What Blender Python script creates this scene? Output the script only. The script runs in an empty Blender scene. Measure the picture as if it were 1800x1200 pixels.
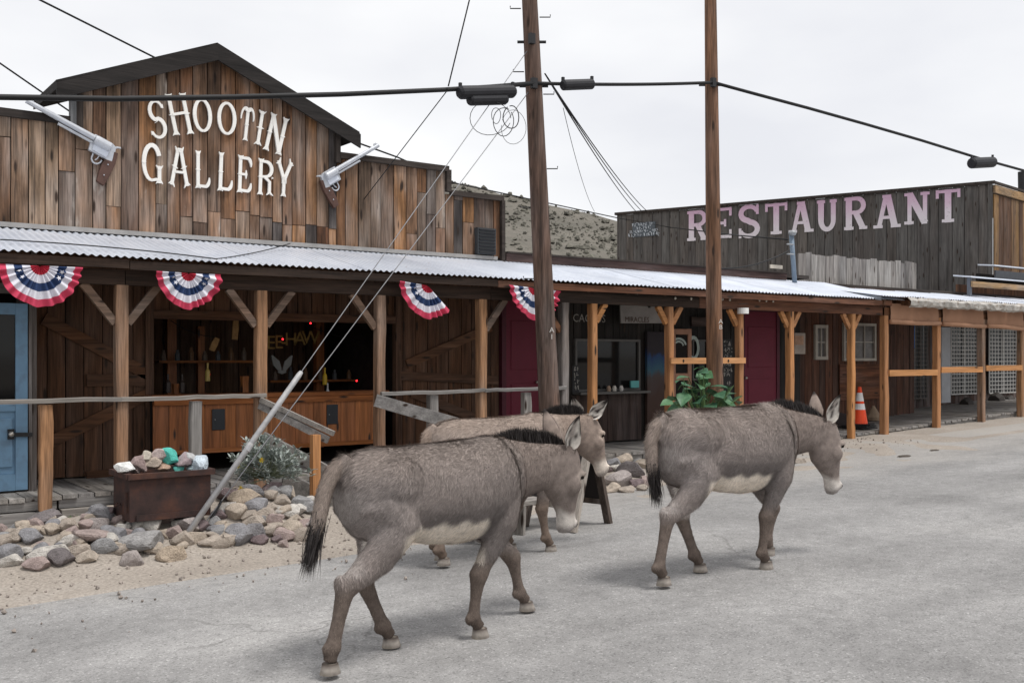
import bpy, bmesh, math, random
import numpy as np
from mathutils import Vector, Matrix, Euler, noise as mnoise

random.seed(7); rng = np.random.default_rng(7)
SC = bpy.context.scene
COL = SC.collection
R = math.radians

# ---------------------------------------------------------------- camera
FPX = 1800.0; CAM_H = 1.70; HORIZON = 625.0
YAW = math.atan2(2450, FPX)
FW = Vector((math.cos(YAW), math.sin(YAW), 0)); RT = Vector((math.sin(YAW), -math.cos(YAW), 0))
cam_d = bpy.data.cameras.new('camera'); cam = bpy.data.objects.new('camera', cam_d); COL.objects.link(cam)
cam_d.sensor_width = 36; cam_d.lens = 36 * FPX / 1800; cam_d.shift_y = 25 / 1800
cam_d.clip_start = .05; cam_d.clip_end = 4000
cam.location = (0, 0, CAM_H); cam.rotation_euler = (R(90), 0, YAW - R(90))
SC.camera = cam

# ---------------------------------------------------------------- sky (bright overcast) and soft sun
SUN_DIR = Vector((.20, -.36, .91)).normalized()
w = bpy.data.worlds.new('World'); SC.world = w; w.use_nodes = True
nt = w.node_tree; nt.nodes.clear()
out = nt.nodes.new('ShaderNodeOutputWorld'); mix = nt.nodes.new('ShaderNodeMixShader')
b1 = nt.nodes.new('ShaderNodeBackground'); b2 = nt.nodes.new('ShaderNodeBackground')
sky = nt.nodes.new('ShaderNodeTexSky'); sky.sky_type = 'NISHITA'; sky.sun_disc = False
sky.sun_elevation = math.asin(SUN_DIR.z); sky.sun_rotation = math.atan2(SUN_DIR.x, SUN_DIR.y)
nt.links.new(sky.outputs[0], b1.inputs[0]); b1.inputs[1].default_value = .1
tc = nt.nodes.new('ShaderNodeTexCoord'); mp = nt.nodes.new('ShaderNodeMapping'); mp.inputs['Scale'].default_value = (1, 1, 2.6)
nz = nt.nodes.new('ShaderNodeTexNoise'); nz.inputs['Scale'].default_value = 1.9; nz.inputs['Detail'].default_value = 5; nz.inputs['Roughness'].default_value = .5
cr = nt.nodes.new('ShaderNodeValToRGB')
cr.color_ramp.elements[0].position = .33; cr.color_ramp.elements[0].color = (.80, .805, .84, 1)
cr.color_ramp.elements[1].position = .62; cr.color_ramp.elements[1].color = (1, .998, .995, 1)
nt.links.new(tc.outputs['Generated'], mp.inputs[0]); nt.links.new(mp.outputs[0], nz.inputs['Vector'])
nt.links.new(nz.outputs[0], cr.inputs[0]); nt.links.new(cr.outputs[0], b2.inputs[0]); b2.inputs[1].default_value = .76
mix.inputs[0].default_value = .93
nt.links.new(b1.outputs[0], mix.inputs[1]); nt.links.new(b2.outputs[0], mix.inputs[2]); nt.links.new(mix.outputs[0], out.inputs[0])
sun_d = bpy.data.lights.new('sun', 'SUN'); sun_d.energy = 1.9; sun_d.angle = R(18); sun_d.color = (1, .97, .93)
sun = bpy.data.objects.new('sun', sun_d); COL.objects.link(sun)
sun.rotation_euler = SUN_DIR.to_track_quat('Z', 'Y').to_euler()
SC.view_settings.view_transform = 'Standard'; SC.view_settings.look = 'None'
SC.view_settings.exposure = 0.5; SC.view_settings.gamma = 1.0
SC.cycles.use_denoising = True
SC.cycles.max_bounces = 6

# ---------------------------------------------------------------- where things stand: the photo measured into metres
def ground_z(X, Y=0):
    x = min(max(X, -30), 45)
    return .025 * (x - 2) + .005 * max(0, x - 13)
def ray(px, py):
    a = (px - 900) / FPX
    return FW + RT * a + Vector((0, 0, (HORIZON - py) / FPX))
def PY(px, py, Y):
    d = ray(px, py); s = Y / d.y
    return Vector((d.x * s, Y, CAM_H + d.z * s))
def PD(px, py, Z):
    return Vector((0, 0, CAM_H)) + ray(px, py) * Z
def PG(px, py, dz=0):
    d = ray(px, py); s = (CAM_H + .05 - dz) / (.025 * d.x - d.z)
    return Vector((d.x * s, d.y * s, CAM_H + d.z * s))

# ---------------------------------------------------------------- mesh helpers
class MB:
    def __init__(s): s.v = []; s.f = []; s.col = None
    def quad(s, a, b, c, d):
        n = len(s.v); s.v += [tuple(a), tuple(b), tuple(c), tuple(d)]; s.f.append((n, n+1, n+2, n+3)); return s
    def poly(s, pts):
        n = len(s.v); s.v += [tuple(p) for p in pts]; s.f.append(tuple(range(n, n+len(pts)))); return s
    def box(s, c, d, rot=None, jit=0):
        c = Vector(c); n = len(s.v); hx, hy, hz = d[0]/2, d[1]/2, d[2]/2
        for x, y, z in ((-hx,-hy,-hz),(hx,-hy,-hz),(hx,hy,-hz),(-hx,hy,-hz),(-hx,-hy,hz),(hx,-hy,hz),(hx,hy,hz),(-hx,hy,hz)):
            p = Vector((x, y, z))
            if jit: p += Vector((random.uniform(-jit, jit), random.uniform(-jit, jit), random.uniform(-jit, jit)))
            if rot is not None: p = rot @ p
            s.v.append(tuple(c + p))
        for f in ((0,3,2,1),(4,5,6,7),(0,1,5,4),(1,2,6,5),(2,3,7,6),(3,0,4,7)): s.f.append(tuple(n+i for i in f))
        return s
    def bar(s, a, b, wd, ht, up=(0,0,1)):
        a = Vector(a); b = Vector(b); x = (b-a); L = x.length; x.normalize()
        u = Vector(up); y = u.cross(x)
        if y.length < 1e-4: y = Vector((0,1,0)).cross(x)
        y.normalize(); z = x.cross(y)
        m = Matrix((x, y, z)).transposed()
        return s.box((a+b)/2, (L, wd, ht), m)
    def prism(s, pts, depth, o=(0,0,0), ux=(1,0,0), uy=(0,0,1), un=(0,-1,0)):
        """2D outline pts (x,y) extruded: front face at +un*depth, back at 0"""
        o = Vector(o); ux = Vector(ux); uy = Vector(uy); un = Vector(un); n = len(s.v); k = len(pts)
        for dd in (depth, 0):
            for x, y in pts: s.v.append(tuple(o + ux*x + uy*y + un*dd))
        s.f.append(tuple(range(n, n+k))); s.f.append(tuple(range(n+2*k-1, n+k-1, -1)))
        for i in range(k):
            j = (i+1) % k; s.f.append((n+i, n+k+i, n+k+j, n+j))
        return s
    def tube(s, pts, r, n=8, cap=True):
        pts = [Vector(p) for p in pts]; k = len(pts); rs = r if isinstance(r, (list, tuple)) else [r]*k
        prev = None; base = len(s.v)
        for i, p in enumerate(pts):
            t = (pts[min(i+1, k-1)] - pts[max(i-1, 0)]).normalized()
            if prev is None:
                u = t.cross(Vector((0,0,1)));
                if u.length < 1e-3: u = t.cross(Vector((1,0,0)))
            else: u = prev - t*prev.dot(t)
            u.normalize(); prev = u; v = t.cross(u)
            for j in range(n):
                a = 2*math.pi*j/n; s.v.append(tuple(p + (u*math.cos(a) + v*math.sin(a))*rs[i]))
        for i in range(k-1):
            for j in range(n):
                q = base+i*n; s.f.append((q+j, q+(j+1)%n, q+n+(j+1)%n, q+n+j))
        if cap:
            s.f.append(tuple(base+j for j in range(n-1, -1, -1))); s.f.append(tuple(base+(k-1)*n+j for j in range(n)))
        return s
    def loft(s, rings):
        n = len(rings[0]); base = len(s.v)
        for rg in rings: s.v += [tuple(p) for p in rg]
        for i in range(len(rings)-1):
            for j in range(n):
                q = base+i*n; s.f.append((q+j, q+(j+1)%n, q+n+(j+1)%n, q+n+j))
        for i, rev in ((0, True), (len(rings)-1, False)):
            c = sum((Vector(p) for p in rings[i]), Vector())/n; ci = len(s.v); s.v.append(tuple(c))
            for j in range(n):
                a, b = base+i*n+j, base+i*n+(j+1)%n
                s.f.append((ci, b, a) if rev else (ci, a, b))
        return s
    def blob(s, c, rad, n=10, m=7, rot=None):
        rings = []; c = Vector(c)
        for i in range(1, m):
            a = math.pi*i/m
            rg = []
            for j in range(n):
                b = 2*math.pi*j/n
                p = Vector((rad[0]*math.sin(a)*math.cos(b), rad[1]*math.sin(a)*math.sin(b), -rad[2]*math.cos(a)))
                if rot is not None: p = rot @ p
                rg.append(c+p)
            rings.append(rg)
        base = len(s.v); s.loft(rings)
        # push the caps out to the poles
        for k, sg in ((-2, -1), (-1, 1)):
            p = Vector((0, 0, sg*rad[2]))
            if rot is not None: p = rot @ p
            s.v[k] = tuple(c+p)
        return s
    def mesh(s, name):
        me = bpy.data.meshes.new(name); me.from_pydata(s.v, [], s.f); me.update(); return me
    def build(s, name, mat, parent=None, smooth=False, bevel=0, origin=None, pivot=False):
        v = s.v
        if origin is None and pivot:
            a = np.array(v); origin = Vector(((a.max(0)+a.min(0))/2).tolist())
        off = Vector(origin) if origin is not None else Vector()
        me = bpy.data.meshes.new(name); me.from_pydata([tuple(Vector(p)-off) for p in v], [], s.f); me.update()
        return add(name, me, mat, parent, off, smooth, bevel)

def add(name, me, mat, parent=None, loc=(0,0,0), smooth=False, bevel=0):
    o = bpy.data.objects.new(name, me); COL.objects.link(o); o.location = loc
    if mat is not None and not me.materials: me.materials.append(mat)
    if smooth: me.polygons.foreach_set('use_smooth', [True]*len(me.polygons))
    if bevel:
        m = o.modifiers.new('edge', 'BEVEL'); m.width = bevel; m.segments = 2; m.limit_method = 'ANGLE'
    if parent is not None: attach(o, parent)
    return o
def attach(o, parent):
    """world-placed child: keep its world place under a parent that is only translated"""
    o.parent = parent
    p = parent; off = Vector()
    while p is not None: off += p.location; p = p.parent
    o.location = Vector(o.location) - off
def tag(o, label, cat=None, group=None, kind=None):
    o['label'] = label
    if cat: o['category'] = cat
    if group: o['group'] = group
    if kind: o['kind'] = kind
    return o
def thing(name, label, cat, loc=(0,0,0), group=None, kind=None):
    o = bpy.data.objects.new(name, None); COL.objects.link(o); o.location = loc; o.empty_display_size = .1
    return tag(o, label, cat, group, kind)
def struct(o): o['kind'] = 'structure'; return o
def copy_tree(o, parent=None):
    c = o.copy(); COL.objects.link(c); c.parent = parent
    for ch in o.children: copy_tree(ch, c)
    return c

# ---------------------------------------------------------------- materials
def new_mat(name):
    m = bpy.data.materials.new(name); m.use_nodes = True
    nt = m.node_tree; b = nt.nodes['Principled BSDF']; b.inputs['Roughness'].default_value = .8
    if 'Specular IOR Level' in b.inputs: b.inputs['Specular IOR Level'].default_value = .3
    return m, nt, b
def N(nt, t, **kw):
    n = nt.nodes.new(t)
    for k, v in kw.items():
        if k in n.inputs: n.inputs[k].default_value = v
        else: setattr(n, k, v)
    return n
def ramp(nt, stops, inp=None, interp='LINEAR'):
    r = nt.nodes.new('ShaderNodeValToRGB'); r.color_ramp.interpolation = interp
    el = r.color_ramp.elements
    while len(el) > 1: el.remove(el[-1])
    for i, (p, c) in enumerate(stops):
        e = el[0] if i == 0 else el.new(p)
        e.position = p; e.color = (c[0], c[1], c[2], 1) if not isinstance(c, (int, float)) else (c, c, c, 1)
    if inp is not None: nt.links.new(inp, r.inputs[0])
    return r
def mixc(nt, fac, a, b, mode='MIX'):
    m = nt.nodes.new('ShaderNodeMix'); m.data_type = 'RGBA'; m.blend_type = mode
    for s, v in ((0, fac), (6, a), (7, b)):
        if hasattr(v, 'is_linked') or hasattr(v, 'links'): nt.links.new(v, m.inputs[s])
        else: m.inputs[s].default_value = v if s == 0 else (v[0], v[1], v[2], 1)
    return m.outputs[2]
def coords(nt, scale=(1,1,1), space='Object', rnd=True):
    tcn = nt.nodes.new('ShaderNodeTexCoord'); mpn = nt.nodes.new('ShaderNodeMapping'); mpn.inputs['Scale'].default_value = scale
    nt.links.new(tcn.outputs[space], mpn.inputs[0])
    if rnd:
        oi = nt.nodes.new('ShaderNodeObjectInfo'); ml = nt.nodes.new('ShaderNodeVectorMath'); ml.operation = 'MULTIPLY'
        cb = nt.nodes.new('ShaderNodeCombineXYZ')
        for i in range(3): nt.links.new(oi.outputs['Random'], cb.inputs[i])
        nt.links.new(cb.outputs[0], ml.inputs[0]); ml.inputs[1].default_value = (91, 57, 73)
        nt.links.new(ml.outputs[0], mpn.inputs['Location'])
        return mpn.outputs[0], oi.outputs['Random']
    return mpn.outputs[0], None
def bump(nt, b, h, strength=.3, dist=.004):
    bp = nt.nodes.new('ShaderNodeBump'); bp.inputs['Strength'].default_value = strength; bp.inputs['Distance'].default_value = dist
    nt.links.new(h, bp.inputs['Height']); nt.links.new(bp.outputs[0], b.inputs['Normal'])
MATS = {}
def wood(name, cols, axis='Z', rough=.85, contrast=1.0, grey=.35, greyc=(.22,.21,.21), knots=True, spots=False):
    key = name+axis
    if key in MATS: return MATS[key]
    m, nt, b = new_mat(key); b.inputs['Roughness'].default_value = rough
    def sc(al, ac): return tuple(al if a == axis else ac for a in 'XYZ')
    c1, rnd = coords(nt, sc(.9, 14)); c2, _ = coords(nt, sc(3.5, 90)); c3, _ = coords(nt, sc(1.1, 3.2)); c4, _ = coords(nt, sc(2.2, 9))
    n1 = N(nt, 'ShaderNodeTexNoise', Scale=1.0, Detail=5.0, Roughness=.6); nt.links.new(c1, n1.inputs['Vector'])
    n2 = N(nt, 'ShaderNodeTexNoise', Scale=1.0, Detail=3.0); nt.links.new(c2, n2.inputs['Vector'])
    n3 = N(nt, 'ShaderNodeTexNoise', Scale=1.0, Detail=3.0); nt.links.new(c3, n3.inputs['Vector'])
    k = len(cols); st = [((i+.0)/k, c) for i, c in enumerate(cols)]
    wn = N(nt, 'ShaderNodeTexWhiteNoise', noise_dimensions='1D'); nt.links.new(rnd, wn.inputs['W'])
    base = ramp(nt, st, wn.outputs['Value'], 'LINEAR').outputs[0]
    g = ramp(nt, [(.42, 0), (.68, grey*1.6)], n3.outputs[0]).outputs[0]
    col = mixc(nt, g, base, greyc)
    d = 1.0*contrast
    br = ramp(nt, [(.25, 1-.68*d), (.48, 1-.08*d), (.72, 1+.5*d)], n1.outputs[0]).outputs[0]
    col = mixc(nt, 1.0, col, br, 'MULTIPLY')
    fi = ramp(nt, [(.3, 1-.35*d), (.62, 1+.12*d)], n2.outputs[0]).outputs[0]
    col = mixc(nt, 1.0, col, fi, 'MULTIPLY')
    if knots:
        vo = N(nt, 'ShaderNodeTexVoronoi', Scale=1.0); nt.links.new(c4, vo.inputs['Vector'])
        kn = ramp(nt, [(.10, 1.0), (.2, 0.0)], vo.outputs['Distance']).outputs[0]
        col = mixc(nt, kn, col, (.035, .022, .016))
    if spots:
        c6, _ = coords(nt, sc(.8, 1.6)); n6 = N(nt, 'ShaderNodeTexNoise', Scale=1.0, Detail=5.0, Roughness=.6); nt.links.new(c6, n6.inputs['Vector'])
        col = mixc(nt, 1.0, col, ramp(nt, [(.34, .45), (.5, 1.0), (.66, 1.28)], n6.outputs[0]).outputs[0], 'MULTIPLY')
        c7, _ = coords(nt, sc(.55, 42)); n7 = N(nt, 'ShaderNodeTexNoise', Scale=1.0, Detail=4.0, Roughness=.7); nt.links.new(c7, n7.inputs['Vector'])
        col = mixc(nt, ramp(nt, [(.60, 0), (.66, .7)], n7.outputs[0]).outputs[0], col, (.05,.035,.028))
        c5, _ = coords(nt, sc(1.6, 5)); n5 = N(nt, 'ShaderNodeTexNoise', Scale=1.0, Detail=4.0); nt.links.new(c5, n5.inputs['Vector'])
        sp = ramp(nt, [(.67, 0), (.75, .75)], n5.outputs[0]).outputs[0]
        col = mixc(nt, sp, col, (.52, .47, .42))
    nt.links.new(col, b.inputs['Base Color'])
    bump(nt, b, n2.outputs[0], .5, .004)
    MATS[key] = m; return m
def plain(name, c, rough=.7, metal=0, var=.15, scale=6, dirt=None, bumpy=0):
    if name in MATS: return MATS[name]
    m, nt, b = new_mat(name); b.inputs['Roughness'].default_value = rough; b.inputs['Metallic'].default_value = metal
    cc, rnd = coords(nt, (scale,)*3)
    n = N(nt, 'ShaderNodeTexNoise', Scale=1.0, Detail=5.0, Roughness=.6); nt.links.new(cc, n.inputs['Vector'])
    br = ramp(nt, [(.3, 1-var), (.7, 1+var)], n.outputs[0]).outputs[0]
    col = mixc(nt, 1.0, c, br, 'MULTIPLY')
    if dirt:
        n2 = N(nt, 'ShaderNodeTexNoise', Scale=2.3, Detail=6.0); nt.links.new(cc, n2.inputs['Vector'])
        col = mixc(nt, ramp(nt, [(.5, 0), (.68, .8)], n2.outputs[0]).outputs[0], col, dirt)
    nt.links.new(col, b.inputs['Base Color'])
    if bumpy: bump(nt, b, n.outputs[0], bumpy, .01)
    MATS[name] = m; return m

OLD = [(.15,.068,.036),(.28,.138,.062),(.095,.082,.078),(.18,.10,.062),(.37,.18,.072),(.065,.058,.058),(.27,.175,.115),(.20,.092,.045),(.32,.215,.14),(.11,.072,.053),(.24,.12,.06)]
W_FRONT = wood('weathered_siding', OLD, 'Z', contrast=1.15, grey=.4, greyc=(.19,.17,.155), spots=True)
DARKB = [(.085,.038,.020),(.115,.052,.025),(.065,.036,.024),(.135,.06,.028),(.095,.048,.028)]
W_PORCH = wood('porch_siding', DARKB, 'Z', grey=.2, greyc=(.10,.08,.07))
W_PORCHX = wood('porch_siding', DARKB, 'X', grey=.2, greyc=(.10,.08,.07))
ORANGE = [(.30,.105,.032),(.36,.13,.040),(.25,.085,.028),(.33,.12,.042)]
W_COUNTER = wood('stained_pine', ORANGE, 'Z', contrast=.8, grey=.05, rough=.5)
W_COUNTERX = wood('stained_pine', ORANGE, 'X', contrast=.8, grey=.05)
POSTC = [(.30,.160,.078),(.36,.19,.095),(.26,.15,.09)]
W_POST = wood('porch_post', POSTC, 'Z', grey=.25, greyc=(.23,.21,.195), knots=True)
W_POSTX = wood('porch_post', POSTC, 'X', grey=.4, greyc=(.23,.21,.195))
W_POSTY = wood('porch_post', POSTC, 'Y', grey=.4, greyc=(.23,.21,.195))
NEWP = [(.44,.20,.075),(.50,.235,.09),(.40,.19,.085)]
W_NEW = wood('orange_post', NEWP, 'Z', grey=.15, contrast=.7, greyc=(.30,.20,.13))
W_NEWX = wood('orange_post', NEWP, 'X', grey=.12, contrast=.7, greyc=(.30,.20,.13))
GREYB = [(.26,.245,.23),(.31,.29,.27),(.22,.21,.205),(.28,.255,.23)]
W_DECK = wood('deck_board', GREYB, 'Y', grey=.3, greyc=(.19,.185,.18), contrast=.8)
W_GREYX = wood('deck_board', GREYB, 'X', grey=.3, greyc=(.19,.185,.18), contrast=.8)
W_GREYZ = wood('deck_board', GREYB, 'Z', grey=.3, greyc=(.19,.185,.18), contrast=.8)
W_DARKTRIM = wood('dark_trim', [(.035,.028,.025),(.045,.035,.03)], 'X', grey=.1, greyc=(.06,.055,.05), knots=False)
W_REST = wood('restaurant_siding', [(.095,.085,.078),(.115,.10,.09),(.082,.075,.072),(.125,.105,.09),(.105,.098,.092)], 'Z', grey=.35, greyc=(.13,.125,.12), contrast=.85)
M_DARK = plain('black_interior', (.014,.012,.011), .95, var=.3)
M_IRON = plain('black_metal', (.02,.02,.022), .5, var=.2)
M_WHITE = plain('white_paint', (.82,.80,.76), .6, var=.06, scale=9)
# ================================================================ the setting: ground, road, hill
YW = 11.85      # shop walls and false front
YP = 10.42      # porch posts
YE = 10.20      # eave of the tin roof
YB = 10.50      # front edge of the boardwalk
ZD = .36        # boardwalk
def deck_z(X): return ZD + (.040*(X-14.4) if X > 14.4 else 0) - 0.0
def mound(x, y):
    """the stony bank under the rock piles"""
    a = .30*math.exp(-((x-2.6)/1.15)**2 - ((y-9.25)/.62)**2) + .26*math.exp(-((x-3.85)/.75)**2 - ((y-9.15)/.6)**2) + .10*math.exp(-((x-1.2)/1.0)**2 - ((y-9.3)/.6)**2)
    b = .16*math.exp(-((x-8.7)/.9)**2 - ((y-9.75)/.5)**2)
    return a + b
def ground_h(x, y):
    h = ground_z(x) + mound(x, y)
    e = smooth01(7.6, 8.6, y); h += e*.018*mnoise.noise(Vector((x*1.7, y*1.7, 0))) + e*.03*smooth01(8.2, 10.2, y)*(1-smooth01(6, 9, x))
    return h
def smooth01(a, b, x):
    t = min(1, max(0, (x-a)/(b-a))); return t*t*(3-2*t)
def axis(lo, hi, fine_lo, fine_hi, df, dc):
    a = []; x = lo
    while x < fine_lo: a.append(x); x += dc
    x = fine_lo
    while x < fine_hi: a.append(x); x += df
    while x < hi: a.append(x); x += dc
    a.append(hi); return a
def sheet(name, xs, ys, zf, mat):
    v = [(x, y, zf(x, y)) for y in ys for x in xs]; n = len(xs)
    f = [(j*n+i, j*n+i+1, (j+1)*n+i+1, (j+1)*n+i) for j in range(len(ys)-1) for i in range(n-1)]
    me = bpy.data.meshes.new(name); me.from_pydata(v, [], f); me.update(); o = add(name, me, mat, smooth=True); return struct(o)
# dirt
m, nt, b = new_mat('dirt'); b.inputs['Roughness'].default_value = .95
cc, _ = coords(nt, (1,1,1), 'Object', False)
n1 = N(nt, 'ShaderNodeTexNoise', Scale=1.1, Detail=6.0); nt.links.new(cc, n1.inputs['Vector'])
n2 = N(nt, 'ShaderNodeTexNoise', Scale=45.0, Detail=4.0); nt.links.new(cc, n2.inputs['Vector'])
n3 = N(nt, 'ShaderNodeTexVoronoi', Scale=55.0); nt.links.new(cc, n3.inputs['Vector'])
col = ramp(nt, [(.3, (.275,.24,.205)), (.55, (.335,.295,.255)), (.75, (.38,.345,.31))], n1.outputs[0]).outputs[0]
col = mixc(nt, 1.0, col, ramp(nt, [(.3, .72), (.7, 1.2)], n2.outputs[0]).outputs[0], 'MULTIPLY')
col = mixc(nt, ramp(nt, [(.12, .55), (.22, 0)], n3.outputs['Distance']).outputs[0], col, (.20,.175,.155))
nt.links.new(col, b.inputs['Base Color']); bump(nt, b, n2.outputs[0], .6, .012); M_DIRT = m
sheet('ground', axis(-400, 420, -1.5, 16, .12, 8), axis(-300, 420, 7.3, 10.9, .10, 6), lambda x, y: ground_h(x, y) - .004 - (.035 if y < 7.6 else 0), M_DIRT)
# road: bleached, dusty asphalt with exposed stone
m, nt, b = new_mat('asphalt'); b.inputs['Roughness'].default_value = .9
cc, _ = coords(nt, (1,1,1), 'Object', False)
big = N(nt, 'ShaderNodeTexNoise', Scale=.55, Detail=5.0, Roughness=.55); nt.links.new(cc, big.inputs['Vector'])
st, _ = coords(nt, (.12, 1.3, 1), 'Object', False)
trk = N(nt, 'ShaderNodeTexNoise', Scale=1.0, Detail=3.0); nt.links.new(st, trk.inputs['Vector'])
agg = N(nt, 'ShaderNodeTexVoronoi', Scale=95.0); nt.links.new(cc, agg.inputs['Vector'])
agg2 = N(nt, 'ShaderNodeTexNoise', Scale=150.0, Detail=3.0, Roughness=.7); nt.links.new(cc, agg2.inputs['Vector'])
mid = N(nt, 'ShaderNodeTexNoise', Scale=9.0, Detail=6.0, Roughness=.65); nt.links.new(cc, mid.inputs['Vector'])
col = ramp(nt, [(.3, (.225,.220,.216)), (.5, (.285,.279,.274)), (.72, (.345,.337,.328))], big.outputs[0]).outputs[0]
col = mixc(nt, .9, col, ramp(nt, [(.32, .80), (.68, 1.18)], trk.outputs[0]).outputs[0], 'MULTIPLY')
col = mixc(nt, 1.0, col, ramp(nt, [(.3, .86), (.7, 1.14)], mid.outputs[0]).outputs[0], 'MULTIPLY')
col = mixc(nt, 1.0, col, ramp(nt, [(.28, .76), (.5, 1.0), (.72, 1.22)], agg2.outputs[0]).outputs[0], 'MULTIPLY')
cellv = N(nt, 'ShaderNodeSeparateColor'); nt.links.new(agg.outputs['Color'], cellv.inputs[0])
col = mixc(nt, 1.0, col, ramp(nt, [(.0, .62), (.2, .93), (.75, 1.0), (.95, 1.10), (1.0, 1.5)], cellv.outputs[0]).outputs[0], 'MULTIPLY')
crk = N(nt, 'ShaderNodeTexVoronoi', Scale=.42); crk.feature = 'DISTANCE_TO_EDGE'
dn = N(nt, 'ShaderNodeTexNoise', Scale=1.6, Detail=4.0); nt.links.new(cc, dn.inputs['Vector'])
vm = N(nt, 'ShaderNodeVectorMath', operation='MULTIPLY_ADD'); nt.links.new(dn.outputs['Color'], vm.inputs[0]); vm.inputs[1].default_value = (1.6, 1.6, 0); nt.links.new(cc, vm.inputs[2]); nt.links.new(vm.outputs[0], crk.inputs['Vector'])
ck = ramp(nt, [(.0, 1.0), (.006, .0)], crk.outputs['Distance']).outputs[0]; ckm = mixc(nt, 1.0, ck, ramp(nt, [(.45, 0), (.6, .55)], big.outputs[0]).outputs[0], 'MULTIPLY')
col = mixc(nt, ckm, col, (.12,.115,.11))
# blown sand creeping in from the verge
sep = N(nt, 'ShaderNodeSeparateXYZ'); nt.links.new(cc, sep.inputs[0])
ad = N(nt, 'ShaderNodeMath', operation='MULTIPLY_ADD'); nt.links.new(big.outputs[0], ad.inputs[0]); ad.inputs[1].default_value = 2.2; nt.links.new(sep.outputs[1], ad.inputs[2])
ad2 = N(nt, 'ShaderNodeMath', operation='MULTIPLY_ADD'); nt.links.new(mid.outputs[0], ad2.inputs[0]); ad2.inputs[1].default_value = 1.1; nt.links.new(ad.outputs[0], ad2.inputs[2])
mr = N(nt, 'ShaderNodeMapRange'); mr.inputs['From Min'].default_value = 8.9; mr.inputs['From Max'].default_value = 11.9; nt.links.new(ad2.outputs[0], mr.inputs[0])
col = mixc(nt, mr.outputs[0], col, mixc(nt, 1.0, (.36,.335,.305), ramp(nt, [(.3, .8), (.7, 1.15)], agg2.outputs[0]).outputs[0], 'MULTIPLY'))
nt.links.new(col, b.inputs['Base Color']); bump(nt, b, agg2.outputs[0], .7, .006); M_ROAD = m
road_edge = lambda x: 8.02 + 2.25*smooth01(4.3, 7.0, x) + (.12*math.sin(x*.9) + .06*math.sin(x*2.7+1))*(1-.7*smooth01(5, 8, x))
xs = axis(-120, 160, -2, 22, .25, 4); v = []; f = []
ncol = 14
for x in xs:
    for j in range(ncol):
        t = j/(ncol-1); y = -14 + (road_edge(min(max(x, -10), 32))+14)*t
        v.append((x, y, ground_z(x) - .0 - (.012 if j == ncol-1 else 0)))
for i in range(len(xs)-1):
    for j in range(ncol-1): a = i*ncol+j; f.append((a, a+ncol, a+ncol+1, a+1))
me = bpy.data.meshes.new('road'); me.from_pydata(v, [], f); me.update(); struct(add('road', me, M_ROAD, smooth=True))
# loose grit on the verge and the road edge
gv = MB()
for i in range(1500):
    x = random.uniform(-.5, 15); y = road_edge(x) + random.gauss(.1, .55)
    if y > 10.3 or y < 5.5: continue
    r = random.choice((.006, .008, .01, .013, .02)); z = (ground_h(x, y) if y > road_edge(x) else ground_z(x)) + r*.3
    q = Euler((random.random()*6, random.random()*6, 0)).to_matrix(); c = Vector((x, y, z)); n0 = len(gv.v)
    for p in ((1,0,0),(-1,.2,0),(0,1,0),(0,-1,.1),(0,0,.8),(0,0,-.8)): gv.v.append(tuple(c + q @ Vector(p)*r*random.uniform(.7, 1.3)))
    for t in ((0,2,4),(2,1,4),(1,3,4),(3,0,4),(2,0,5),(1,2,5),(3,1,5),(0,3,5)): gv.f.append(tuple(n0+i for i in t))
o = gv.build('gravel', plain('grit', (.26,.225,.20), .9, var=.5, scale=30)); tag(o, 'loose grit scattered along the dirt verge', 'gravel', kind='stuff')
# old droppings flattened on the road
for (px, py, r_, lb) in ((1590, 802, .045, 'larger dark dropping on the road below the annex porch'), (1643, 792, .035, 'smaller dark dropping on the road below the annex porch')):
    p = PG(px, py); q = MB(); n = 16
    rg = [[p + Vector((math.cos(2*math.pi*i/n)*r_*k*(3.2+.9*math.sin(i*2.3)), math.sin(2*math.pi*i/n)*r_*k*(1.5+.4*math.sin(i*1.7)), h)) for i in range(n)] for k, h in ((1, .0), (.8, .014), (.4, .02))]
    q.loft(rg); tag(q.build('dung_patch', plain('dung', (.07,.058,.048), .95, var=.5, scale=60)), lb, 'dropping', 'dark droppings on the road')
# hill behind the town
m, nt, b = new_mat('hill_soil'); b.inputs['Roughness'].default_value = .95
cc, _ = coords(nt, (1,1,1), 'Object', False)
h1 = N(nt, 'ShaderNodeTexNoise', Scale=.10, Detail=8.0, Roughness=.65); nt.links.new(cc, h1.inputs['Vector'])
h2 = N(nt, 'ShaderNodeTexNoise', Scale=.75, Detail=6.0, Roughness=.7); nt.links.new(cc, h2.inputs['Vector'])
col = ramp(nt, [(.32, (.120,.110,.094)), (.5, (.155,.142,.120)), (.7, (.19,.172,.145))], h1.outputs[0]).outputs[0]
col = mixc(nt, ramp(nt, [(.5, 0), (.62, .75)], h2.outputs[0]).outputs[0], col, (.115,.112,.092))
nt.links.new(col, b.inputs['Base Color']); bump(nt, b, h2.outputs[0], 1.0, .6)
prof = [(200, 470), (500, 380), (640, 335), (740, 316), (800, 321), (900, 345), (1000, 368), (1090, 388), (1250, 425), (1500, 470), (1750, 500), (2100, 540), (2600, 590)]
HV = []; HN = 110; rows = 26
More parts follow.
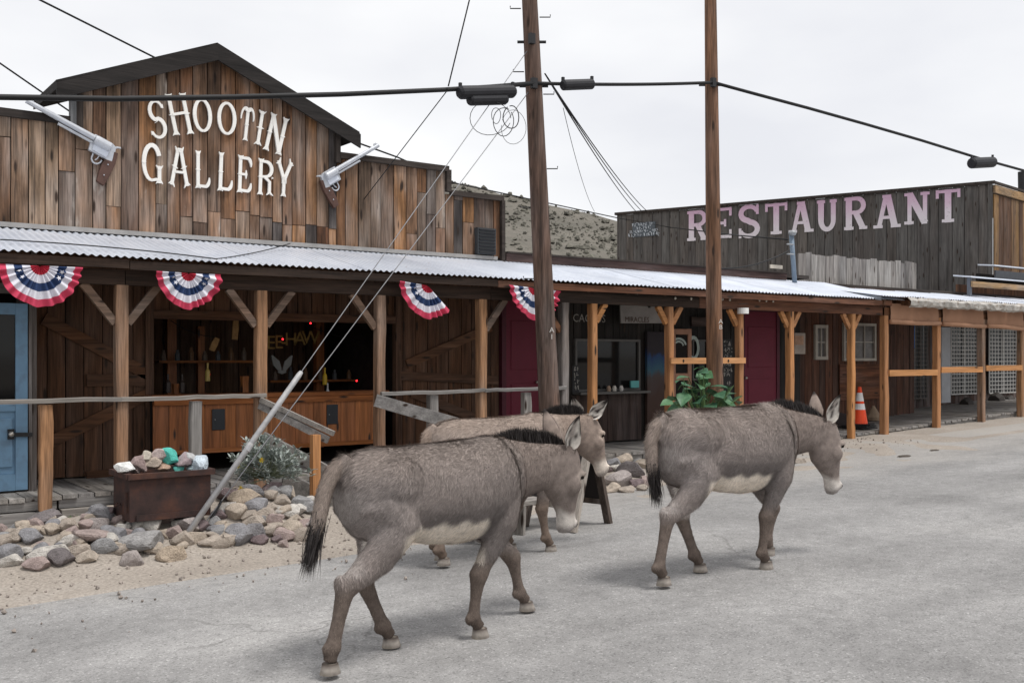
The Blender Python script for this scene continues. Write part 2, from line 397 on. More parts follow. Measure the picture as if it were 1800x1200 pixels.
for j in range(rows):
    t = j/(rows-1); D = 60 + 90*t
    for i in range(HN):
        px = 205 + (2500-205)*i/(HN-1)
        for (xa, ya), (xb, yb) in zip(prof[:-1], prof[1:]):
            if xa <= px <= xb: s_ = (px-xa)/(xb-xa); ytop = ya+(yb-ya)*(s_*s_*(3-2*s_)); break
        p = PD(px, ytop, 150); top = p.z; q = PD(px, HORIZON, D)
        prof_t = t**1.15; z = .8 + (top-.8)*prof_t + 1.1*(1-t*.7)*t*mnoise.noise(Vector((q.x*.06, q.y*.06, 3))) + .5*t*mnoise.noise(Vector((q.x*.2, q.y*.2, 8)))
        HV.append((q.x, q.y, z))
n_front = len(HV)
for i in range(HN):
    px = 205 + (2500-205)*i/(HN-1); q = PD(px, HORIZON, 260); HV.append((q.x, q.y, 0))
HF = [(j*HN+i, j*HN+i+1, (j+1)*HN+i+1, (j+1)*HN+i) for j in range(rows) for i in range(HN-1)]
me = bpy.data.meshes.new('hill'); me.from_pydata(HV, [], HF); me.update(); struct(add('hill', me, m, smooth=True))
sb = MB(); HA = np.array(HV).reshape(-1, 3)
def hill_at(j, i):
    j0, i0 = int(j), int(i); fj, fi = j-j0, i-i0
    g = lambda a, b_: HA[a*HN+b_]
    return (g(j0, i0)*(1-fj)*(1-fi) + g(j0+1, i0)*fj*(1-fi) + g(j0, i0+1)*(1-fj)*fi + g(j0+1, i0+1)*fj*fi)
for k in range(4200):
    i = random.uniform(24, 60); j = random.uniform(4, rows-1.001); c = Vector(hill_at(j, i)); r = random.choice((.07, .10, .14, .18, .24, .42))*random.uniform(.7, 1.3)
    n0 = len(sb.v); ring_ = 5
    for a in range(ring_):
        an = 2*math.pi*a/ring_ + k; rr = r*random.uniform(.6, 1.2); sb.v.append((c.x+rr*math.cos(an), c.y+rr*math.sin(an), c.z+r*random.uniform(.0, .35)))
    for a in range(ring_):
        an = 2*math.pi*(a+.5)/ring_ + k; rr = r*random.uniform(.35, .8); sb.v.append((c.x+rr*math.cos(an), c.y+rr*math.sin(an), c.z+r*random.uniform(.6, 1.0)))
    sb.v.append((c.x, c.y, c.z+r*random.uniform(.9, 1.3)))
    for a in range(ring_):
        b2_ = (a+1) % ring_
        sb.f += [(n0+a, n0+b2_, n0+ring_+a), (n0+b2_, n0+ring_+b2_, n0+ring_+a), (n0+ring_+a, n0+ring_+b2_, n0+2*ring_)]
o = sb.build('scrub', plain('scrub_leaf', (.120,.114,.094), .9, var=.5, scale=.9)); tag(o, 'low grey green desert scrub dotted over the hillside', 'scrub', kind='stuff')

# ================================================================ boardwalk
walk = thing('boardwalk', 'raised grey plank boardwalk running along the shop fronts', None, (8, 11, 0), kind='structure')
x = -1.2; i = 0
while x < 23.5:
    wd = random.uniform(.135, .165) if x < 14 else random.uniform(.16, .20)
    yb = 13.1 if x > 14.2 else YW+.05
    zt = deck_z(x+wd/2) + random.uniform(-.004, .004); y0 = YB + random.uniform(-.015, .02)
    if not (4.45 < x < 5.75 and False):
        q = MB().box((x+wd/2, (y0+yb)/2, zt-.02), (wd-random.uniform(.006, .016), yb-y0, .04))
        q.build('plank', W_DECK, walk, pivot=True)
    x += wd; i += 1
for xa, xb in ((-1.2, 2.3), (2.32, 6.1), (6.12, 10.0), (10.02, 14.3)):
    MB().bar((xa, YB+.045, ZD-.085), (xb, YB+.045, ZD-.085), .05, .085).build('rim_board', W_GREYX, walk, pivot=True)
    MB().bar((xa, YB-.06, ZD-.20), (xb, YB-.06, ZD-.205), .10, .14).build('rim_board', W_GREYX, walk, pivot=True)
for xa, xb in ((14.3, 17.0), (17.02, 20.0), (20.02, 23.4)):
    MB().bar((xa, YB+.05, deck_z(xa)-.09), (xb, YB+.05, deck_z(xb)-.09), .05, .09).build('rim_board', W_GREYX, walk, pivot=True)
# ================================================================ helpers for plank walls
def vplank(x0, x1, z0, za, zb, Y, th, mat, parent, name='plank', gap=.0055, tilt=0):
    """upright board, front face at Y-th; its top may slope"""
    x0 += gap; x1 -= gap; j = random.uniform(0, .007); sx = random.uniform(-.002, .002)
    q = MB(); q.prism([(x0, z0), (x1, z0+random.uniform(-.006, .006)), (x1+sx, zb), (x0+sx, za)], th+j, (0, Y, 0)); return q.build(name, mat, parent, pivot=True)
def hboard(xa, xb, za, zb, wd, Y, th, mat, parent, name='board'):
    a = Vector((xa, Y-th/2, za)); b = Vector((xb, Y-th/2, zb)); return MB().bar(a, b, th, wd).build(name, mat, parent, pivot=True)
def wall_planks(x0, x1, z0, z1, Y, mat, parent, wmin=.13, wmax=.2, th=.022):
    x = x0
    while x < x1-.03:
        w_ = min(random.uniform(wmin, wmax), x1-x)
        if x1-x-w_ < .05: w_ = x1-x
        vplank(x, x+w_, z0, z1, z1, Y, th, mat, parent); x += w_
def sheet_box(name, lo, hi, mat, parent): return MB().box([(lo[i]+hi[i])/2 for i in range(3)], [hi[i]-lo[i] for i in range(3)]).build(name, mat, parent, pivot=True)

# ================================================================ shooting gallery
GAL = thing('gallery_building', 'brown plank building with a gabled false front and open shooting counter', 'building', (4.5, 12, ZD))
zP = 4.25; zBase = 3.085; zStep = 3.93
xGL, xGR = PY(131, 300, YW).x, PY(590, 300, YW).x
apex = PY(380, 75, YW); xST, xRE = PY(781, 320, YW).x, PY(877, 400, YW).x
zEaveL = PY(120, 160, YW).z; zEaveR = PY(605, 235, YW).z
def front_top(X):
    if X < xGL: return zP
    if X < apex.x: return zEaveL + (apex.z-.10-zEaveL)*(X-xGL)/(apex.x-xGL)
    if X < xGR: return zEaveR + (apex.z-.10-zEaveR)*(xGR-X)/(xGR-apex.x)
    if X < xST: return zP
    return zStep
x = -1.4; cuts = [xGL, xGR, xST, xRE]
while x < xRE-.02:
    w_ = random.uniform(.125, .195)
    for c in cuts:
        if x < c-.001 < x+w_+.06: w_ = c-x
    za, zb = front_top(x+.002)-.02, front_top(x+w_-.002)-.02
    if x < apex.x < x+w_: za = zb = min(za, zb)
    z0 = zBase + random.uniform(0, .012)
    r_ = random.random()
    if xGL <= x < xGR and 3.4 < x < 6.3 and r_ < .75:
        zc = zBase + random.choice((.17, .24, .30, .34))+random.uniform(-.02, .02)
        vplank(x, x+w_, z0, zc, zc, YW, .020, W_FRONT, GAL); vplank(x, x+w_, zc+.006, za, zb, YW, .024, W_FRONT, GAL)
    elif r_ < .5:
        zc = zBase + random.uniform(.15, .95); vplank(x, x+w_, z0, zc, zc, YW, .020, W_FRONT, GAL); vplank(x, x+w_, zc+.005, za, zb, YW, .026, W_FRONT, GAL)
    else: vplank(x, x+w_, z0, za, zb, YW, random.choice((.018, .024, .028)), W_FRONT, GAL)
    x += w_
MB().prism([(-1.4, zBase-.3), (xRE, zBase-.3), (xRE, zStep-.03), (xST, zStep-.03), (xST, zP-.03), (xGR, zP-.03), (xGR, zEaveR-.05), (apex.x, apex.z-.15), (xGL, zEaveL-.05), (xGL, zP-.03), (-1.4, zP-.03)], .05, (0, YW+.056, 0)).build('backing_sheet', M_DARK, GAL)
# dark trim along the top edges
def trim(a, b, w_=.07, th=.05, name='cap_board'): return MB().bar(a, b, th, w_).build(name, W_DARKTRIM, GAL, pivot=True)
trim((-1.4, YW-.04, zP), (xGL-.03, YW-.04, zP), .085, .07); trim((xGR+.03, YW-.04, zP), (xST+.035, YW-.04, zP), .075, .07)
trim((xST+.075, YW-.04, zStep), (xRE+.04, YW-.04, zStep), .07, .07)
MB().box((xST+.036, YW-.04, (zStep+zP)/2), (.072, .065, zP-zStep-.02)).build('cap_board', W_DARKTRIM, GAL, pivot=True)
MB().box((xRE+.028, YW-.035, (2.95+zStep)/2-.03), (.056, .09, zStep-2.95)).build('corner_board', W_DARKTRIM, GAL, pivot=True)
MB().box((xGL-.03, YW-.045, (zP+zEaveL)/2-.08), (.06, .085, zEaveL-zP+.1)).build('corner_board', wood('blue_grey_trim', [(.10,.11,.115),(.12,.125,.13)], 'Z', grey=.2), GAL, pivot=True)
MB().box((xGL+.04, YW-.035, (zP+zEaveL)/2-.08), (.075, .055, zEaveL-zP+.1)).build('corner_board', wood('dark_trim', [(.035,.028,.025),(.045,.035,.03)], 'Z', grey=.1, greyc=(.06,.055,.05), knots=False), GAL, pivot=True)
MB().box((xGR-.0, YW-.040, (zP+zEaveR)/2-.06), (.07, .07, zEaveR-zP+.08)).build('corner_board', wood('dark_trim', [(.035,.028,.025),(.045,.035,.03)], 'Z', grey=.1, greyc=(.06,.055,.05), knots=False), GAL, pivot=True)
M_ROOFB = wood('black_roof_edge', [(.016,.014,.013),(.02,.017,.016)], 'X', grey=.1, greyc=(.035,.032,.03), knots=False)
# gable roof: two slopes projecting over the boards
eL, eR = PY(98, 150, YW-.12), PY(631, 240, YW-.12); ap = PY(381, 84, YW-.12)
sl = lambda p, q_: (q_.z-p.z)/(q_.x-p.x)
for a, b in ((eL, ap), (eR, ap)):
    q = MB(); th = .10; lo, up = [(a.x, a.z-th*.45), (b.x, b.z-th*.45)], [(b.x, b.z+th*.55), (a.x, a.z+th*.55)]
    pts = lo+up if a is eL else [lo[1], lo[0], up[1], up[0]]
    q.v = [(x_, YW-.14, z_) for x_, z_ in pts] + [(x_, YW+1.0, z_) for x_, z_ in pts]; q.f = [(0,1,2,3), (7,6,5,4), (0,4,5,1), (1,5,6,2), (2,6,7,3), (3,7,4,0)]
    q.build('gable_roof', M_ROOFB, GAL)
    q = MB(); lo, up = [(a.x, a.z-.155), (b.x, b.z-.155)], [(b.x, b.z+.02), (a.x, a.z+.02)]; pts = lo+up if a is eL else [lo[1], lo[0], up[1], up[0]]
    q.v = [(x_, YW-.172, z_) for x_, z_ in pts] + [(x_, YW-.143, z_) for x_, z_ in pts]; q.f = [(0,1,2,3), (7,6,5,4), (0,4,5,1), (1,5,6,2), (2,6,7,3), (3,7,4,0)]
    q.build('fascia_board', M_ROOFB, GAL)
# louvred vent at the right end
vx0, vx1 = PY(832, 420, YW).x, PY(864, 420, YW).x; vz0, vz1 = PY(845, 448, YW).z, PY(845, 402, YW).z
vt = MB().box(((vx0+vx1)/2, YW-.07, (vz0+vz1)/2), (vx1-vx0, .08, vz1-vz0)).build('vent', plain('vent_metal', (.045,.05,.055), .6), GAL, pivot=True)
for k in range(8):
    z_ = vz0 + (vz1-vz0)*(k+.6)/8.2
    o = MB().box((0, 0, 0), (vx1-vx0-.04, .02, .02), Euler((.6, 0, 0)).to_matrix()).build('slat', M_IRON, None); o.location = ((vx0+vx1)/2, YW-.115, z_); attach(o, vt)
# lower front: plank walls either side of the opening, with barn-door braces
xO0, xO1 = PY(266, 700, YW).x, PY(692, 700, YW).x; xDR = PY(884, 700, YW).x
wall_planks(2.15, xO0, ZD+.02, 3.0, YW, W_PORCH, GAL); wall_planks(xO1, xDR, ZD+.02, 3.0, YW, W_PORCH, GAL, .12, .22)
def onwall(px, py, Y=YW): p = PY(px, py, Y); return p.x, p.z
for (p0, p1) in (((75, 560), (262, 660)), ((75, 782), (262, 690)), ((150, 668), (255, 668)), ((150, 678+160), (255, 826))):
    (xa, za), (xb, zb) = onwall(*p0), onwall(*p1); hboard(max(xa, 2.2), xb, za, zb, .13, YW-.034, .025, W_PORCHX, GAL, 'brace')
for (p0, p1) in (((712, 640), (860, 575)), ((720, 690), (860, 745)), ((700, 660), (872, 668))):
    (xa, za), (xb, zb) = onwall(*p0), onwall(*p1); hboard(xa, xb, za, zb, .12, YW-.034, .025, W_PORCHX, GAL, 'brace')
MB().box((xO0-.04, YW-.03, 1.65), (.09, .09, 2.55)).build('jamb', W_PORCH, GAL, pivot=True); MB().box((xO1+.03, YW-.03, 1.65), (.08, .09, 2.55)).build('jamb', W_PORCH, GAL, pivot=True)
hz = PY(460, 557, YW).z; MB().bar((xO0, YW-.03, hz), (xO1, YW-.03, hz), .08, .10).build('header', W_PORCHX, GAL, pivot=True)
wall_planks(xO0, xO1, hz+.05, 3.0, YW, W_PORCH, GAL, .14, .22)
# dark room behind the counter
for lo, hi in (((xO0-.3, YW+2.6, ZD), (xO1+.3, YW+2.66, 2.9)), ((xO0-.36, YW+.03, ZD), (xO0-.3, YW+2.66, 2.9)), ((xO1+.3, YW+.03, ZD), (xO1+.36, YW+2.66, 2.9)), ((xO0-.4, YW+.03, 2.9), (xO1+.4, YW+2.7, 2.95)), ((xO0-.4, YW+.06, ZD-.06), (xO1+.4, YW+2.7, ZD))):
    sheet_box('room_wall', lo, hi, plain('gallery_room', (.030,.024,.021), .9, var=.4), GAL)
sheet_box('roof', (-1.4, YW+.12, 3.05), (xRE-.02, 19, 3.15), W_DARKTRIM, GAL); sheet_box('side_wall', (xRE-.06, YW+.12, .3), (xRE-.01, 19, 3.04), W_PORCH, GAL)
sheet_box('side_wall', (-1.4, YW+.12, .3), (-1.35, 19, 3.04), W_PORCH, GAL); sheet_box('back_wall', (-1.4, 18.9, .3), (xRE-.02, 19, 3.04), W_PORCH, GAL)
# neighbouring entrance at the far left with the blue door
xDJ = PY(50, 700, 11.0).x
LSH = thing('left_shop', 'dark wooden shop entrance behind the blue door at the left edge', 'shop', (1.5, 11.2, ZD))
sheet_box('side_wall', (xDJ+.03, 11.02, ZD), (xDJ+.08, YW-.03, 2.75), wood('jamb_grey', [(.11,.10,.095),(.14,.12,.11)], 'Z'), LSH)
wall_planks(-1.2, .95, ZD, 2.75, 11.06, W_PORCH, LSH)
MB().bar((.9, 11.02, 2.36), (xDJ+.08, 11.02, 2.36), .08, .10).build('lintel', wood('jamb_grey', [(.11,.10,.095),(.14,.12,.11)], 'X'), LSH, pivot=True)
sheet_box('door_jamb', (xDJ-.0, 10.98, ZD), (xDJ+.028, 11.10, 2.30), wood('jamb_grey', [(.11,.10,.095),(.14,.12,.11)], 'Z'), LSH)
sheet_box('wall_above', (-1.2, 11.03, 2.42), (xDJ+.02, 11.08, 2.75), W_PORCH, LSH)
sheet_box('room_wall', (.6, 11.75, ZD), (xDJ, 11.80, 2.7), M_DARK, LSH)
# blue door
M_BLUE = plain('blue_paint', (.145,.255,.375), .55, var=.12, scale=4, dirt=(.12,.19,.27))
dx1 = xDJ-.01; dx0 = dx1-.80; dw = dx1-dx0; dz0 = ZD+.02; dz1 = PY(20, 533, 11.0).z; dY = 11.0
DOOR = thing('blue_door', 'light blue panelled door with a tall glass pane at the left edge', 'door', (dx0, dY, dz0))
zr = PY(20, 706, dY).z
MB().box((dx0+.055, dY, (dz0+dz1)/2), (.11, .045, dz1-dz0)).build('stile', M_BLUE, DOOR, bevel=.004, pivot=True); MB().box((dx1-.055, dY, (dz0+dz1)/2), (.11, .045, dz1-dz0)).build('stile', M_BLUE, DOOR, bevel=.004, pivot=True)
for za, zb in ((dz0, dz0+.16), (zr-.09, zr), (dz1-.11, dz1)): MB().box(((dx0+dx1)/2, dY, (za+zb)/2), (dw-.222, .043, zb-za)).build('rail', M_BLUE, DOOR, pivot=True)
MB().box(((dx0+dx1)/2, dY+.012, (dz0+.16+zr-.09)/2), (dw-.222, .012, zr-.09-dz0-.162)).build('panel', M_BLUE, DOOR, pivot=True)
for k in (-1, 1): MB().box(((dx0+dx1)/2+k*.155, dY-.004, (dz0+.16+zr-.09)/2), (.22, .02, zr-.09-dz0-.30)).build('panel', M_BLUE, DOOR, bevel=.006, pivot=True)
def glass_mat(name, tint=(.012,.012,.012), rough=.06):
    if name in MATS: return MATS[name]
    m, nt, b = new_mat(name); b.inputs['Base Color'].default_value = (*tint, 1); b.inputs['Roughness'].default_value = rough; b.inputs['Specular IOR Level'].default_value = .22
    MATS[name] = m; return m
MB().box(((dx0+dx1)/2, dY+.01, (zr+dz1-.11)/2), (dw-.22, .008, dz1-.11-zr)).build('pane', glass_mat('dark_glass'), DOOR, pivot=True)
kp = PY(20, 763, dY-.05); kn = MB(); kn.blob(kp, (.028, .028, .028), 10, 8); kn.build('door_knob', plain('knob_brass', (.45,.42,.38), .3, metal=.8), DOOR, smooth=True)
MB().box((kp.x, dY-.028, kp.z), (.06, .012, .10)).build('escutcheon', M_IRON, DOOR, pivot=True); MB().bar((kp.x+.02, dY-.034, kp.z-.005), (dx1+.04, dY-.034, kp.z-.012), .012, .04).build('latch', M_IRON, DOOR, pivot=True)

# ---------------------------------------------------------------- cut-out sign letters
def arc(cx, cy, rx, ry, a0, a1, n=10): return [(cx+rx*math.cos(R(a0+(a1-a0)*i/n)), cy+ry*math.sin(R(a0+(a1-a0)*i/n))) for i in range(n+1)]
def stroke(mb, pts, w0, w1=None, depth=.02, tf=None, lift=0, wmid=None):
    k = len(pts); L = []; Rr = []
    w1 = w0 if w1 is None else w1
    for i, p in enumerate(pts):
        a = Vector(pts[max(i-1, 0)]); b = Vector(pts[min(i+1, k-1)]); t = (b-a).normalized(); n = Vector((-t.y, t.x)); f_ = i/(k-1)
        ww = (w0*(1-f_)+w1*f_)/2
        if wmid is not None: ww = (w0*(1-f_)+w1*f_ + (wmid-(w0+w1)/2)*math.sin(math.pi*f_))/2
        p = Vector(p); L.append(p+n*ww); Rr.append(p-n*ww)
    n0 = len(mb.v)
    for dd in (depth+lift, 0):
        for q in L+Rr: mb.v.append(tuple(tf(q.x, q.y, dd)))
    for i in range(k-1):
        a, b, c, d_ = n0+i, n0+i+1, n0+k+i+1, n0+k+i
        mb.f.append((a, d_, c, b)); o = 2*k; mb.f.append((a, b, b+o, a+o)); mb.f.append((d_, d_+o, c+o, c))
    o = 2*k; mb.f.append((n0, n0+o, n0+k+o, n0+k)); e = n0+k-1; mb.f.append((e, n0+2*k-1, n0+2*k-1+o, e+o))
def western(ch):
    """strokes of a spurred western alphabet in a box 1 wide, 1 high: (points, w0, w1, wmid)"""
    s = []; W_ = .17
    def stem(x0, y0, x1, y1, both=True, mid=True):
        s.append(([(x0, y0), (x1, y1)], W_, W_, None))
        t = Vector((x1-x0, y1-y0)).normalized(); n = Vector((-t.y, t.x))
        for (x, y), sg in (((x0, y0), -1), ((x1, y1), 1)):
            for k in (-1, 1):
                a = Vector((x, y)) - t*sg*.10; b = Vector((x, y)) + t*sg*.015 + n*k*.15
                s.append(([(a.x, a.y), ((a.x+b.x)/2+n.x*k*.0, (a.y+b.y)/2), (b.x, b.y)], .13, .03, None))
        if mid:
            c = Vector(((x0+x1)/2, (y0+y1)/2)); a = c-n*.15; b = c+n*.15
            s.append(([(a.x, a.y), (c.x, c.y), (b.x, b.y)], .01, .01, .14))
    if ch == 'S':
        s.append((arc(.50, .73, .32, .25, 25, 250, 12) + arc(.50, .27, .34, .25, 80, -155, 13), .10, .10, .19)); s.append(([(.80,.80),(.84,.90)], .13, .02, None)); s.append(([(.19,.18),(.15,.08)], .13, .02, None)); s.append(([(.38,.53),(.5,.45),(.36,.40)], .06, .02, None))
    if ch == 'H': stem(.17, 0, .17, 1); stem(.83, 0, .83, 1); s.append(([(.17, .5), (.83, .53)], .12, .12, None))
    if ch == 'O':
        s.append((arc(.5, .5, .39, .44, 90, 270, 14), .13, .13, .19)); s.append((arc(.5, .5, .39, .44, -90, 90, 14), .13, .13, .19))
        for x in (.11, .89): s.append(([(x-.09 if x < .5 else x-.05, .5), (x, .5), (x+.05 if x < .5 else x+.09, .5)], .01, .01, .18))
    if ch == 'T':
        stem(.5, 0, .5, .93, mid=True); s.append((arc(.32, .66, .26, .30, 55, 190, 9), .17, .05, None)); s.append((arc(.68, .66, .26, .30, 125, -10, 9), .17, .05, None)); s.append(([(.3, .92), (.5, .86), (.7, .92)], .12, .12, None))
    if ch == 'I': stem(.5, 0, .5, 1)
    if ch == 'N': stem(.16, 0, .16, 1, mid=False); stem(.84, 0, .84, 1, mid=False); s.append(([(.16, .95), (.84, .05)], .19, .19, None)); s.append(([(.02,.5),(.16,.5),(.28,.5)], .01, .01, .14)); s.append(([(.72,.5),(.84,.5),(.98,.5)], .01, .01, .14))
    if ch == 'G':
        s.append((arc(.48, .52, .36, .46, 25, 270, 16) + [(.70, .10)], .20, .12, .20)); stem(.82, .0, .82, .45, mid=False); s.append(([(.48, .06), (.82, .10)], .12, .12, None)); s.append(([(.02,.52),(.12,.52),(.22,.52)], .01, .01, .18))
    if ch == 'A': stem(.12, 0, .44, 1, mid=True); stem(.88, 0, .56, 1, mid=True); s.append(([(.28, .36), (.72, .36)], .12, .12, None)); s.append(([(.40,.99),(.60,.99)], .10, .10, None))
    if ch == 'L': stem(.2, .0, .2, 1); s.append((([(.2, .06), (.55, .05)] + arc(.62, .28, .26, .24, -70, 5, 6)), .13, .05, .16))
    if ch == 'E':
        stem(.2, 0, .2, 1); s.append((([(.2, .06), (.55, .05)] + arc(.62, .26, .24, .22, -70, 5, 6)), .13, .05, .16)); s.append((([(.2, .94), (.52, .95)] + arc(.60, .74, .24, .22, 70, -5, 6)), .13, .05, .16)); s.append(([(.2, .5), (.55, .5)], .12, .12, None)); s.append(([(.55, .62), (.55, .5), (.55, .38)], .03, .03, .12))
    if ch == 'R':
        stem(.18, 0, .18, 1); s.append(([(.18, .94), (.45, .94)] + arc(.48, .73, .32, .21, 85, -90, 10) + [(.2, .50)], .13, .12, .18)); stem(.60, .0, .60, .0, mid=False) if False else None
        s.append(([(.42, .50), (.70, .38), (.70, .06)], .15, .16, None)); s.append(([(.70, .10), (.80, .04), (.92, .0)], .13, .03, None)); s.append(([(.70, .10), (.62, .04), (.55, .0)], .13, .03, None)); s.append(([(.82,.5),(.90,.5)], .12, .02, None))
    if ch == 'Y': stem(.5, 0, .5, .52, mid=False); stem(.5, .46, .10, 1, mid=False); stem(.5, .46, .90, 1, mid=False); 
    return s
SIGN = thing('shop_sign', 'two lines of white cut-out western letters on the plank gable', 'sign', (PY(380, 260, YW).x, YW-.05, 3.9))
rows_ = [('S',258,177,294,243,-7),('H',291,166,339,236,-12),('O',338,172,373,234,-3),('O',381,178,416,239,0),('T',419,188,448,247,6),('I',448,195,466,255,9),('N',464,203,506,269,13),
         ('G',248,254,287,321,0),('A',297,262,333,326,0),('L',342,267,371,331,0),('L',382,270,411,336,2),('E',416,275,445,339,2),('R',451,281,484,343,2),('Y',485,284,513,345,3)]
for ch, x0, y0, x1, y1, tilt in rows_:
    c = PY((x0+x1)/2, (y0+y1)/2, YW-.05); xl = PY(x0, (y0+y1)/2, YW-.05).x; xr = PY(x1, (y0+y1)/2, YW-.05).x; h_ = PY((x0+x1)/2, y0, YW-.05).z - PY((x0+x1)/2, y1, YW-.05).z
    ww = xr-xl; ca, sa = math.cos(R(-tilt)), math.sin(R(-tilt)); ww *= {'I': 1.0, 'H': .80, 'N': .78, 'T': .86, 'R': .92}.get(ch, 1.0); shx = 1
    q = MB()
    # letter-box units -> wall; strokes keep an even weight by scaling thickness with height
    asp = ww/h_
    for k, (pts, w0, w1, wm) in enumerate(western(ch)):
        pp = [(p[0]*asp, p[1]) for p in pts] if ch != 'I' else [((p[0]-.5)*.72+.5*asp, p[1]) for p in pts]
        def tf(u, v, dd):
            a, b = (u-asp/2)*h_, (v-.5)*h_
            return (c.x+a*ca-b*sa, YW-.042-dd, c.z+a*sa+b*ca)
        stroke(q, pp, w0*.53, None if w1 is None else w1*.53, .022, tf, k*.0006, None if wm is None else wm*.53)
    q.build('letter', M_WHITE, SIGN)

# ---------------------------------------------------------------- two oversized revolvers flanking the sign
M_GUN = plain('silver_paint', (.50,.52,.56), .38, metal=.25, var=.12, scale=12); M_GRIP = plain('grip_brown', (.085,.045,.035), .55, var=.25, scale=9)
def revolver(label, breech, muzzle, flip):
    """outline in its own plane: u along the barrel, v upwards of the gun"""
    o = Vector(breech); mz = Vector(muzzle); u = (mz-o); L = u.length; u.normalize(); v = Vector((-u.z, 0, u.x))
    if v.z < 0: v = -v
    n = Vector((0, -1, 0)); g = thing('revolver', label, 'sign', (o.x, o.y, o.z), 'toy revolvers beside the sign')
    P_ = lambda a, b, c=0: o + u*(a*L) + v*(b*L) + n*c
    def plate(name, pts, th, mat, y0=0, bev=.006): return MB().prism([(a*L, b*L) for a, b in pts], th, o+n*y0, u, v, n).build(name, mat, g, bevel=bev)
    MB().tube([P_(.22, .0, .06), P_(.9, .0, .06), P_(1.0, .0, .06)], [.034*L, .028*L, .028*L], 14).build('barrel', M_GUN, g, smooth=False)
    MB().tube([P_(.22, -.055, .055), P_(.62, -.055, .055)], .016*L, 10).build('ejector_rod', M_GUN, g)
    MB().prism([(.93*L, .028*L), (.985*L, .028*L), (.975*L, .05*L), (.945*L, .05*L)], .02, o+n*.05, u, v, n).build('front_sight', M_GUN, g)
    MB().tube([P_(.02, -.012, .06), P_(.035, -.012, .06), P_(.19, -.012, .06), P_(.215, -.012, .06)], [.045*L, .058*L, .058*L, .048*L], 16).build('cylinder', M_GUN, g)
    plate('frame', [(-.03, .03), (.02, .05), (.23, .05), (.24, -.05), (.22, -.15), (.02, -.15), (-.06, -.20), (-.05, -.05)], .05, M_GUN)
    plate('side_plate', [(.02, -.055), (.20, -.055), (.19, -.13), (.02, -.135)], .012, plain('silver_bright', (.66,.70,.78), .35, metal=.1, var=.06), .051, .003)
    tg = [P_(.16+.0, -.15, .025)] + [P_(.10+.055*math.cos(R(a)), -.17+.062*math.sin(R(a))-.02, .025) for a in range(10, -191, -20)]
    MB().tube(tg, .010*L, 7).build('trigger_guard', M_GUN, g, smooth=True); MB().tube([P_(.09, -.15, .025), P_(.095, -.19, .025), P_(.11, -.215, .025)], .007*L, 6).build('trigger', M_GUN, g)
    plate('hammer', [(-.04, .02), (-.01, .0), (-.03, .045), (-.075, .06), (-.085, .045), (-.055, .035)], .03, M_GUN, .01, .002)
    gr = plate('grip', [(-.03, -.03), (-.055, -.14), (.02, -.155), (.03, -.22), (.02, -.34), (.0, -.43), (-.09, -.44), (-.10, -.30), (-.10, -.15), (-.075, -.02)], .055, M_GRIP)
    for a, b in ((-.03, -.20), (-.04, -.33)):
        s_ = MB(); s_.blob(P_(a, b, .06), (.008, .006, .008), 8, 5); q = s_.build('screw', M_GUN, gr, smooth=True)
    return g
revolver('large silver revolver cut-out aimed up at the left edge', PY(196, 262, YW-.05), PY(44, 179, YW-.05), 1)
revolver('large silver revolver cut-out aimed up towards the poles', PY(566, 312, YW-.05), PY(661, 257, YW-.05), -1)
# ================================================================ tin-roofed porch along the shops
M_TIN, nt, b = new_mat('galvanised_tin'); b.inputs['Metallic'].default_value = .35; b.inputs['Roughness'].default_value = .42
cc, rnd = coords(nt, (1.2, 1.2, 1.2)); n1 = N(nt, 'ShaderNodeTexNoise', Scale=2.0, Detail=6.0, Roughness=.6); nt.links.new(cc, n1.inputs['Vector'])
col = ramp(nt, [(.3, (.56,.60,.68)), (.6, (.68,.715,.785)), (.8, (.64,.655,.69))], n1.outputs[0]).outputs[0]
col = mixc(nt, .6, col, ramp(nt, [(0, .88), (1, 1.08)], rnd).outputs[0], 'MULTIPLY')
n2 = N(nt, 'ShaderNodeTexNoise', Scale=6.0, Detail=5.0); nt.links.new(cc, n2.inputs['Vector'])
col = mixc(nt, ramp(nt, [(.68, 0), (.76, .6)], n2.outputs[0]).outputs[0], col, (.30,.22,.17))
nt.links.new(col, b.inputs['Base Color'])
def tin_mesh(width, ya, za, yb, zb, pitch=.076, amp=.010):
    n = int(round(width/pitch))*8; v = []; f = []
    for (y, z) in ((ya, za), ((ya+yb)/2, (za+zb)/2-.004), (yb, zb)):
        for i in range(n+1): v.append((width*i/n, y, z + amp*math.sin(2*math.pi*i/8)))
    for r_ in range(2):
        for i in range(n): a = r_*(n+1)+i; f.append((a, a+1, a+n+2, a+n+1))
    me = bpy.data.meshes.new('roof_sheet'); me.from_pydata(v, [], f); me.update(); me.polygons.foreach_set('use_smooth', [True]*len(f)); me.materials.append(M_TIN); return me
PORCH = thing('porch', 'long porch with a corrugated tin roof on timber posts before the shops', 'porch', (7, YP, ZD))
zEv = 2.655
W_BEAM = wood('shaded_beam', [(.035,.022,.016),(.045,.027,.019)], 'X', grey=.1, greyc=(.05,.04,.035))  # left beam and fascia near black: eave shadow put into the wood colour
tm = tin_mesh(.684, YE, zEv, YW-.01, 3.045)
x = -1.2; k = 0
while x < 15.4:
    o = add('roof_sheet', tm, M_TIN, None, (x, random.uniform(-.012, .012), (k % 2)*.003)); o.rotation_euler = (0, 0, 0); attach(o, PORCH)
    x += .608; k += 1
MB().bar((-1.2, YW-.05, 3.075), (8.4, YW-.05, 3.075), .05, .05).build('flashing', plain('flashing_grey', (.30,.29,.28), .6), PORCH, pivot=True)
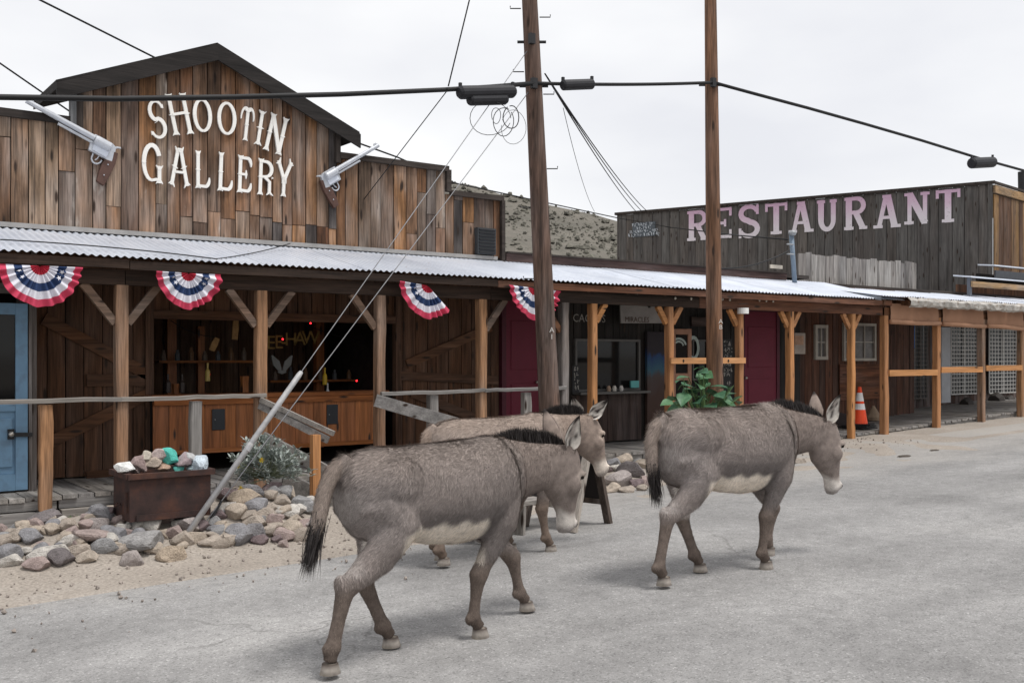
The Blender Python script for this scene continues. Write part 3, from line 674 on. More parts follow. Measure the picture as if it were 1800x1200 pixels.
# rafters, purlins, dark underside boards
for k in range(24):
    xx = -1.0 + k*.70; MB().bar((xx, YE+.06, zEv-.075), (xx, YW-.05, 3.045-.085), .05, .09).build('rafter', W_PORCHX, PORCH, pivot=True)
for k, xa in enumerate((-1.2, 2.9, 7.3, 11.0)):
    xb = (2.9, 7.3, 11.0, 15.55)[k]
    MB().bar((xa+.004, YP, 2.47), (xb-.004, YP, 2.47), .09, .15).build('beam', W_BEAM if xa < 8 else wood('porch_beam_red', [(.13,.055,.03),(.17,.07,.035)], 'X', grey=.2, greyc=(.12,.09,.08)), PORCH, pivot=True)
    MB().bar((xa+.004, YE+.035, zEv-.075), (xb-.004, YE+.035, zEv-.065), .025, .085).build('fascia', W_BEAM if xa < 7 else wood('porch_beam_red', [(.13,.055,.03),(.17,.07,.035)], 'X', grey=.2, greyc=(.12,.09,.08)), PORCH, pivot=True)
def post(px, mat, w_=.115, d_=.115, top=2.394, bot=None, name='post', parent=PORCH, Y=YP):
    X = PY(px, 650, Y).x; zb = (ground_h(X, Y) - .02) if bot is None else bot
    q = MB(); n = 7; rings = []
    for i in range(n):
        z = zb + (top-zb)*i/(n-1); jx, jy = random.uniform(-.005, .005), random.uniform(-.004, .004); s_ = 1+random.uniform(-.04, .04)
        hx, hy = w_/2*s_, d_/2*s_; cxx = .012
        rings.append([Vector((X+jx+sx*hx-(sx*cxx if e else 0), Y+jy+sy*hy-(0 if e else sy*cxx), z)) for sx, sy, e in ((-1,-1,0),(-1,-1,1),(1,-1,1),(1,-1,0),(1,1,0),(1,1,1),(-1,1,1),(-1,1,0))])
    q.loft(rings); return q.build(name, mat, parent, origin=(X, Y, zb)), X
W_BRACE = wood('shaded_brace_wood', [(.15,.095,.065),(.18,.115,.08)], 'X', grey=.3, greyc=(.14,.125,.115))  # braces darker than their posts, with shade painted into the wood tone
def brace(X, sg, mat, ln=.36, z0=2.02, top=2.40):
    MB().bar((X+sg*.06, YP, z0), (X+sg*ln, YP, top), .055, .075).build('brace', mat, PORCH, pivot=True)
for px, mt, br, w_ in ((213, W_POST, (-1, 1), .118), (458, W_POST, (-1, 1), .115), (667, W_POST, (-1,), .112), (846, W_POST, (1,), .112)):
    _, X = post(px, mt, w_)
    for s_ in br: brace(X, s_, W_BRACE)
_, X = post(990, wood('old_dark_post', [(.12,.105,.10),(.15,.125,.11)], 'Z', grey=.4), .125); brace(X, -1, W_PORCHX)
for px, br in ((1041, (1,)), (1176, (-1, 1)), (1299, (-1,)), (1388, (-1, 1)), (1496, (-1, 1))):
    _, X = post(px, W_NEW, .098, bot=None if px < 1400 else None)
    for s_ in br: brace(X, s_, W_NEWX, .23, 2.16)
# second roof section, a step higher, to the right
P2 = thing('porch_annex', 'lower right porch roof with sagging tin edge and roll-up blinds below', 'porch', (18, YP, .5))
tm2 = tin_mesh(.684, YE-.10, 2.70, YW+1.0, 3.13)
x = 15.05; k = 0
while x < 22.3:
    o = add('roof_sheet', tm2, M_TIN, None, (x, random.uniform(-.03, .03), (k % 2)*.006 + random.uniform(-.006, .006))); o.rotation_euler = (0, random.uniform(-.006, .006), random.uniform(-.006, .006)); attach(o, P2); x += .64; k += 1
MB().poly([(15.055, YE-.1, 2.62), (15.055, YW+1.0, 3.02), (15.055, YW+1.0, 3.11), (15.055, YE-.1, 2.685)]).build('side_flashing', plain('flashing_blue', (.20,.225,.25), .5, metal=.3), P2)
# crumpled metal edge strip
q = MB(); n = 46
for r_, (dy, dz) in enumerate(((-.14, 2.69), (-.20, 2.64), (-.19, 2.56), (-.15, 2.53))):
    for i in range(n): q.v.append((15.75 + 4.6*i/(n-1), YE+dy+random.uniform(-.012, .012), dz+random.uniform(-.014, .014)))
for r_ in range(3):
    for i in range(n-1): a = r_*n+i; q.f.append((a, a+1, a+n+1, a+n))
q.build('edge_strip', plain('crumpled_tin', (.40,.38,.35), .55, metal=.2, var=.25, dirt=(.22,.17,.13)), P2)
MB().bar((15.5, YP, 2.46), (22.2, YP, 2.46), .09, .14).build('beam', W_PORCHX, P2, pivot=True)
for k in range(10): MB().bar((15.3+k*.72, YE, 2.60), (15.3+k*.72, YW+.95, 3.05), .05, .09).build('rafter', W_PORCHX, P2, pivot=True)
apx = []
for px in (1554, 1646, 1725, 1794):
    X = PY(px, 650, YP).x; _, X = post(px, W_NEW if px < 1700 else W_POST, .12, top=2.39, bot=deck_z(X)-.16, parent=P2); apx.append(X)
for xa, xb, py in ((apx[0], apx[1], 654), (apx[1], apx[2], 650), (apx[2], apx[3], 648)):
    z_ = PY(1650, py, YP).z; MB().bar((xa+.062, YP-.045, z_), (xb-.062, YP-.045, z_), .05, .105).build('rail', W_NEWX, P2, pivot=True)
M_BLIND = plain('tan_blind_cloth', (.36,.20,.125), .9, var=.12, scale=3)
for k, (xa, xb) in enumerate(((apx[0], apx[1]), (apx[1], apx[2]), (apx[2], apx[3]))):
    zt = 2.60; zb = 2.25 - .01*k
    bl = thing('roller_blind', ('tan roll-up blind nearest the traffic cone', 'tan roll-up blind in the middle of the three bays', 'tan roll-up blind in the last bay at right')[k], 'blind', ((xa+xb)/2, YP-.06, zt), 'roll-up blinds under the annex roof')
    q = MB(); n = 14
    for z, dy in ((zt, 0), ((zt+zb)/2, -.012), (zb+.05, -.006)):
        for i in range(n): q.v.append((xa+.07+(xb-xa-.14)*i/(n-1), YP-.075+dy+random.uniform(-.003, .003), z+random.uniform(-.004, .004)))
    for r_ in range(2):
        for i in range(n-1): a = r_*n+i; q.f.append((a, a+1, a+n+1, a+n))
    q.build('cloth', M_BLIND, bl, smooth=True)
    MB().tube([(xa+.05, YP-.095, zb+.035), ((xa+xb)/2, YP-.095, zb+.025), (xb-.05, YP-.095, zb+.033-.02*k)], .042, 12).build('roll', M_BLIND, bl, smooth=True)

# ================================================================ railings and steps
RAIL = thing('railing', 'weathered grey rail and posts along the boardwalk left of the steps', 'railing', (2.8, YP-.06, ZD))
RAIL2 = thing('railing', 'weathered grey rail and posts between the steps and the leaning pole', 'railing', (7, YP-.06, ZD))
zRl = 1.275
def rail(xa, xb, z0, z1, parent, r_=.055):
    n = 8; q = MB(); pts = [Vector((xa+(xb-xa)*i/n, YP-.075+random.uniform(-.006, .006), z0+(z1-z0)*i/n+random.uniform(-.006, .006))) for i in range(n+1)]
    rings = []
    for p in pts: rings.append([p+Vector((0, a, b)) for a, b in ((-.019, -.021), (.019, -.021), (.021, .015), (.013, .022), (-.015, .021), (-.021, .014))])
    q.loft(rings); q.build('rail', W_GREYX, parent, pivot=True)
xp = {px: PY(px, 650, YP).x for px in (80, 213, 343, 458, 667, 760, 846, 925, 990)}
rail(.2, xp[213]-.02, zRl, zRl+.002, RAIL); rail(xp[213]-.018, xp[458]+.03, zRl, zRl, RAIL); rail(xp[667]-.02, xp[846], zRl-.015, zRl+.0, RAIL2); rail(xp[846]+.002, xp[990]-.01, zRl, zRl+.01, RAIL2)
for px, par in ((80, RAIL), (343, RAIL), (760, RAIL2), (925, RAIL2)): post(px, W_GREYZ if px > 100 else W_POST, .115, .10, zRl-.042, None if px > 100 else ZD-.12, 'baluster', par, YP-.02)
STEPS = thing('porch_steps', 'short wooden stairway with sloping handrails down from the boardwalk', 'stairs', (5.2, 10, 0))
def hr(a, b, w_=.05, h_=.13, mat=W_GREYX, name='handrail'): return MB().bar(a, b, w_, h_).build(name, mat, STEPS, pivot=True)
A0 = PY(458, 702, YP-.09); A1 = PY(587, 762, 9.72)
hr(A0, A1, .045, .05); hr(A0+Vector((0, .03, -.06)), A1+Vector((-.05, .03, -.065)), .04, .075)
B0 = PY(462, 768, YP-.09); B1 = PY(577, 829, 9.72); hr(B0, B1, .04, .12)
C0 = PY(500, 845, YP-.15); C1 = PY(580, 888, 9.72); hr(C0, C1, .045, .22, name='stringer')
Xn = PY(554, 800, 9.80).x
q = MB().box((Xn, 9.80, .42), (.085, .085, .92)); q.build('newel_post', W_NEW, STEPS, pivot=True)
D0 = PY(660, 703, YP-.09); dr = (A1-A0); D1 = D0 + Vector((dr.x*1.9, dr.y*1.05, dr.z*1.05)); hr(D0, D1, .06, .14)
Xm = D1.x-.12; MB().box((Xm, D1.y+.08, .40), (.085, .085, .75)).build('newel_post', W_POST, STEPS, pivot=True)
for k, (yy, zz) in enumerate(((10.30, .26), (10.02, .15))):
    sh = (10.4-yy)*.7
    MB().box(((xp[458]+xp[667])/2+sh+.02, yy, zz), (xp[667]-xp[458]-.12, .28, .04)).build('tread', W_GREYX, STEPS, pivot=True); MB().box(((xp[458]+xp[667])/2+sh+.02, yy-.12, zz-.075), (xp[667]-xp[458]-.14, .025, .11)).build('riser', W_GREYX, STEPS, pivot=True)

# ================================================================ bunting fans under the eave
M_RED = plain('bunting_red', (.42,.022,.045), .85, var=.12, scale=12); M_RED2 = plain('bunting_backlit_red', (.50,.05,.10), .85, var=.18, scale=7); M_WHT = plain('bunting_white', (.66,.66,.72), .85, var=.08, scale=12); M_NAVY = plain('bunting_navy', (.022,.045,.12), .85, var=.12, scale=12)  # outer red is paler and pinker: light through the cloth painted in
def bunting(label, cpx, cpy, rad, a0=180, a1=360, yaw=0, skew=0, drop=1.05, stars=(196, 214, 326, 344)):
    c = PY(cpx, cpy, YE-.03); t = thing('bunting', label, 'bunting', c, 'patriotic fan buntings under the eave')
    cy_, sy_ = math.cos(R(yaw)), math.sin(R(yaw))
    def pt(a, r_, off=0):
        ph = (a-180)/180*11*2*math.pi + 1.7*math.sin(R(a)*3+cpx) + .9*math.sin(R(a)*7+cpx*2); rr = r_*rad*(1+.012*math.sin(ph)*r_ + .05*math.exp(-((a-266)/10)**2)*r_ + .02*math.sin(R(a)*5+cpx)*r_)
        x = rr*math.cos(R(a)); z = rr*math.sin(R(a))*drop + skew*x; y = -.022*(.25+r_)*math.sin(ph) + .02*r_*math.sin(R(a)*4+cpx) - .04*r_ - off
        return (x*cy_ - y*sy_, x*sy_ + y*cy_, z)
    for name, ra, rb, mt in (('red_band', .03, .23, M_RED), ('white_band', .23, .43, M_WHT), ('blue_band', .43, .63, M_NAVY), ('white_band', .63, .82, M_WHT), ('red_band', .82, 1.0, M_RED2)):
        q = MB(); n = 156; rows_n = 3
        for r_ in range(rows_n):
            for i in range(n+1): q.v.append(pt(a0+(a1-a0)*i/n, ra+(rb-ra)*r_/(rows_n-1)))
        for r_ in range(rows_n-1):
            for i in range(n): a = r_*(n+1)+i; q.f.append((a, a+1, a+n+2, a+n+1))
        o = q.build(name, mt, None, smooth=True); o.parent = t
    for a in stars:
        if not a0 < a < a1: continue
        q = MB(); cc_ = Vector(pt(a, .53, .03)); e1 = (Vector(pt(a+4, .53, .03))-cc_).normalized(); e2 = (Vector(pt(a, .60, .03))-cc_).normalized()
        q.v.append(tuple(cc_+Vector((0, -.003, 0))))
        for k in range(10): rr = (.026 if k % 2 == 0 else .011); q.v.append(tuple(cc_ + e1*rr*math.cos(R(36*k+90)) + e2*rr*math.sin(R(36*k+90)) + Vector((0, -.003, 0))))
        q.f = [(0, 1+k, 1+(k+1) % 10) for k in range(10)]
        o = q.build('star', M_WHT, None); o.parent = t
    return t
bunting('red white and blue bunting fan above the blue door', 70, 467, .355)
bunting('red white and blue bunting fan above the counter at left', 331, 480, .33)
bunting('half-folded bunting fan hanging askew beside the guy wires', 752, 502, .37, 180, 318, yaw=-8, skew=-.10, drop=1.0)
bunting('bunting fan partly hidden behind the leaning utility pole', 938, 506, .37, 180, 360, yaw=-5, skew=-.08)
# ================================================================ lettering for painted signs (flat print)
def text_obj(name, txt, size, mat, parent, loc, ux, uz, thick=.0015, align='CENTER'):
    cu = bpy.data.curves.new('t', 'FONT'); cu.body = txt; cu.size = size; cu.align_x = align; cu.align_y = 'CENTER'; cu.extrude = thick; cu.resolution_u = 2
    ob = bpy.data.objects.new('t', cu); COL.objects.link(ob); dg = bpy.context.evaluated_depsgraph_get(); dg.update()
    me = bpy.data.meshes.new_from_object(ob.evaluated_get(dg)); bpy.data.objects.remove(ob)
    ux = Vector(ux).normalized(); uz = Vector(uz).normalized(); un = ux.cross(uz)
    me.transform(Matrix((ux, uz, un)).transposed().to_4x4())
    me.materials.clear(); me.materials.append(mat); return add(name, me, mat, parent, loc)
def scribble(parent, mat, centre, ux, width, height, seed):
    """a worn line of paint marks, too faded to read"""
    rr = random.Random(seed); ux = Vector(ux).normalized(); un = ux.cross(Vector((0, 0, 1))); q = MB(); x = -width/2; k = 0
    while x < width/2:
        w_ = height*rr.uniform(.35, .7)
        for _ in range(rr.choice((2, 3, 3))):
            a = (x+rr.uniform(0, w_), rr.choice((-.5, 0, .5))*height*rr.uniform(.7, 1)); b_ = (x+rr.uniform(0, w_), -a[1] if rr.random() < .6 else a[1]+rr.uniform(-.3, .3)*height)
            if abs(a[0]-b_[0])+abs(a[1]-b_[1]) < height*.3: b_ = (a[0]+w_*.6, a[1])
            stroke(q, [a, b_], height*.16, None, .001, lambda u, v, d_: Vector(centre)+ux*u+Vector((0, 0, v))+un*d_, k*.0003); k += 1
        x += w_*1.35 if rr.random() > .15 else w_*2.2
    o = q.build('lettering', mat, parent); o['kind'] = 'stuff'; return o
M_CHALK = plain('faded_white_paint', (.27,.255,.235), .8, var=.3, scale=30)
def box_between(name, pxa, pya, pxb, pyb, Y, th, mat, parent, **kw):
    a = PY(pxa, pya, Y); b = PY(pxb, pyb, Y); z0 = min(a.z, b.z); z1 = max(a.z, b.z)
    return MB().box(((a.x+b.x)/2, Y-th/2, (z0+z1)/2), (b.x-a.x, th, z1-z0)).build(name, mat, parent, pivot=True, **kw)
def window(name, pxa, pxb, pyt, pyb, Y, parent, fmat, gmat, fw=.05, bars=(1, 1), depth=.05):
    """frame, glass and glazing bars; returns the frame"""
    a = PY(pxa, (pyt+pyb)/2, Y); b = PY(pxb, (pyt+pyb)/2, Y); mx = (pxa+pxb)/2; zt = PY(mx, pyt, Y).z; zb = PY(mx, pyb, Y).z
    q = MB(); x0, x1 = a.x, b.x
    q.box(((x0+x1)/2, Y-depth/2, zt-fw/2), (x1-x0, depth, fw)); q.box(((x0+x1)/2, Y-depth/2, zb+fw/2), (x1-x0, depth, fw))
    q.box((x0+fw/2, Y-depth/2, (zt+zb)/2), (fw, depth-.004, zt-zb-2*fw)); q.box((x1-fw/2, Y-depth/2, (zt+zb)/2), (fw, depth-.004, zt-zb-2*fw))
    fr = q.build(name, fmat, parent, origin=((x0+x1)/2, Y, zb))
    MB().box(((x0+x1)/2, Y-.008, (zt+zb)/2), (x1-x0-2*fw, .008, zt-zb-2*fw)).build('pane', gmat, fr, pivot=True)
    for i in range(bars[0]): xx = x0+fw+(x1-x0-2*fw)*(i+1)/(bars[0]+1); MB().box((xx, Y-.024, (zt+zb)/2), (.022, .02, zt-zb-2*fw)).build('glazing_bar', fmat, fr, pivot=True)
    for i in range(bars[1]): zz = zb+fw+(zt-zb-2*fw)*(i+1)/(bars[1]+1); MB().box(((x0+x1)/2, Y-.026, zz), (x1-x0-2*fw, .018, .022)).build('glazing_bar', fmat, fr, pivot=True)
    return fr, (x0, x1, zb, zt)
M_GLASS = glass_mat('dark_glass'); M_REDD = plain('maroon_paint', (.125,.012,.028), .6, var=.12, scale=3)
BLACKW = [(.022,.019,.017),(.030,.025,.022),(.018,.016,.015)]
W_BLACK = wood('black_siding', BLACKW, 'Z', grey=.15, greyc=(.045,.04,.038)); W_BLACKX = wood('black_siding', BLACKW, 'X', grey=.15, greyc=(.045,.04,.038))

# ================================================================ low shop with two maroon doors
SHOP = thing('low_shop', 'low dark plank shop with two maroon doors and a wide window', 'shop', (11.5, 12, ZD))
xS0, xS1 = xRE+.06, PY(1405, 650, YW).x
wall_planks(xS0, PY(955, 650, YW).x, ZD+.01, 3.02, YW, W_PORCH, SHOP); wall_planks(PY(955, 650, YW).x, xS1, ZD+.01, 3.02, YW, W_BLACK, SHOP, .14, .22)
sheet_box('backing_sheet', (xS0, YW+.004, ZD), (xS1, YW+.05, 3.02), M_DARK, SHOP); sheet_box('roof', (xS0, YW+.02, 3.10), (xS1+.3, 18, 3.16), W_DARKTRIM, SHOP)
M_FASC = wood('maroon_fascia', [(.075,.045,.040),(.095,.058,.050)], 'X', grey=.35, greyc=(.13,.10,.095), knots=False)
za = PY(1100, 461, YW-.02).z; zb_ = PY(1100, 474, YW-.02).z; xF = PY(1377, 475, YW).x
MB().bar((xS0+.02, YW-.05, za-.055), (xF, YW-.05, za-.055), .05, .11).build('fascia_board', M_FASC, SHOP, pivot=True); MB().bar((xS0+.02, YW-.03, za-.19), (xF-.05, YW-.03, za-.19), .05, .15).build('fascia_board', M_FASC, SHOP, pivot=True)
MB().bar((xS0+.02, YW-.065, za+.012), (xF, YW-.065, za+.012), .10, .022).build('cap_board', W_DARKTRIM, SHOP, pivot=True)
box_between('small_plate', 1353, 465, 1374, 473, YW-.08, .02, plain('cream_plate', (.50,.45,.38), .7), SHOP)
def flat_door(label, pxa, pxb, pyt, knob_px):
    a = PY(pxa, 650, YW-.05).x; b = PY(pxb, 650, YW-.05).x; zt = PY((pxa+pxb)/2, pyt, YW-.05).z; t = thing('maroon_door', label, 'door', (a, YW-.05, ZD), 'maroon shop doors')
    MB().box(((a+b)/2, YW-.055, (ZD+.01+zt)/2), (b-a, .045, zt-ZD-.012)).build('door_leaf', M_REDD, t, pivot=True)
    for xx in (a-.04, b+.04): MB().box((xx, YW-.06, (ZD+zt)/2+.03), (.075, .07, zt-ZD+.07)).build('door_frame', plain('maroon_trim', (.07,.012,.022), .6), t, pivot=True)
    MB().box(((a+b)/2, YW-.06, zt+.04), (b-a-.002, .065, .07)).build('door_frame', plain('maroon_trim', (.07,.012,.022), .6), t, pivot=True)
    for zz in (.95, 1.85): MB().box(((a+b)/2, YW-.082, zz), (b-a-.18, .014, .70)).build('panel', M_REDD, t, pivot=True, bevel=.006)
    k = MB(); kx = PY(knob_px, 662, YW-.12); k.blob((kx.x, YW-.115, 1.32), (.026, .026, .026), 10, 7); k.build('door_knob', plain('knob_brass', (.45,.42,.38), .3, metal=.8), t, smooth=True)
    return t
flat_door('maroon door behind the leaning utility pole', 887, 953, 520, 945); flat_door('maroon door between the orange posts right of the straight pole', 1306, 1362, 548, 1312)
# wide window with counter
wf, (wx0, wx1, wz0, wz1) = window('window', 1008, 1122, 596, 687, YW-.03, SHOP, plain('window_trim', (.10,.095,.09), .6), M_GLASS, .035, (0, 0))
MB().box(((wx0+wx1)/2, YW-.16, wz0-.02), (wx1-wx0+.1, .20, .035)).build('window_sill', plain('window_trim', (.10,.095,.09), .6), SHOP, pivot=True)
wall_planks(wx0-.05, wx1+.05, ZD+.03, wz0-.05, YW-.035, wood('brown_panel', [(.050,.032,.028),(.058,.038,.032)], 'Z', grey=.1, knots=False), SHOP, .3, .4, .015)
tag(box_between('card', 1107, 669, 1121, 681, YW-.13, .03, plain('teal_card', (.10,.33,.33), .7), None), 'small teal box on the sill of the wide shop window', 'box')
for k, (px, c) in enumerate(((1080, (.55,.52,.47)), (1092, (.6,.58,.55)), (1070, (.4,.28,.2)))):
    p = PY(px, 682, YW-.16); q = MB(); q.tube([(p.x, p.y, wz0), (p.x, p.y, wz0+.05), (p.x, p.y, wz0+.075), (p.x, p.y, wz0+.085)], [.030, .034, .022, .024], 10)
    tag(q.build('jar', plain('jar%d' % k, c, .4)), ('pale jar in the middle of the shop window sill', 'white jar on the window sill beside the teal box', 'brown jar at the far side of the window sill')[k], 'jar', 'jars on the window sill')
# painted words on the wall
W1 = thing('painted_sign', 'white hand-painted word on the dark wall behind an orange post', 'sign', PY(1038, 563, YW-.06)); text_obj('lettering', 'CACTUS', .17, M_CHALK, W1, PY(1036, 560, YW-.032), (1,0,0), (0,0,1))
MS = thing('cutout_sign', 'white mesa-shaped board with faded lettering hung under the porch', 'sign', PY(1130, 540, YW-.25))
pts = [(1090, 568), (1168, 568), (1168, 556), (1160, 548), (1154, 551), (1150, 536), (1146, 531), (1142, 541), (1138, 541), (1131, 528), (1124, 522), (1120, 517), (1098, 518), (1094, 532), (1089, 537)]
c0 = PY(1130, 540, YW-.25); Q = [(PY(x_, y_, YW-.25).x-c0.x, PY(x_, y_, YW-.25).z-c0.z) for x_, y_ in pts]
MB().prism(Q, .02, (c0.x, YW-.25, c0.z)).build('board', plain('greyed_white', (.30,.285,.275), .85, var=.15, scale=5), MS)
text_obj('lettering', 'MIRACLES', .115, plain('dull_brown_paint', (.10,.07,.055), .85), MS, PY(1120, 562, YW-.275), (1,0,0), (0,0,1))
for xx in (PY(1100, 520, YW-.25).x, PY(1140, 545, YW-.25).x): MB().tube([(xx, YW-.24, 2.25), (xx, YW-.24, 2.78)], .004, 5).build('hanger', M_IRON, MS)
# mural panel, screen door, dark notice boards
mu, nt, b = new_mat('desert_mural'); cc, _ = coords(nt, (1,1,1), 'Generated', False); sx = N(nt, 'ShaderNodeSeparateXYZ'); nt.links.new(cc, sx.inputs[0])
nz_ = N(nt, 'ShaderNodeTexNoise', Scale=3.0, Detail=3.0); nt.links.new(cc, nz_.inputs['Vector']); ad = N(nt, 'ShaderNodeMath', operation='MULTIPLY_ADD'); nt.links.new(nz_.outputs[0], ad.inputs[0]); ad.inputs[1].default_value = .35; nt.links.new(sx.outputs[2], ad.inputs[2])
nt.links.new(ramp(nt, [(.0, (.05,.028,.022)), (.55, (.06,.035,.028)), (.72, (.07,.055,.055)), (.80, (.04,.10,.14)), (.95, (.022,.05,.13)), (1.12, (.03,.025,.03))], ad.outputs[0]).outputs[0], b.inputs['Base Color'])
o = box_between('mural_panel', 1134, 583, 1173, 762, YW-.06, .05, mu, None); tag(o, 'brown panel with a blue painted desert scene beside the window', 'panel')
SD = thing('screen_door', 'pinkish framed screen door with pale curved painted letters', 'door', PY(1195, 760, YW-.12))
M_PINKW = plain('bare_pink_wood', (.34,.185,.125), .75, var=.15)
for (xa, ya, xb, yb) in ((1180, 578, 1185, 752), (1207, 578, 1213, 752), (1185.2, 578, 1206.8, 588), (1185.2, 656, 1206.8, 668), (1185.2, 735, 1206.8, 752)): box_between('door_frame', xa, ya, xb, yb, YW-.09, .035, M_PINKW, SD)
box_between('screen', 1185.2, 588.5, 1206.8, 655.5, YW-.095, .01, M_DARK, SD); box_between('screen', 1185.2, 668.5, 1206.8, 734.5, YW-.095, .01, M_DARK, SD)
q = MB(); p0 = PY(1193, 601, YW-.115)
for (rx, w_, k) in ((.17, .035, 0), (.11, .03, 1)): stroke(q, arc(0, 0, rx, rx*.8, 15, 150, 12), w_, None, .003, lambda u, v, d_: (p0.x+u, YW-.113-d_, p0.z+v-.08), k*.001)
q.build('lettering', plain('pale_teal_paint', (.36,.42,.39), .8, var=.2), SD)
wf2, _ = window('window', 1214, 1243, 597, 668, YW-.03, SHOP, plain('window_trim', (.10,.095,.09), .6), M_GLASS, .03, (0, 0))
q = MB(); p1 = PY(1219, 611, YW-.09); stroke(q, arc(0, 0, .115, .17, 160, -150, 16), .06, .05, .003, lambda u, v, d_: (p1.x+u, YW-.088-d_, p1.z+v), 0); tag(q.build('painted_mark', plain('pale_teal_paint', (.36,.42,.39), .8)), 'pale curved painted letter on the glass left of the straight pole', 'sign')
box_between('brown_board', 1214, 557, 1243, 574, YW-.05, .03, wood('brown_panel', [(.050,.032,.028),(.058,.038,.032)], 'X', grey=.1, knots=False), SHOP)
NB = thing('notice_board', 'narrow black hanging board with white writing right of the straight pole', 'sign', PY(1277, 640, YW-.4)); box_between('board', 1268, 596, 1285, 690, YW-.4, .02, plain('sign_black', (.012,.012,.013), .6), NB)
for k, py in enumerate((604, 615, 626, 640, 650, 658, 673)): scribble(NB, M_CHALK, PY(1276.5, py, YW-.4)+Vector((0, -.0225, 0)), (1,0,0), .17 if k < 6 else .06, .07, k)
# the two small vertical boards behind the dark post
q = thing('notice_board', 'small pale lettering strip hanging behind the dark grey post', 'sign', PY(1010, 660, YW-.4)); box_between('board', 1005, 642, 1017, 690, YW-.42, .015, plain('sign_black', (.012,.012,.013), .6), q)
for k in range(4): scribble(q, M_CHALK, PY(1011, 648+11*k, YW-.42)+Vector((0, -.018, 0)), (1,0,0), .07, .07, 30+k)
# orange cross rail and hanging bits
CR = thing('cross_rail', 'bright new pine board nailed across two orange porch posts', 'rail', PY(1240, 634, YP-.1)); a = PY(1178, 634, YP-.08); c_ = PY(1309, 634, YP-.08)
MB().bar((a.x, YP-.085, a.z), (c_.x, YP-.085, a.z-.0), .035, .085).build('board', wood('fresh_pine', [(.55,.27,.115),(.60,.31,.14)], 'X', grey=.05, contrast=.6), CR, pivot=True)
for px in (1202, 1281): p = PY(px, 634, YP-.11); k = MB(); k.blob((p.x, YP-.105, p.z), (.018, .008, .022), 8, 5); k.build('knot', plain('knot_dark', (.03,.018,.012), .8), CR)
LP = thing('porch_lamp', 'small white drum lamp under the eave beside the maroon door', 'lamp', PY(1306, 545, YP-.12)); p = PY(1306, 546, YP-.14)
MB().tube([(p.x, p.y, p.z-.045), (p.x, p.y, p.z+.04)], .085, 16).build('lamp_shade', plain('lamp_white', (.72,.72,.70), .5, var=.04), LP); MB().tube([(p.x, p.y, p.z+.04), (p.x, p.y, 2.40)], .006, 6).build('stem', M_IRON, LP); MB().bar((p.x-.09, p.y, p.z+.09), (p.x+.09, p.y-.02, p.z+.11), .02, .006).build('bracket', M_IRON, LP)
for k, px in enumerate((1187, 1215, 1270, 1283, 1335, 1347, 1359)):
    p = PY(px, 524+k*.9, YP-.08); q = MB(); q.blob(p, (.016, .016, .022), 8, 6); tag(q.build('light_bulb', plain('bulb_glass', (.55,.52,.45), .2, var=.05), smooth=True), ('first','second','third','fourth','fifth','sixth','seventh')[k] + ' string-light bulb along the porch beam counting from the cut-out sign', 'bulb', 'string-light bulbs under the porch beam')

# ================================================================ end shop: windows, barred windows, wall
END = thing('end_shop', 'reddish brown plank shop with white framed windows and barred panes', 'shop', (18, 12.5, .4))
YR = 12.55; xe1 = 24.6
W_RUST = wood('rust_siding', [(.085,.036,.022),(.11,.045,.025),(.07,.034,.024)], 'Z', grey=.25, greyc=(.085,.06,.05))
wall_planks(xS1+.05, 18.9, ZD, 3.0, YW+.1, W_RUST, END, .16, .24); wall_planks(18.9, xe1, ZD, 3.0, YR, wood('rust_siding_dark', [(.05,.028,.022),(.065,.034,.025)], 'Z'), END, .18, .26)
sheet_box('side_wall', (18.84, YW+.125, ZD), (18.9, YR-.03, 3.0), W_RUST, END); sheet_box('roof', (xS1+.1, YW+.13, 3.0), (xe1, 18, 3.06), W_DARKTRIM, END)
sheet_box('backing_sheet', (xS1+.05, YW+.105, ZD), (18.9, YW+.13, 3.0), M_DARK, END); sheet_box('backing_sheet', (18.9, YR+.01, ZD), (xe1, YR+.06, 3.0), M_DARK, END)
M_CREAM = plain('cream_trim', (.36,.33,.29), .7, var=.12); M_CURT = plain('curtained_glass', (.105,.095,.09), .25, var=.35, scale=5)
window('window', 1430, 1452, 571, 632, YW+.07, END, M_CREAM, M_CURT, .06, (1, 1)); window('window', 1480, 1537, 568, 634, YW+.07, END, M_CREAM, M_CURT, .05, (2, 1))
box_between('wall_panel', 1475, 640, 1548, 700, YW+.05, .02, wood('rust_panel', [(.12,.045,.022),(.14,.055,.027)], 'X', grey=.15), END)
PB = thing('pale_poster', 'pale poster board on the wall between the maroon door and window', 'poster', PY(1405, 600, YW-.02)); box_between('board', 1395, 585, 1414, 622, YW-.035, .02, plain('poster_paper', (.36,.31,.27), .8, var=.2, scale=8), PB); box_between('picture', 1397, 590, 1412, 606, YW-.058, .004, plain('poster_tint', (.42,.26,.18), .8, var=.3, scale=14), PB)
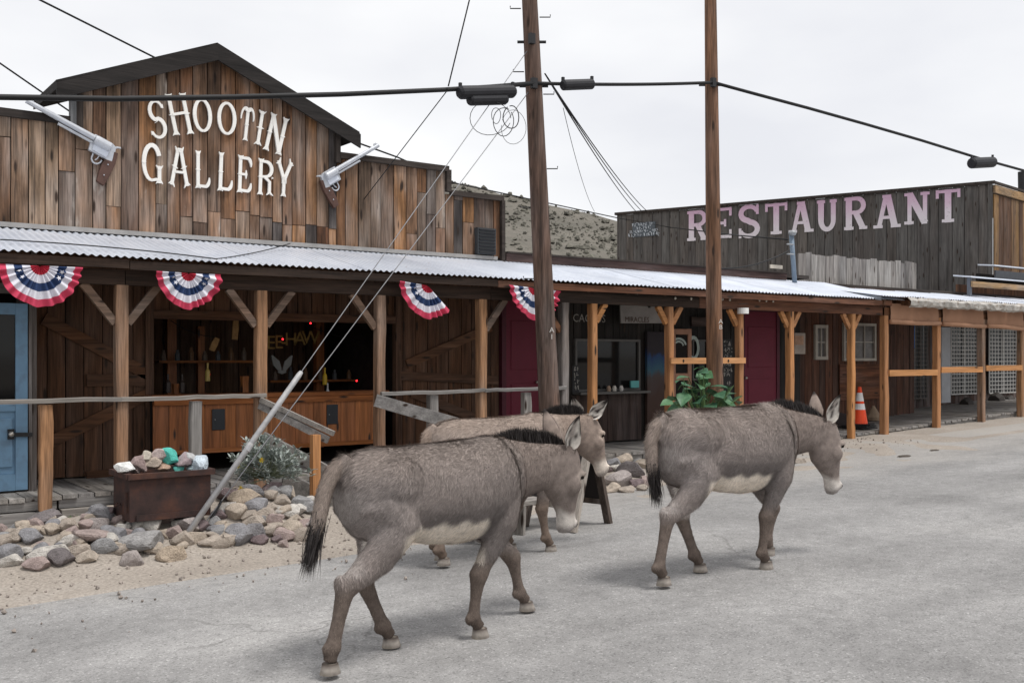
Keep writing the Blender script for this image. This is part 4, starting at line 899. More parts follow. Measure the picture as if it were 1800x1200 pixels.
# bars over the far windows
def grille(label, pxa, pxb, pyt, pyb, Y, mat, cols_=8, rws=12, gap_row=None):
    a = PY(pxa, 620, Y).x; b_ = PY(pxb, 620, Y).x; zt = PY((pxa+pxb)/2, pyt, Y).z; zb = PY((pxa+pxb)/2, pyb, Y).z; t = thing('window_grille', label, 'grille', ((a+b_)/2, Y, zb), 'lattice window grilles'); fwk = .025
    MB().box(((a+b_)/2, Y+.03, (zt+zb)/2), (b_-a, .01, zt-zb)).build('pane', glass_mat('grey_glass', (.05,.052,.055), .15), t, pivot=True)
    for xx in (a, (a+b_)/2, b_): MB().box((xx, Y, (zt+zb)/2), (fwk, .02, zt-zb)).build('frame_bar', mat, t, pivot=True)
    for zz in (zt, zb): MB().box(((a+b_)/2, Y-.002, zz), (b_-a+fwk, .022, fwk)).build('frame_bar', mat, t, pivot=True)
    q = MB()
    for i in range(1, cols_): q.box((a+(b_-a)*i/cols_, Y, (zt+zb)/2), (.016, .008, zt-zb))
    for i in range(1, rws): q.box(((a+b_)/2, Y-.009, zb+(zt-zb)*i/rws), (b_-a, .008, .016))
    o = q.build('lattice', mat, t); o['kind'] = 'stuff'; return t
M_LAT = plain('white_lattice', (.46,.45,.43), .6, var=.12); M_LATD = plain('dark_lattice', (.10,.085,.075), .6)
grille('white lattice grille over the window right of the pale board', 1672, 1717, 573, 692, YR-.10, M_LAT, 9, 17); grille('white lattice grille over the last window at the right edge', 1739, 1786, 573, 690, YR-.10, M_LAT, 9, 17)
grille('dark lattice grille on the window behind the first blind', 1563, 1590, 568, 645, YR-.10, M_LATD, 6, 12); grille('dark lattice grille on the door behind the first blind', 1605, 1630, 568, 700, YR-.10, M_LATD, 5, 18)
o = box_between('leaning_board', 1652, 575, 1668, 707, 11.9, .04, plain('pale_board', (.34,.35,.37), .7, var=.1), None); tag(o, 'tall pale grey board standing behind the second annex post', 'board')
o = box_between('blue_cloth', 1599, 572, 1604, 612, 12.2, .05, plain('bright_blue_cloth', (.02,.13,.42), .9), None); tag(o, 'narrow bright blue cloth hanging behind the first blind', 'cloth')
# things stored low on the annex floor
for k, (px, py, r_) in enumerate(((1700, 712, .16), (1752, 706, .20), (1775, 706, .14))):
    p = PY(px, py, 12.2); q = MB(); q.tube([(p.x-.12, p.y, p.z), (p.x, p.y, p.z+.02), (p.x+.12, p.y, p.z)], [r_*.75, r_, r_*.75], 10); tag(q.build('barrel', plain('dark_barrel', (.045,.038,.034), .7), smooth=False), ('dark keg lying below the first lattice window', 'largest dark keg lying below the last lattice window', 'small dark keg at the far right under the lattice')[k], 'keg', 'kegs on the annex floor')

# ================================================================ weathered parapet, stove pipe mast
PAR = thing('plank_parapet', 'bleached ragged plank parapet standing above the annex tin roof', 'parapet', PY(1500, 480, YW+.2))
pa, pb = PY(1401, 470, YW+.35), PY(1604, 480, YW+.35); x = pa.x
while x < pb.x:
    w_ = random.uniform(.16, .24); t_ = (x-pa.x)/(pb.x-pa.x); zt = PY(1401, 445, YW+.35).z*(1-t_) + PY(1604, 462, YW+.35).z*t_ + random.uniform(-.025, .03); vplank(x, x+w_, 2.75, zt, zt+random.uniform(-.02, .02), YW+.35, .025, wood('bleached_board', [(.20,.185,.17),(.25,.23,.215),(.15,.14,.135),(.28,.265,.25)], 'Z', grey=.3, greyc=(.33,.32,.31), contrast=1.1), PAR); x += w_
MAST = thing('mast', 'leaning blue grey pipe mast with weatherhead above the tin roof', 'mast', PY(1396, 486, YW-.3)); a, c_ = PY(1397, 488, YW-.3), PY(1391, 412, YW-.3)
MB().tube([a-Vector((0,0,.1)), c_], .042, 12).build('pipe', plain('pipe_blue', (.17,.22,.28), .5, metal=.2), MAST, smooth=True); q = MB(); q.blob(c_+Vector((-.01, -.03, .02)), (.07, .075, .05), 10, 7); q.build('weatherhead', plain('pipe_grey', (.30,.31,.32), .5, metal=.3), MAST, smooth=True)
for z_ in (-.18, -.35): MB().tube([c_+Vector((-.14, -.02, z_)), c_+Vector((.03, -.03, z_))], .014, 6).build('bracket', plain('pipe_grey', (.30,.31,.32), .5, metal=.3), MAST)

# ================================================================ restaurant hall behind
RES = thing('restaurant_hall', 'tall dark plank hall with a big painted sign behind the annex', 'building', (25, 14, .5))
cor = PY(1745, 323, 13.6); lft = PD(1085, 378, cor.dot(FW)*302/247.); lft.z = cor.z
along = Vector((lft.x-cor.x, lft.y-cor.y, 0)); Lr = along.length; along.normalize(); outn = Vector((along.y, -along.x, 0))
if outn.dot(-cor) < 0: outn = -outn
def on_res(s, z, off=0): return Vector((cor.x, cor.y, 0)) + along*s + Vector((0, 0, z)) + outn*off
s = 0
while s < Lr-.01:
    w_ = min(random.uniform(.22, .34), Lr-s); th = random.choice((.02, .026, .03)); q = MB(); a, b_ = s+.006, s+w_-.006
    zt = cor.z - random.uniform(.0, .02)
    for off in (th, 0):
        for ss, z in ((a, .5), (b_, .5), (b_, zt), (a, zt)): q.v.append(tuple(on_res(ss, z, off)))
    q.f = [(3,2,1,0), (4,5,6,7), (0,1,5,4), (1,2,6,5), (2,3,7,6), (3,0,4,7)]
    q.build('plank', W_REST, RES, pivot=True); s += w_
MB().quad(on_res(0, .5, -.01), on_res(Lr, .5, -.01), on_res(Lr, cor.z-.05, -.01), on_res(0, cor.z-.05, -.01)).build('backing_sheet', M_DARK, RES)
MB().bar(on_res(-.06, cor.z+.03, .03), on_res(Lr+.05, cor.z+.03, .03), .12, .075).build('cap_board', W_DARKTRIM, RES, pivot=True)
MB().bar(on_res(.05, .5, .05), on_res(.05, cor.z, .05), .10, .05, up=outn).build('corner_board', W_REST, RES, pivot=True)
sd = Vector((math.cos(R(8)), math.sin(R(8)), 0)); sn = Vector((sd.y, -sd.x, 0)); s = .02
W_SIDE = wood('yellow_siding', [(.22,.125,.05),(.13,.065,.032),(.30,.19,.095),(.10,.052,.03)], 'Z', grey=.1, contrast=1.1)
while s < 7:
    w_ = random.uniform(.22, .32); q = MB(); P0 = Vector((cor.x, cor.y, 0))+sd*(s+.005); P1 = Vector((cor.x, cor.y, 0))+sd*(s+w_-.005)
    for off in (random.choice((.02, .03)), 0):
        for p, z in ((P0, .5), (P1, .5), (P1, cor.z-.26), (P0, cor.z-.26)): q.v.append(tuple(p + sn*off + Vector((0, 0, z))))
    q.f = [(0,1,2,3), (7,6,5,4), (1,0,4,5), (2,1,5,6), (3,2,6,7), (0,3,7,4)]; q.build('plank', W_SIDE, RES, pivot=True); s += w_
for z_, h_ in ((cor.z-.13, .2), (cor.z+.03, .06)): MB().bar(Vector((cor.x, cor.y, z_))+sn*.04, Vector((cor.x, cor.y, z_))+sd*7.2+sn*.04, .06, h_).build('cap_board', wood('yellow_siding', [(.22,.125,.05),(.30,.19,.095)], 'X') if h_ > .1 else W_DARKTRIM, RES, pivot=True)
MB().poly([on_res(-.0, cor.z-.02, -.02), on_res(Lr, cor.z-.02, -.02), on_res(Lr, cor.z-.02, -.02)+sd*7, on_res(0, cor.z-.02, -.02)+sd*7]).build('roof', W_DARKTRIM, RES)
# painted slab-serif word
mpk, nt, b = new_mat('faded_pink_paint'); cc, _ = coords(nt, (1,1,1), 'Object', False); sx = N(nt, 'ShaderNodeSeparateXYZ'); nt.links.new(cc, sx.inputs[0])
nz_ = N(nt, 'ShaderNodeTexNoise', Scale=5.0, Detail=5.0); nt.links.new(cc, nz_.inputs['Vector']); ad = N(nt, 'ShaderNodeMath', operation='MULTIPLY_ADD'); nt.links.new(nz_.outputs[0], ad.inputs[0]); ad.inputs[1].default_value = .35; nt.links.new(sx.outputs[2], ad.inputs[2])
cl = ramp(nt, [(-.0, (.74,.71,.73)), (.4, (.72,.65,.70)), (.75, (.66,.49,.60)), (1.0, (.60,.40,.53))], ad.outputs[0]).outputs[0]
n9 = N(nt, 'ShaderNodeTexNoise', Scale=16.0, Detail=6.0, Roughness=.7); nt.links.new(cc, n9.inputs['Vector']); cl = mixc(nt, ramp(nt, [(.60, 0), (.70, .75)], n9.outputs[0]).outputs[0], cl, (.15,.14,.14)); nt.links.new(cl, b.inputs['Base Color'])
def slab(ch):
    W_ = .22; T_ = .11; s = []
    bar = lambda x0, y0, x1, y1, w=W_: s.append(([(x0, y0), (x1, y1)], w, w, None))
    ser = lambda x, y, w=.40: s.append(([(x-w/2, y), (x+w/2, y)], T_, T_, None))
    t = T_/2
    if ch == 'R': bar(.22, 0, .22, 1); ser(.22, t); ser(.18, 1-t, .3); s.append(([(.22, 1-t), (.55, 1-t)] + arc(.55, .735, .28, .21, 90, -90, 10) + [(.22, .525)], .13, .13, .17)); s.append(([(.52, .50), (.80, .06)], .2, .2, None)); ser(.82, t, .34)
    if ch == 'E': bar(.22, 0, .22, 1); bar(.05, t, .88, t, T_); bar(.05, 1-t, .88, 1-t, T_); bar(.25, .5, .62, .5, T_); bar(.86, 0, .86, .28, .10); bar(.86, 1, .86, .72, .10); bar(.60, .38, .60, .62, .09)
    if ch == 'S': s.append((arc(.50, .735, .36, .21, 15, 260, 13) + arc(.50, .265, .38, .21, 80, -165, 13), .13, .13, .20)); bar(.88, .70, .88, 1.0, .10); bar(.10, .0, .10, .30, .10)
    if ch == 'T': bar(.5, 0, .5, 1); ser(.5, t, .5); bar(.02, 1-t, .98, 1-t, T_); bar(.06, .74, .06, 1, .10); bar(.94, .74, .94, 1, .10)
    if ch == 'A': bar(.20, .04, .47, .98, .15); bar(.80, .04, .53, .98, .22); bar(.28, .32, .72, .32, .11); ser(.16, t, .36); ser(.84, t, .38); ser(.5, 1-t, .34)
    if ch == 'U': s.append(([(.2, 1), (.2, .40)] + arc(.5, .36, .30, .29, 180, 360, 14) + [(.8, .40), (.8, 1)], .22, .18, .17)); ser(.2, 1-t); ser(.8, 1-t, .34)
    if ch == 'N': bar(.2, 0, .2, 1, .15); bar(.82, 0, .82, 1, .15); bar(.2, .97, .82, .03, .24); ser(.18, t, .38); ser(.14, 1-t, .3); ser(.82, 1-t, .36)
    return s
RW = thing('painted_sign', 'faded pink and white slab-serif word painted across the tall hall', 'sign', on_res(Lr*.4, cor.z-.8, .05))
def res_s(px, py):
    d_ = ray(px, py); o_ = Vector((0, 0, CAM_H)); P_ = on_res(0, 0, .04); k = (P_-o_).dot(outn)/d_.dot(outn); h = o_+d_*k; return (h-on_res(0, 0, .04)).dot(along), h.z
word = 'RESTAURANT'; L_px = [(1207,1245,370,423),(1266,1289,365,419),(1297,1336,360,418),(1345,1384,357,412),(1387,1429,354,409),(1436,1472,351,407),(1483,1525,346,404),(1536,1582,342,401),(1590,1634,338,394),(1645,1688,333,391)]
L_px[1] = (1253, 1289, 365, 419)
for ch, (x0, x1, y0, y1) in zip(word, L_px):
    s0, _ = res_s(x0, (y0+y1)/2); s1, _ = res_s(x1, (y0+y1)/2); _, zt = res_s((x0+x1)/2, y0); _, zb = res_s((x0+x1)/2, y1); h_ = zt-zb; asp = (s0-s1)/h_; q = MB()
    for k, (pts, w0, w1, wm) in enumerate(slab(ch)):
        pp = [(p[0]*asp, p[1]) for p in pts]; g_ = .85
        stroke(q, pp, w0*g_, w1*g_, .004, lambda u, v, d_: on_res(s0-u*h_, v*h_, .036+d_), k*.0008, None if wm is None else wm*g_)
    o = q.build('letter', mpk, RW); o.location.z += zb
# little blue-white notice
NT = thing('painted_sign', 'small faded notice of white lettering at the far end of the hall', 'sign', on_res(Lr-1, cor.z-1, .05)); s0, z0 = res_s(1112, 405); s1, z1 = res_s(1152, 402)
q = MB()
for off in (.05, .034):
    for ss, z in ((s0, res_s(1130, 416)[1]), (s1, res_s(1130, 416)[1]), (s1, res_s(1130, 391)[1]), (s0, res_s(1130, 391)[1])): q.v.append(tuple(on_res(ss, z, off)))
q.f = [(3,2,1,0), (4,5,6,7), (0,1,5,4), (1,2,6,5), (2,3,7,6), (3,0,4,7)]
q.build('board', plain('notice_slate', (.10,.115,.13), .8, var=.2), NT)
for k, (py, wd) in enumerate(((394, .75), (400, .45), (406, 1.0), (412, 1.0))):
    sm_, zz = res_s(1131, py); scribble(NT, plain('notice_white', (.50,.54,.58), .8, var=.25, scale=14), on_res(sm_, zz, .056), -along, wd, .10, 50+k)
# shed roofs of the next shop at the right edge
NX = thing('right_shed', 'dark timber shed with stepped tin roofs at the right edge', 'shed', PY(1760, 520, 12.6))
def slab_roof(pa, pb, Y0, Y1, rise, th, mat): 
    a, b_ = PY(*pa, Y0), PY(*pb, Y0); q = MB(); xa, xb, z = a.x, b_.x+2.0, a.z
    q.v = [(xa, Y0, z-th), (xb, Y0, z-th), (xb, Y0, z), (xa, Y0, z), (xa, Y1, z-th+rise), (xb, Y1, z-th+rise), (xb, Y1, z+rise), (xa, Y1, z+rise)]; q.f = [(0,1,2,3), (7,6,5,4), (0,4,5,1), (1,5,6,2), (2,6,7,3), (3,7,4,0)]
    return q.build('roof', mat, NX)
slab_roof((1707, 485), (1800, 496), 11.6, 12.0, .05, .03, M_TIN); slab_roof((1748, 465), (1800, 471), 12.4, 12.8, .04, .03, M_TIN)
a = PY(1709, 489, 11.62); MB().box((a.x+3, 11.63, a.z-.12), (6, .04, .12)).build('fascia', wood('yellow_siding', [(.22,.125,.05),(.30,.19,.095)], 'X'), NX, pivot=True); a2 = PY(1750, 470, 12.42); MB().box((a2.x+3, 12.43, a2.z-.15), (6, .04, .17)).build('fascia', plain('slate_fascia', (.06,.065,.075), .6), NX, pivot=True)
sheet_box('wall', (a.x+.1, 12.0, 2.4), (a.x+6, 12.05, a.z-.1), W_PORCH, NX); sheet_box('wall', (a2.x+.1, 12.9, 2.4), (a2.x+6, 12.95, a2.z-.1), M_DARK, NX)
MB().box((a.x+.03, 11.7, a.z-.25), (.07, .07, .55)).build('post', plain('slate_post', (.11,.12,.14), .7), NX, pivot=True)
M_CABLE = plain('cable_black', (.012,.012,.013), .6); M_WIRE = plain('wire_steel', (.22,.22,.23), .45, metal=.5)
def cable(name, label, a, b, r_, sag=0, n=16, mat=M_CABLE, cat='cable', group=None):
    a = Vector(a); b = Vector(b); pts = [a.lerp(b, i/n) - Vector((0, 0, sag*4*(i/n)*(1-i/n))) for i in range(n+1)]
    o = MB().tube(pts, r_, 6).build(name, mat, None, smooth=True); return tag(o, label, cat, group)
# ================================================================ inside the gallery
CT = thing('shooting_counter', 'orange stained pine counter under the gallery opening', 'counter', (5, YW-.2, ZD)); YC = 11.62
cx0, cx1 = PY(268, 740, YC).x, PY(664, 740, YC).x; ctop = PY(420, 692, YC).z; cbot = PY(420, 792, YC).z
x = cx0
while x < cx1-.03:
    w_ = min(random.uniform(.17, .24), cx1-x); vplank(x, x+w_, cbot, ctop-.06, ctop-.06, YC, .02, W_COUNTER, CT, gap=.002); x += w_
MB().bar((cx0-.03, YC+.08, ctop-.02), (cx1+.12, YC+.08, ctop-.02), .34, .05).build('counter_top', W_COUNTERX, CT, pivot=True, bevel=.008); MB().bar((cx0, YC-.05, ctop-.075), (cx1+.02, YC-.05, ctop-.085), .03, .07).build('live_edge', W_COUNTERX, CT, pivot=True); MB().bar((cx0, YC-.035, cbot+.025), (cx1, YC-.035, cbot+.025), .025, .05).build('kick_rail', W_COUNTERX, CT, pivot=True)
sheet_box('core', (cx0+.02, YC+.004, cbot+.01), (cx1-.02, YC+.22, ctop-.06), M_DARK, CT)
for px, py in ((384, 737), (584, 728)):
    p = PY(px, py, YC-.03); h = MB().box((p.x, YC-.032, p.z), (.155, .014, .245)).build('hatch', plain('hatch_black', (.03,.034,.04), .5), CT, pivot=True, bevel=.02); q = MB(); q.blob((p.x-.045, YC-.043, p.z), (.008, .008, .008), 7, 5); q.build('latch', plain('pipe_grey', (.30,.31,.32), .5, metal=.3), h, smooth=True)
YI = YW+1.4
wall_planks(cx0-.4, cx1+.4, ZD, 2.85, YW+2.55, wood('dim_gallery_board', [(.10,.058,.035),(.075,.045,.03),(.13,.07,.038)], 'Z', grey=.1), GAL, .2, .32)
for k, (px, z0, z1, w_) in enumerate(((300, ZD, 2.6, .12), (352, ZD, 2.1, .09), (560, ZD, 2.6, .12), (640, ZD, 2.3, .14))):
    p = PY(px, 650, YW+1.9); MB().box((p.x, p.y, (z0+z1)/2), (w_, w_, z1-z0)).build('inner_post', W_COUNTER, GAL, pivot=True)
for k, (pa, pb, z_) in enumerate(((275, 440, 1.62), (470, 650, 1.34))):
    a, b_ = PY(pa, 650, YW+1.7), PY(pb, 650, YW+1.7); MB().box(((a.x+b_.x)/2, a.y, z_), (b_.x-a.x, .22, .03)).build('inner_shelf', W_COUNTERX, GAL, pivot=True)
    n_ = 7
    for i in range(n_):
        xx = a.x+(b_.x-a.x)*(i+.5)/n_; h_ = random.uniform(.10, .2); q = MB(); q.tube([(xx, a.y, z_+.016), (xx, a.y, z_+.016+h_*.6), (xx, a.y, z_+.016+h_*.8), (xx, a.y, z_+.016+h_)], [.035, .035, .02, .018], 8)
        tag(q.build('can_target', plain('dim_can%d' % (i % 3), ((.16,.12,.09), (.10,.11,.12), (.18,.10,.05))[i % 3], .4)), ('first','second','third','fourth','fifth','sixth','seventh')[i] + ' dim can along the back shelf ' + ('left' if k == 0 else 'right') + ' of the centre post', 'can', 'dim cans on the gallery back shelves')
for k, (pa, pb, ya, yb) in enumerate(((300, 380, 563, 592), (540, 650, 570, 600))): cable('wire', ('thin string of targets slung across the left half of the gallery', 'thin string slung across the right half of the gallery')[k], PY(pa, ya, YW+.9), PY(pb, yb, YW+.9), .005, .05, cat='wire')
M_YEL = plain('yellow_letter', (.30,.20,.06), .7, var=.25, scale=20)
HW = thing('target_sign', 'row of yellow block letters hung in the dark gallery', 'sign', PY(505, 600, YI))
for ch, px, py in (('E', 476, 603), ('E', 490, 602), ('-', 499, 600), ('H', 511, 597), ('A', 527, 596), ('W', 546, 594)): text_obj('letter', ch, .26, M_YEL, HW, PY(px, py, YI), (1,0,0), (0,0,1), .008)
NS = thing('target_sign', 'dim hand-lettered no smoking board over the gallery targets', 'sign', PY(520, 547, YW+.25)); box_between('board', 488, 538, 556, 557, YW+.25, .02, plain('dim_board', (.03,.026,.024), .8), NS); text_obj('lettering', 'NO SMOKIN', .105, plain('dim_chalk', (.20,.19,.17), .8, var=.3), NS, PY(521, 548, YW+.25)+Vector((0, -.024, 0)), (1,0,0), (0,0,1))
M_LAMPR, nt, b = new_mat('red_lamp'); b.inputs['Emission Color'].default_value = (1, .02, .03, 1); b.inputs['Emission Strength'].default_value = 3.0; b.inputs['Base Color'].default_value = (.5, .01, .01, 1)
for k, (px, py) in enumerate(((497, 596), (546, 568), (571, 669), (627, 669), (368, 658))):
    q = MB(); q.blob(PY(px, py, YI-.15), (.013, .013, .013), 8, 6); tag(q.build('target_light', M_LAMPR, smooth=True), ('tiny red target light between the yellow letters', 'tiny red target light above the yellow letters', 'tiny red target light under the yellow bottle', 'tiny red target light near the right gallery post', 'tiny red target light left of the centre post')[k], 'light', 'red target lights in the gallery')
M_WOODL = plain('target_wood', (.26,.15,.06), .8, var=.25, scale=14)
for k, (px, py, h_, a_) in enumerate(((413, 577, .28, 4), (376, 605, .17, 25), (284, 545, .2, -3))):
    c = PY(px, py, YW+.5); q = MB(); q.prism([(-.035, -h_/2), (.035, -h_/2), (.04, 0), (.03, h_/2), (-.03, h_/2), (-.04, 0)], .025); o = q.build('hanging_target', M_WOODL, None); o.location = c; o.rotation_euler = (0, R(a_), 0)
    tag(o, ('upright wooden shooting target hanging left of the centre post', 'tilted wooden shooting target hanging in the gallery', 'wooden shooting target hanging behind the second bunting')[k], 'target', 'wooden targets in the gallery')
for k, (px, py, c, r_) in enumerate(((571, 655, (.55,.36,.03), .03), (365, 648, (.45,.33,.10), .03), (295, 668, (.05,.035,.03), .035), (320, 668, (.05,.035,.03), .035), (576, 683, (.5,.5,.5), .022))):
    p = PY(px, py+10, YW+.35 if k < 4 else YC+.05); zb = p.z; q = MB(); q.tube([(p.x, p.y, zb-.08), (p.x, p.y, zb+.04), (p.x, p.y, zb+.07), (p.x, p.y, zb+.14)], [r_, r_, r_*.4, r_*.4], 10)
    tag(q.build('bottle', plain('bottle%d' % k, c, .25), smooth=False), ('yellow bottle target in the right half of the gallery', 'amber bottle target in the left half of the gallery', 'dark bottle target nearest the left jamb', 'second dark bottle target from the left jamb', 'small silver can standing on the counter')[k], 'bottle', 'bottle targets in the gallery')
q = MB(); c = PY(495, 638, YW+.8)
for sg in (-1, 1): stroke(q, [(sg*.03, -.09), (sg*.08, 0), (sg*.14, .10)], .05, .02, .02, lambda u, v, d_: (c.x+u, c.y-d_, c.z+v), 0, .10)
stroke(q, [(-.05, -.10), (0, -.12), (.05, -.10)], .05, .05, .02, lambda u, v, d_: (c.x+u, c.y-d_-.003, c.z+v))
tag(q.build('rabbit_target', plain('dim_white', (.22,.22,.21), .8)), 'dim white pair of rabbit ears target in the gallery', 'target')
sh = MB().box((PY(470, 690, YW+.35).x, YW+.35, 1.13), (3.0, .25, .03)); tag(sh.build('target_shelf', W_PORCHX, pivot=True), 'dark plank shelf of targets just behind the counter', 'shelf')
for k, (px, h_) in enumerate(((430, .30), (310, .22))):
    p = PY(px, 680, YW+.4); q = MB(); q.tube([(p.x, p.y, 1.145), (p.x, p.y, 1.145+h_*.7), (p.x, p.y, 1.145+h_)], [.055, .05, .06], 8); tag(q.build('wooden_block', W_COUNTER), ('brown wooden stump target left of the centre post', 'short brown wooden stump by the left jamb')[k], 'target', 'stump targets in the gallery')

# ================================================================ utility poles
def pole_mat(): return wood('creosote_pole', [(.125,.078,.058),(.115,.072,.055)], 'Z', grey=.35, greyc=(.15,.125,.115), contrast=1.25)
YPL = 9.62
def utility_pole(label, base_px, top_px, r0, r1, topz, mat, steps):
    b0 = PY(base_px, 720, YPL); t0 = PY(top_px, 0, YPL); d_ = (t0-b0)/(t0.z-b0.z); at = lambda z: Vector((b0.x+d_.x*(z-b0.z), YPL, z)); zg = ground_h(b0.x, YPL)
    P_ = thing('utility_pole', label, 'pole', at(zg)); n = 22; pts = [at(zg-.3+(topz-zg+.3)*i/n) for i in range(n+1)]; q = MB(); rings = []
    for i, p in enumerate(pts):
        r_ = r0+(r1-r0)*i/n; rings.append([p + Vector((math.cos(2*math.pi*j/20)*r_*(1+.025*mnoise.noise(Vector((j*.9, i*.25, r0*40)))), math.sin(2*math.pi*j/20)*r_*(1+.025*mnoise.noise(Vector((j*.9, i*.25, 9)))), 0)) for j in range(20)])
    q.loft(rings); q.build('shaft', mat, P_, smooth=True, origin=at(zg))
    for z, sg in steps:
        p = at(z); a = p+RT*sg*(r0*.8); c_ = p+RT*sg*(r0+.10); MB().tube([a, c_, c_+Vector((0, 0, .03))], .007, 6).build('step_bolt', M_IRON, P_)
    return P_, at
zpy = lambda px, py: PY(px, py, YPL).z
P1, at1 = utility_pole('leaning brown utility pole carrying the splice boxes', 966, 931, .134, .072, 8.6, pole_mat(), [(zpy(930, 15), -1), (zpy(930, 30), 1), (zpy(930, 125), -1), (zpy(950, 168), 1), (zpy(955, 298), 1), (zpy(955, 365), -1), (zpy(960, 490), -1)])
P2_, at2 = utility_pole('straight brown utility pole standing among the green leaves', 1257, 1249, .124, .066, 8.8, wood('orange_pole', [(.18,.092,.052),(.17,.088,.050)], 'Z', grey=.25, greyc=(.17,.12,.10), contrast=1.25), [])
for P_, at, px, pys in ((P1, at1, 970, (580, 592)), (P2_, at2, 1267, (565, 575))):
    for k, py in enumerate(pys):
        p = PY(px, py, YPL-.15); text_obj('pole_tag', 'A1'[k] if P_ is P1 else 'AB'[k], .085, plain('tag_white', (.6,.58,.55), .6), P_, p, RT, (0,0,1))
def hardware(P_, at, z):
    q = at(z); MB().tube([q-RT*.17, q+RT*.17], .018, 8).build('through_bolt', M_IRON, P_); MB().box(q-FW*.13, (.07, .05, .12)).build('clamp', M_IRON, P_, pivot=True)
zc1 = zpy(930, 150); zc2 = zpy(1252, 150); hardware(P1, at1, zc1); hardware(P2_, at2, zc2); hardware(P1, at1, zpy(925, 72))

# ================================================================ cables, splice boxes and guy wires
A = at1(zc1)-FW*.13; B = at2(zc2)-FW*.13
Lf = PY(-340, 170, YPL-.3)
q = MB(); pts = []
for px, py in ((-340, 150), (0, 171), (200, 174), (400, 171), (600, 166), (780, 158), (860, 153)): pts.append(PY(px, py, YPL-.16))
pts.append(A); q.tube(pts, .026, 8); tag(q.build('cable', M_CABLE, smooth=True), 'thick black cable crossing in front of the gable sign', 'cable')
cable('cable', 'black cable stretched between the two utility poles', A, B, .022, .02)
q = MB(); pts = [B] + [PY(px, py, YPL-.16) for px, py in ((1330, 166), (1420, 190), (1520, 218), (1620, 247), (1720, 278), (1800, 300), (1900, 328))]; q.tube(pts, .024, 8); tag(q.build('cable', M_CABLE, smooth=True), 'black cable descending from the straight pole to the right edge', 'cable')
def splice(label, x0, x1, yc, h1, h2=None):
    c0 = PY(x0, yc, YPL-.2); c1 = PY(x1, yc-2, YPL-.2); t = thing('splice_box', label, 'splice box', (c0+c1)/2); k = (c1-c0).length/(x1-x0)
    MB().tube([c0, c0.lerp(c1, .04), c0.lerp(c1, .96), c1], [h1*k*.36, h1*k*.5, h1*k*.5, h1*k*.36], 14).build('casing', plain('splice_black', (.018,.018,.022), .55), t, smooth=False)
    if h2: d0 = c0.lerp(c1, .18)-Vector((0, 0, h1*k*.55)); d1 = c0.lerp(c1, .85)-Vector((0, 0, h1*k*.55)); MB().tube([d0, d0.lerp(d1, .05), d0.lerp(d1, .95), d1], [h2*k*.4, h2*k*.5, h2*k*.5, h2*k*.4], 12).build('terminal', plain('splice_black', (.018,.018,.022), .55), t)
    for f_ in (.03, .97): MB().box(c0.lerp(c1, f_)+Vector((0, 0, h1*k*.55)), (.03, .03, .05)).build('clamp', M_IRON, t, pivot=True)
    return t
splice('big double black splice box left of the leaning pole', 806, 904, 163, 19, 17); splice('small black splice sleeve right of the leaning pole', 988, 1042, 150, 14); splice('small black splice sleeve near the right edge cable', 1707, 1746, 287, 10)
# loose coils of drop wire under the box
for k, (cx_, cy_, rx, ry, r_) in enumerate(((862, 208, 36, 30, .004), (885, 213, 18, 25, .005), (898, 205, 14, 20, .006), (903, 222, 22, 30, .003), (872, 200, 8, 14, .004))):
    c = PY(cx_, cy_, YPL-.22); kk = c.dot(FW)/FPX; q = MB(); pts = [c + RT*(rx*kk*math.cos(2*math.pi*i/22+k)) + Vector((0, 0, ry*kk*math.sin(2*math.pi*i/22+k))) + FW*(.02*k+.03*math.sin(i*.6)) for i in range(22)]
    q.tube(pts, r_, 5); tag(q.build('wire_coil', M_CABLE, smooth=True), ('widest loose wire loop hanging below the splice box', 'tall loose wire loop beside the leaning pole', 'small dark wire loop beside the leaning pole', 'faint thin wire loop touching the leaning pole', 'tiny wire loop under the splice box')[k], 'wire', 'loose wire loops under the splice box')
cable('wire', 'thin wire rising from the cable out of the top edge', PY(788, 152, YPL-.2), PY(835, -40, YPL-.4), .008)
cable('wire', 'thin wire from the cable splice down to the plank parapet', PY(788, 157, YPL-.2), PY(640, 350, YW-.03), .006)
gb = PG(322, 975); g0 = Vector((gb.x, gb.y, ground_h(gb.x, gb.y))); top1 = at1(zpy(921, 75)); dirg = (top1-g0).normalized()
GW = thing('guy_wire', 'guy wire with a silver guard tube rising from the rocks to the pole', 'guy wire', g0)
tk = PY(531, 661, (g0 + dirg*1).y); 
def on_guy(px):
    best = min(range(0, 400), key=lambda i: abs(proj_px(g0+(top1-g0)*i/400)-px)); return g0+(top1-g0)*best/400
def proj_px(p): z = p.dot(FW); return 900+FPX*p.dot(RT)/z
te = on_guy(530); MB().tube([g0-dirg*.05, te-dirg*.04, te], [.026, .026, .020], 12).build('guard_tube', plain('guard_grey', (.36,.36,.37), .5, metal=.15, dirt=(.48,.47,.46)), GW, smooth=True)
MB().tube([te, top1], .0048, 6).build('wire', M_WIRE, GW); MB().tube([g0+dirg*.95-Vector((0,0,.01)), g0+dirg*1.02], .031, 10).build('clamp', plain('guard_grey', (.36,.36,.37), .5), GW)
g1 = g0+Vector((.16, .12, .02)); G2 = thing('guy_wire', 'bare second guy wire running beside the silver guard tube', 'guy wire', g1); MB().tube([g1, at1(zpy(924, 147))], .0048, 6).build('wire', M_WIRE, G2); MB().tube([g1-Vector((0,0,.1)), g1+(at1(zpy(924,147))-g1).normalized()*.35], .012, 6).build('anchor_rod', M_IRON, G2)
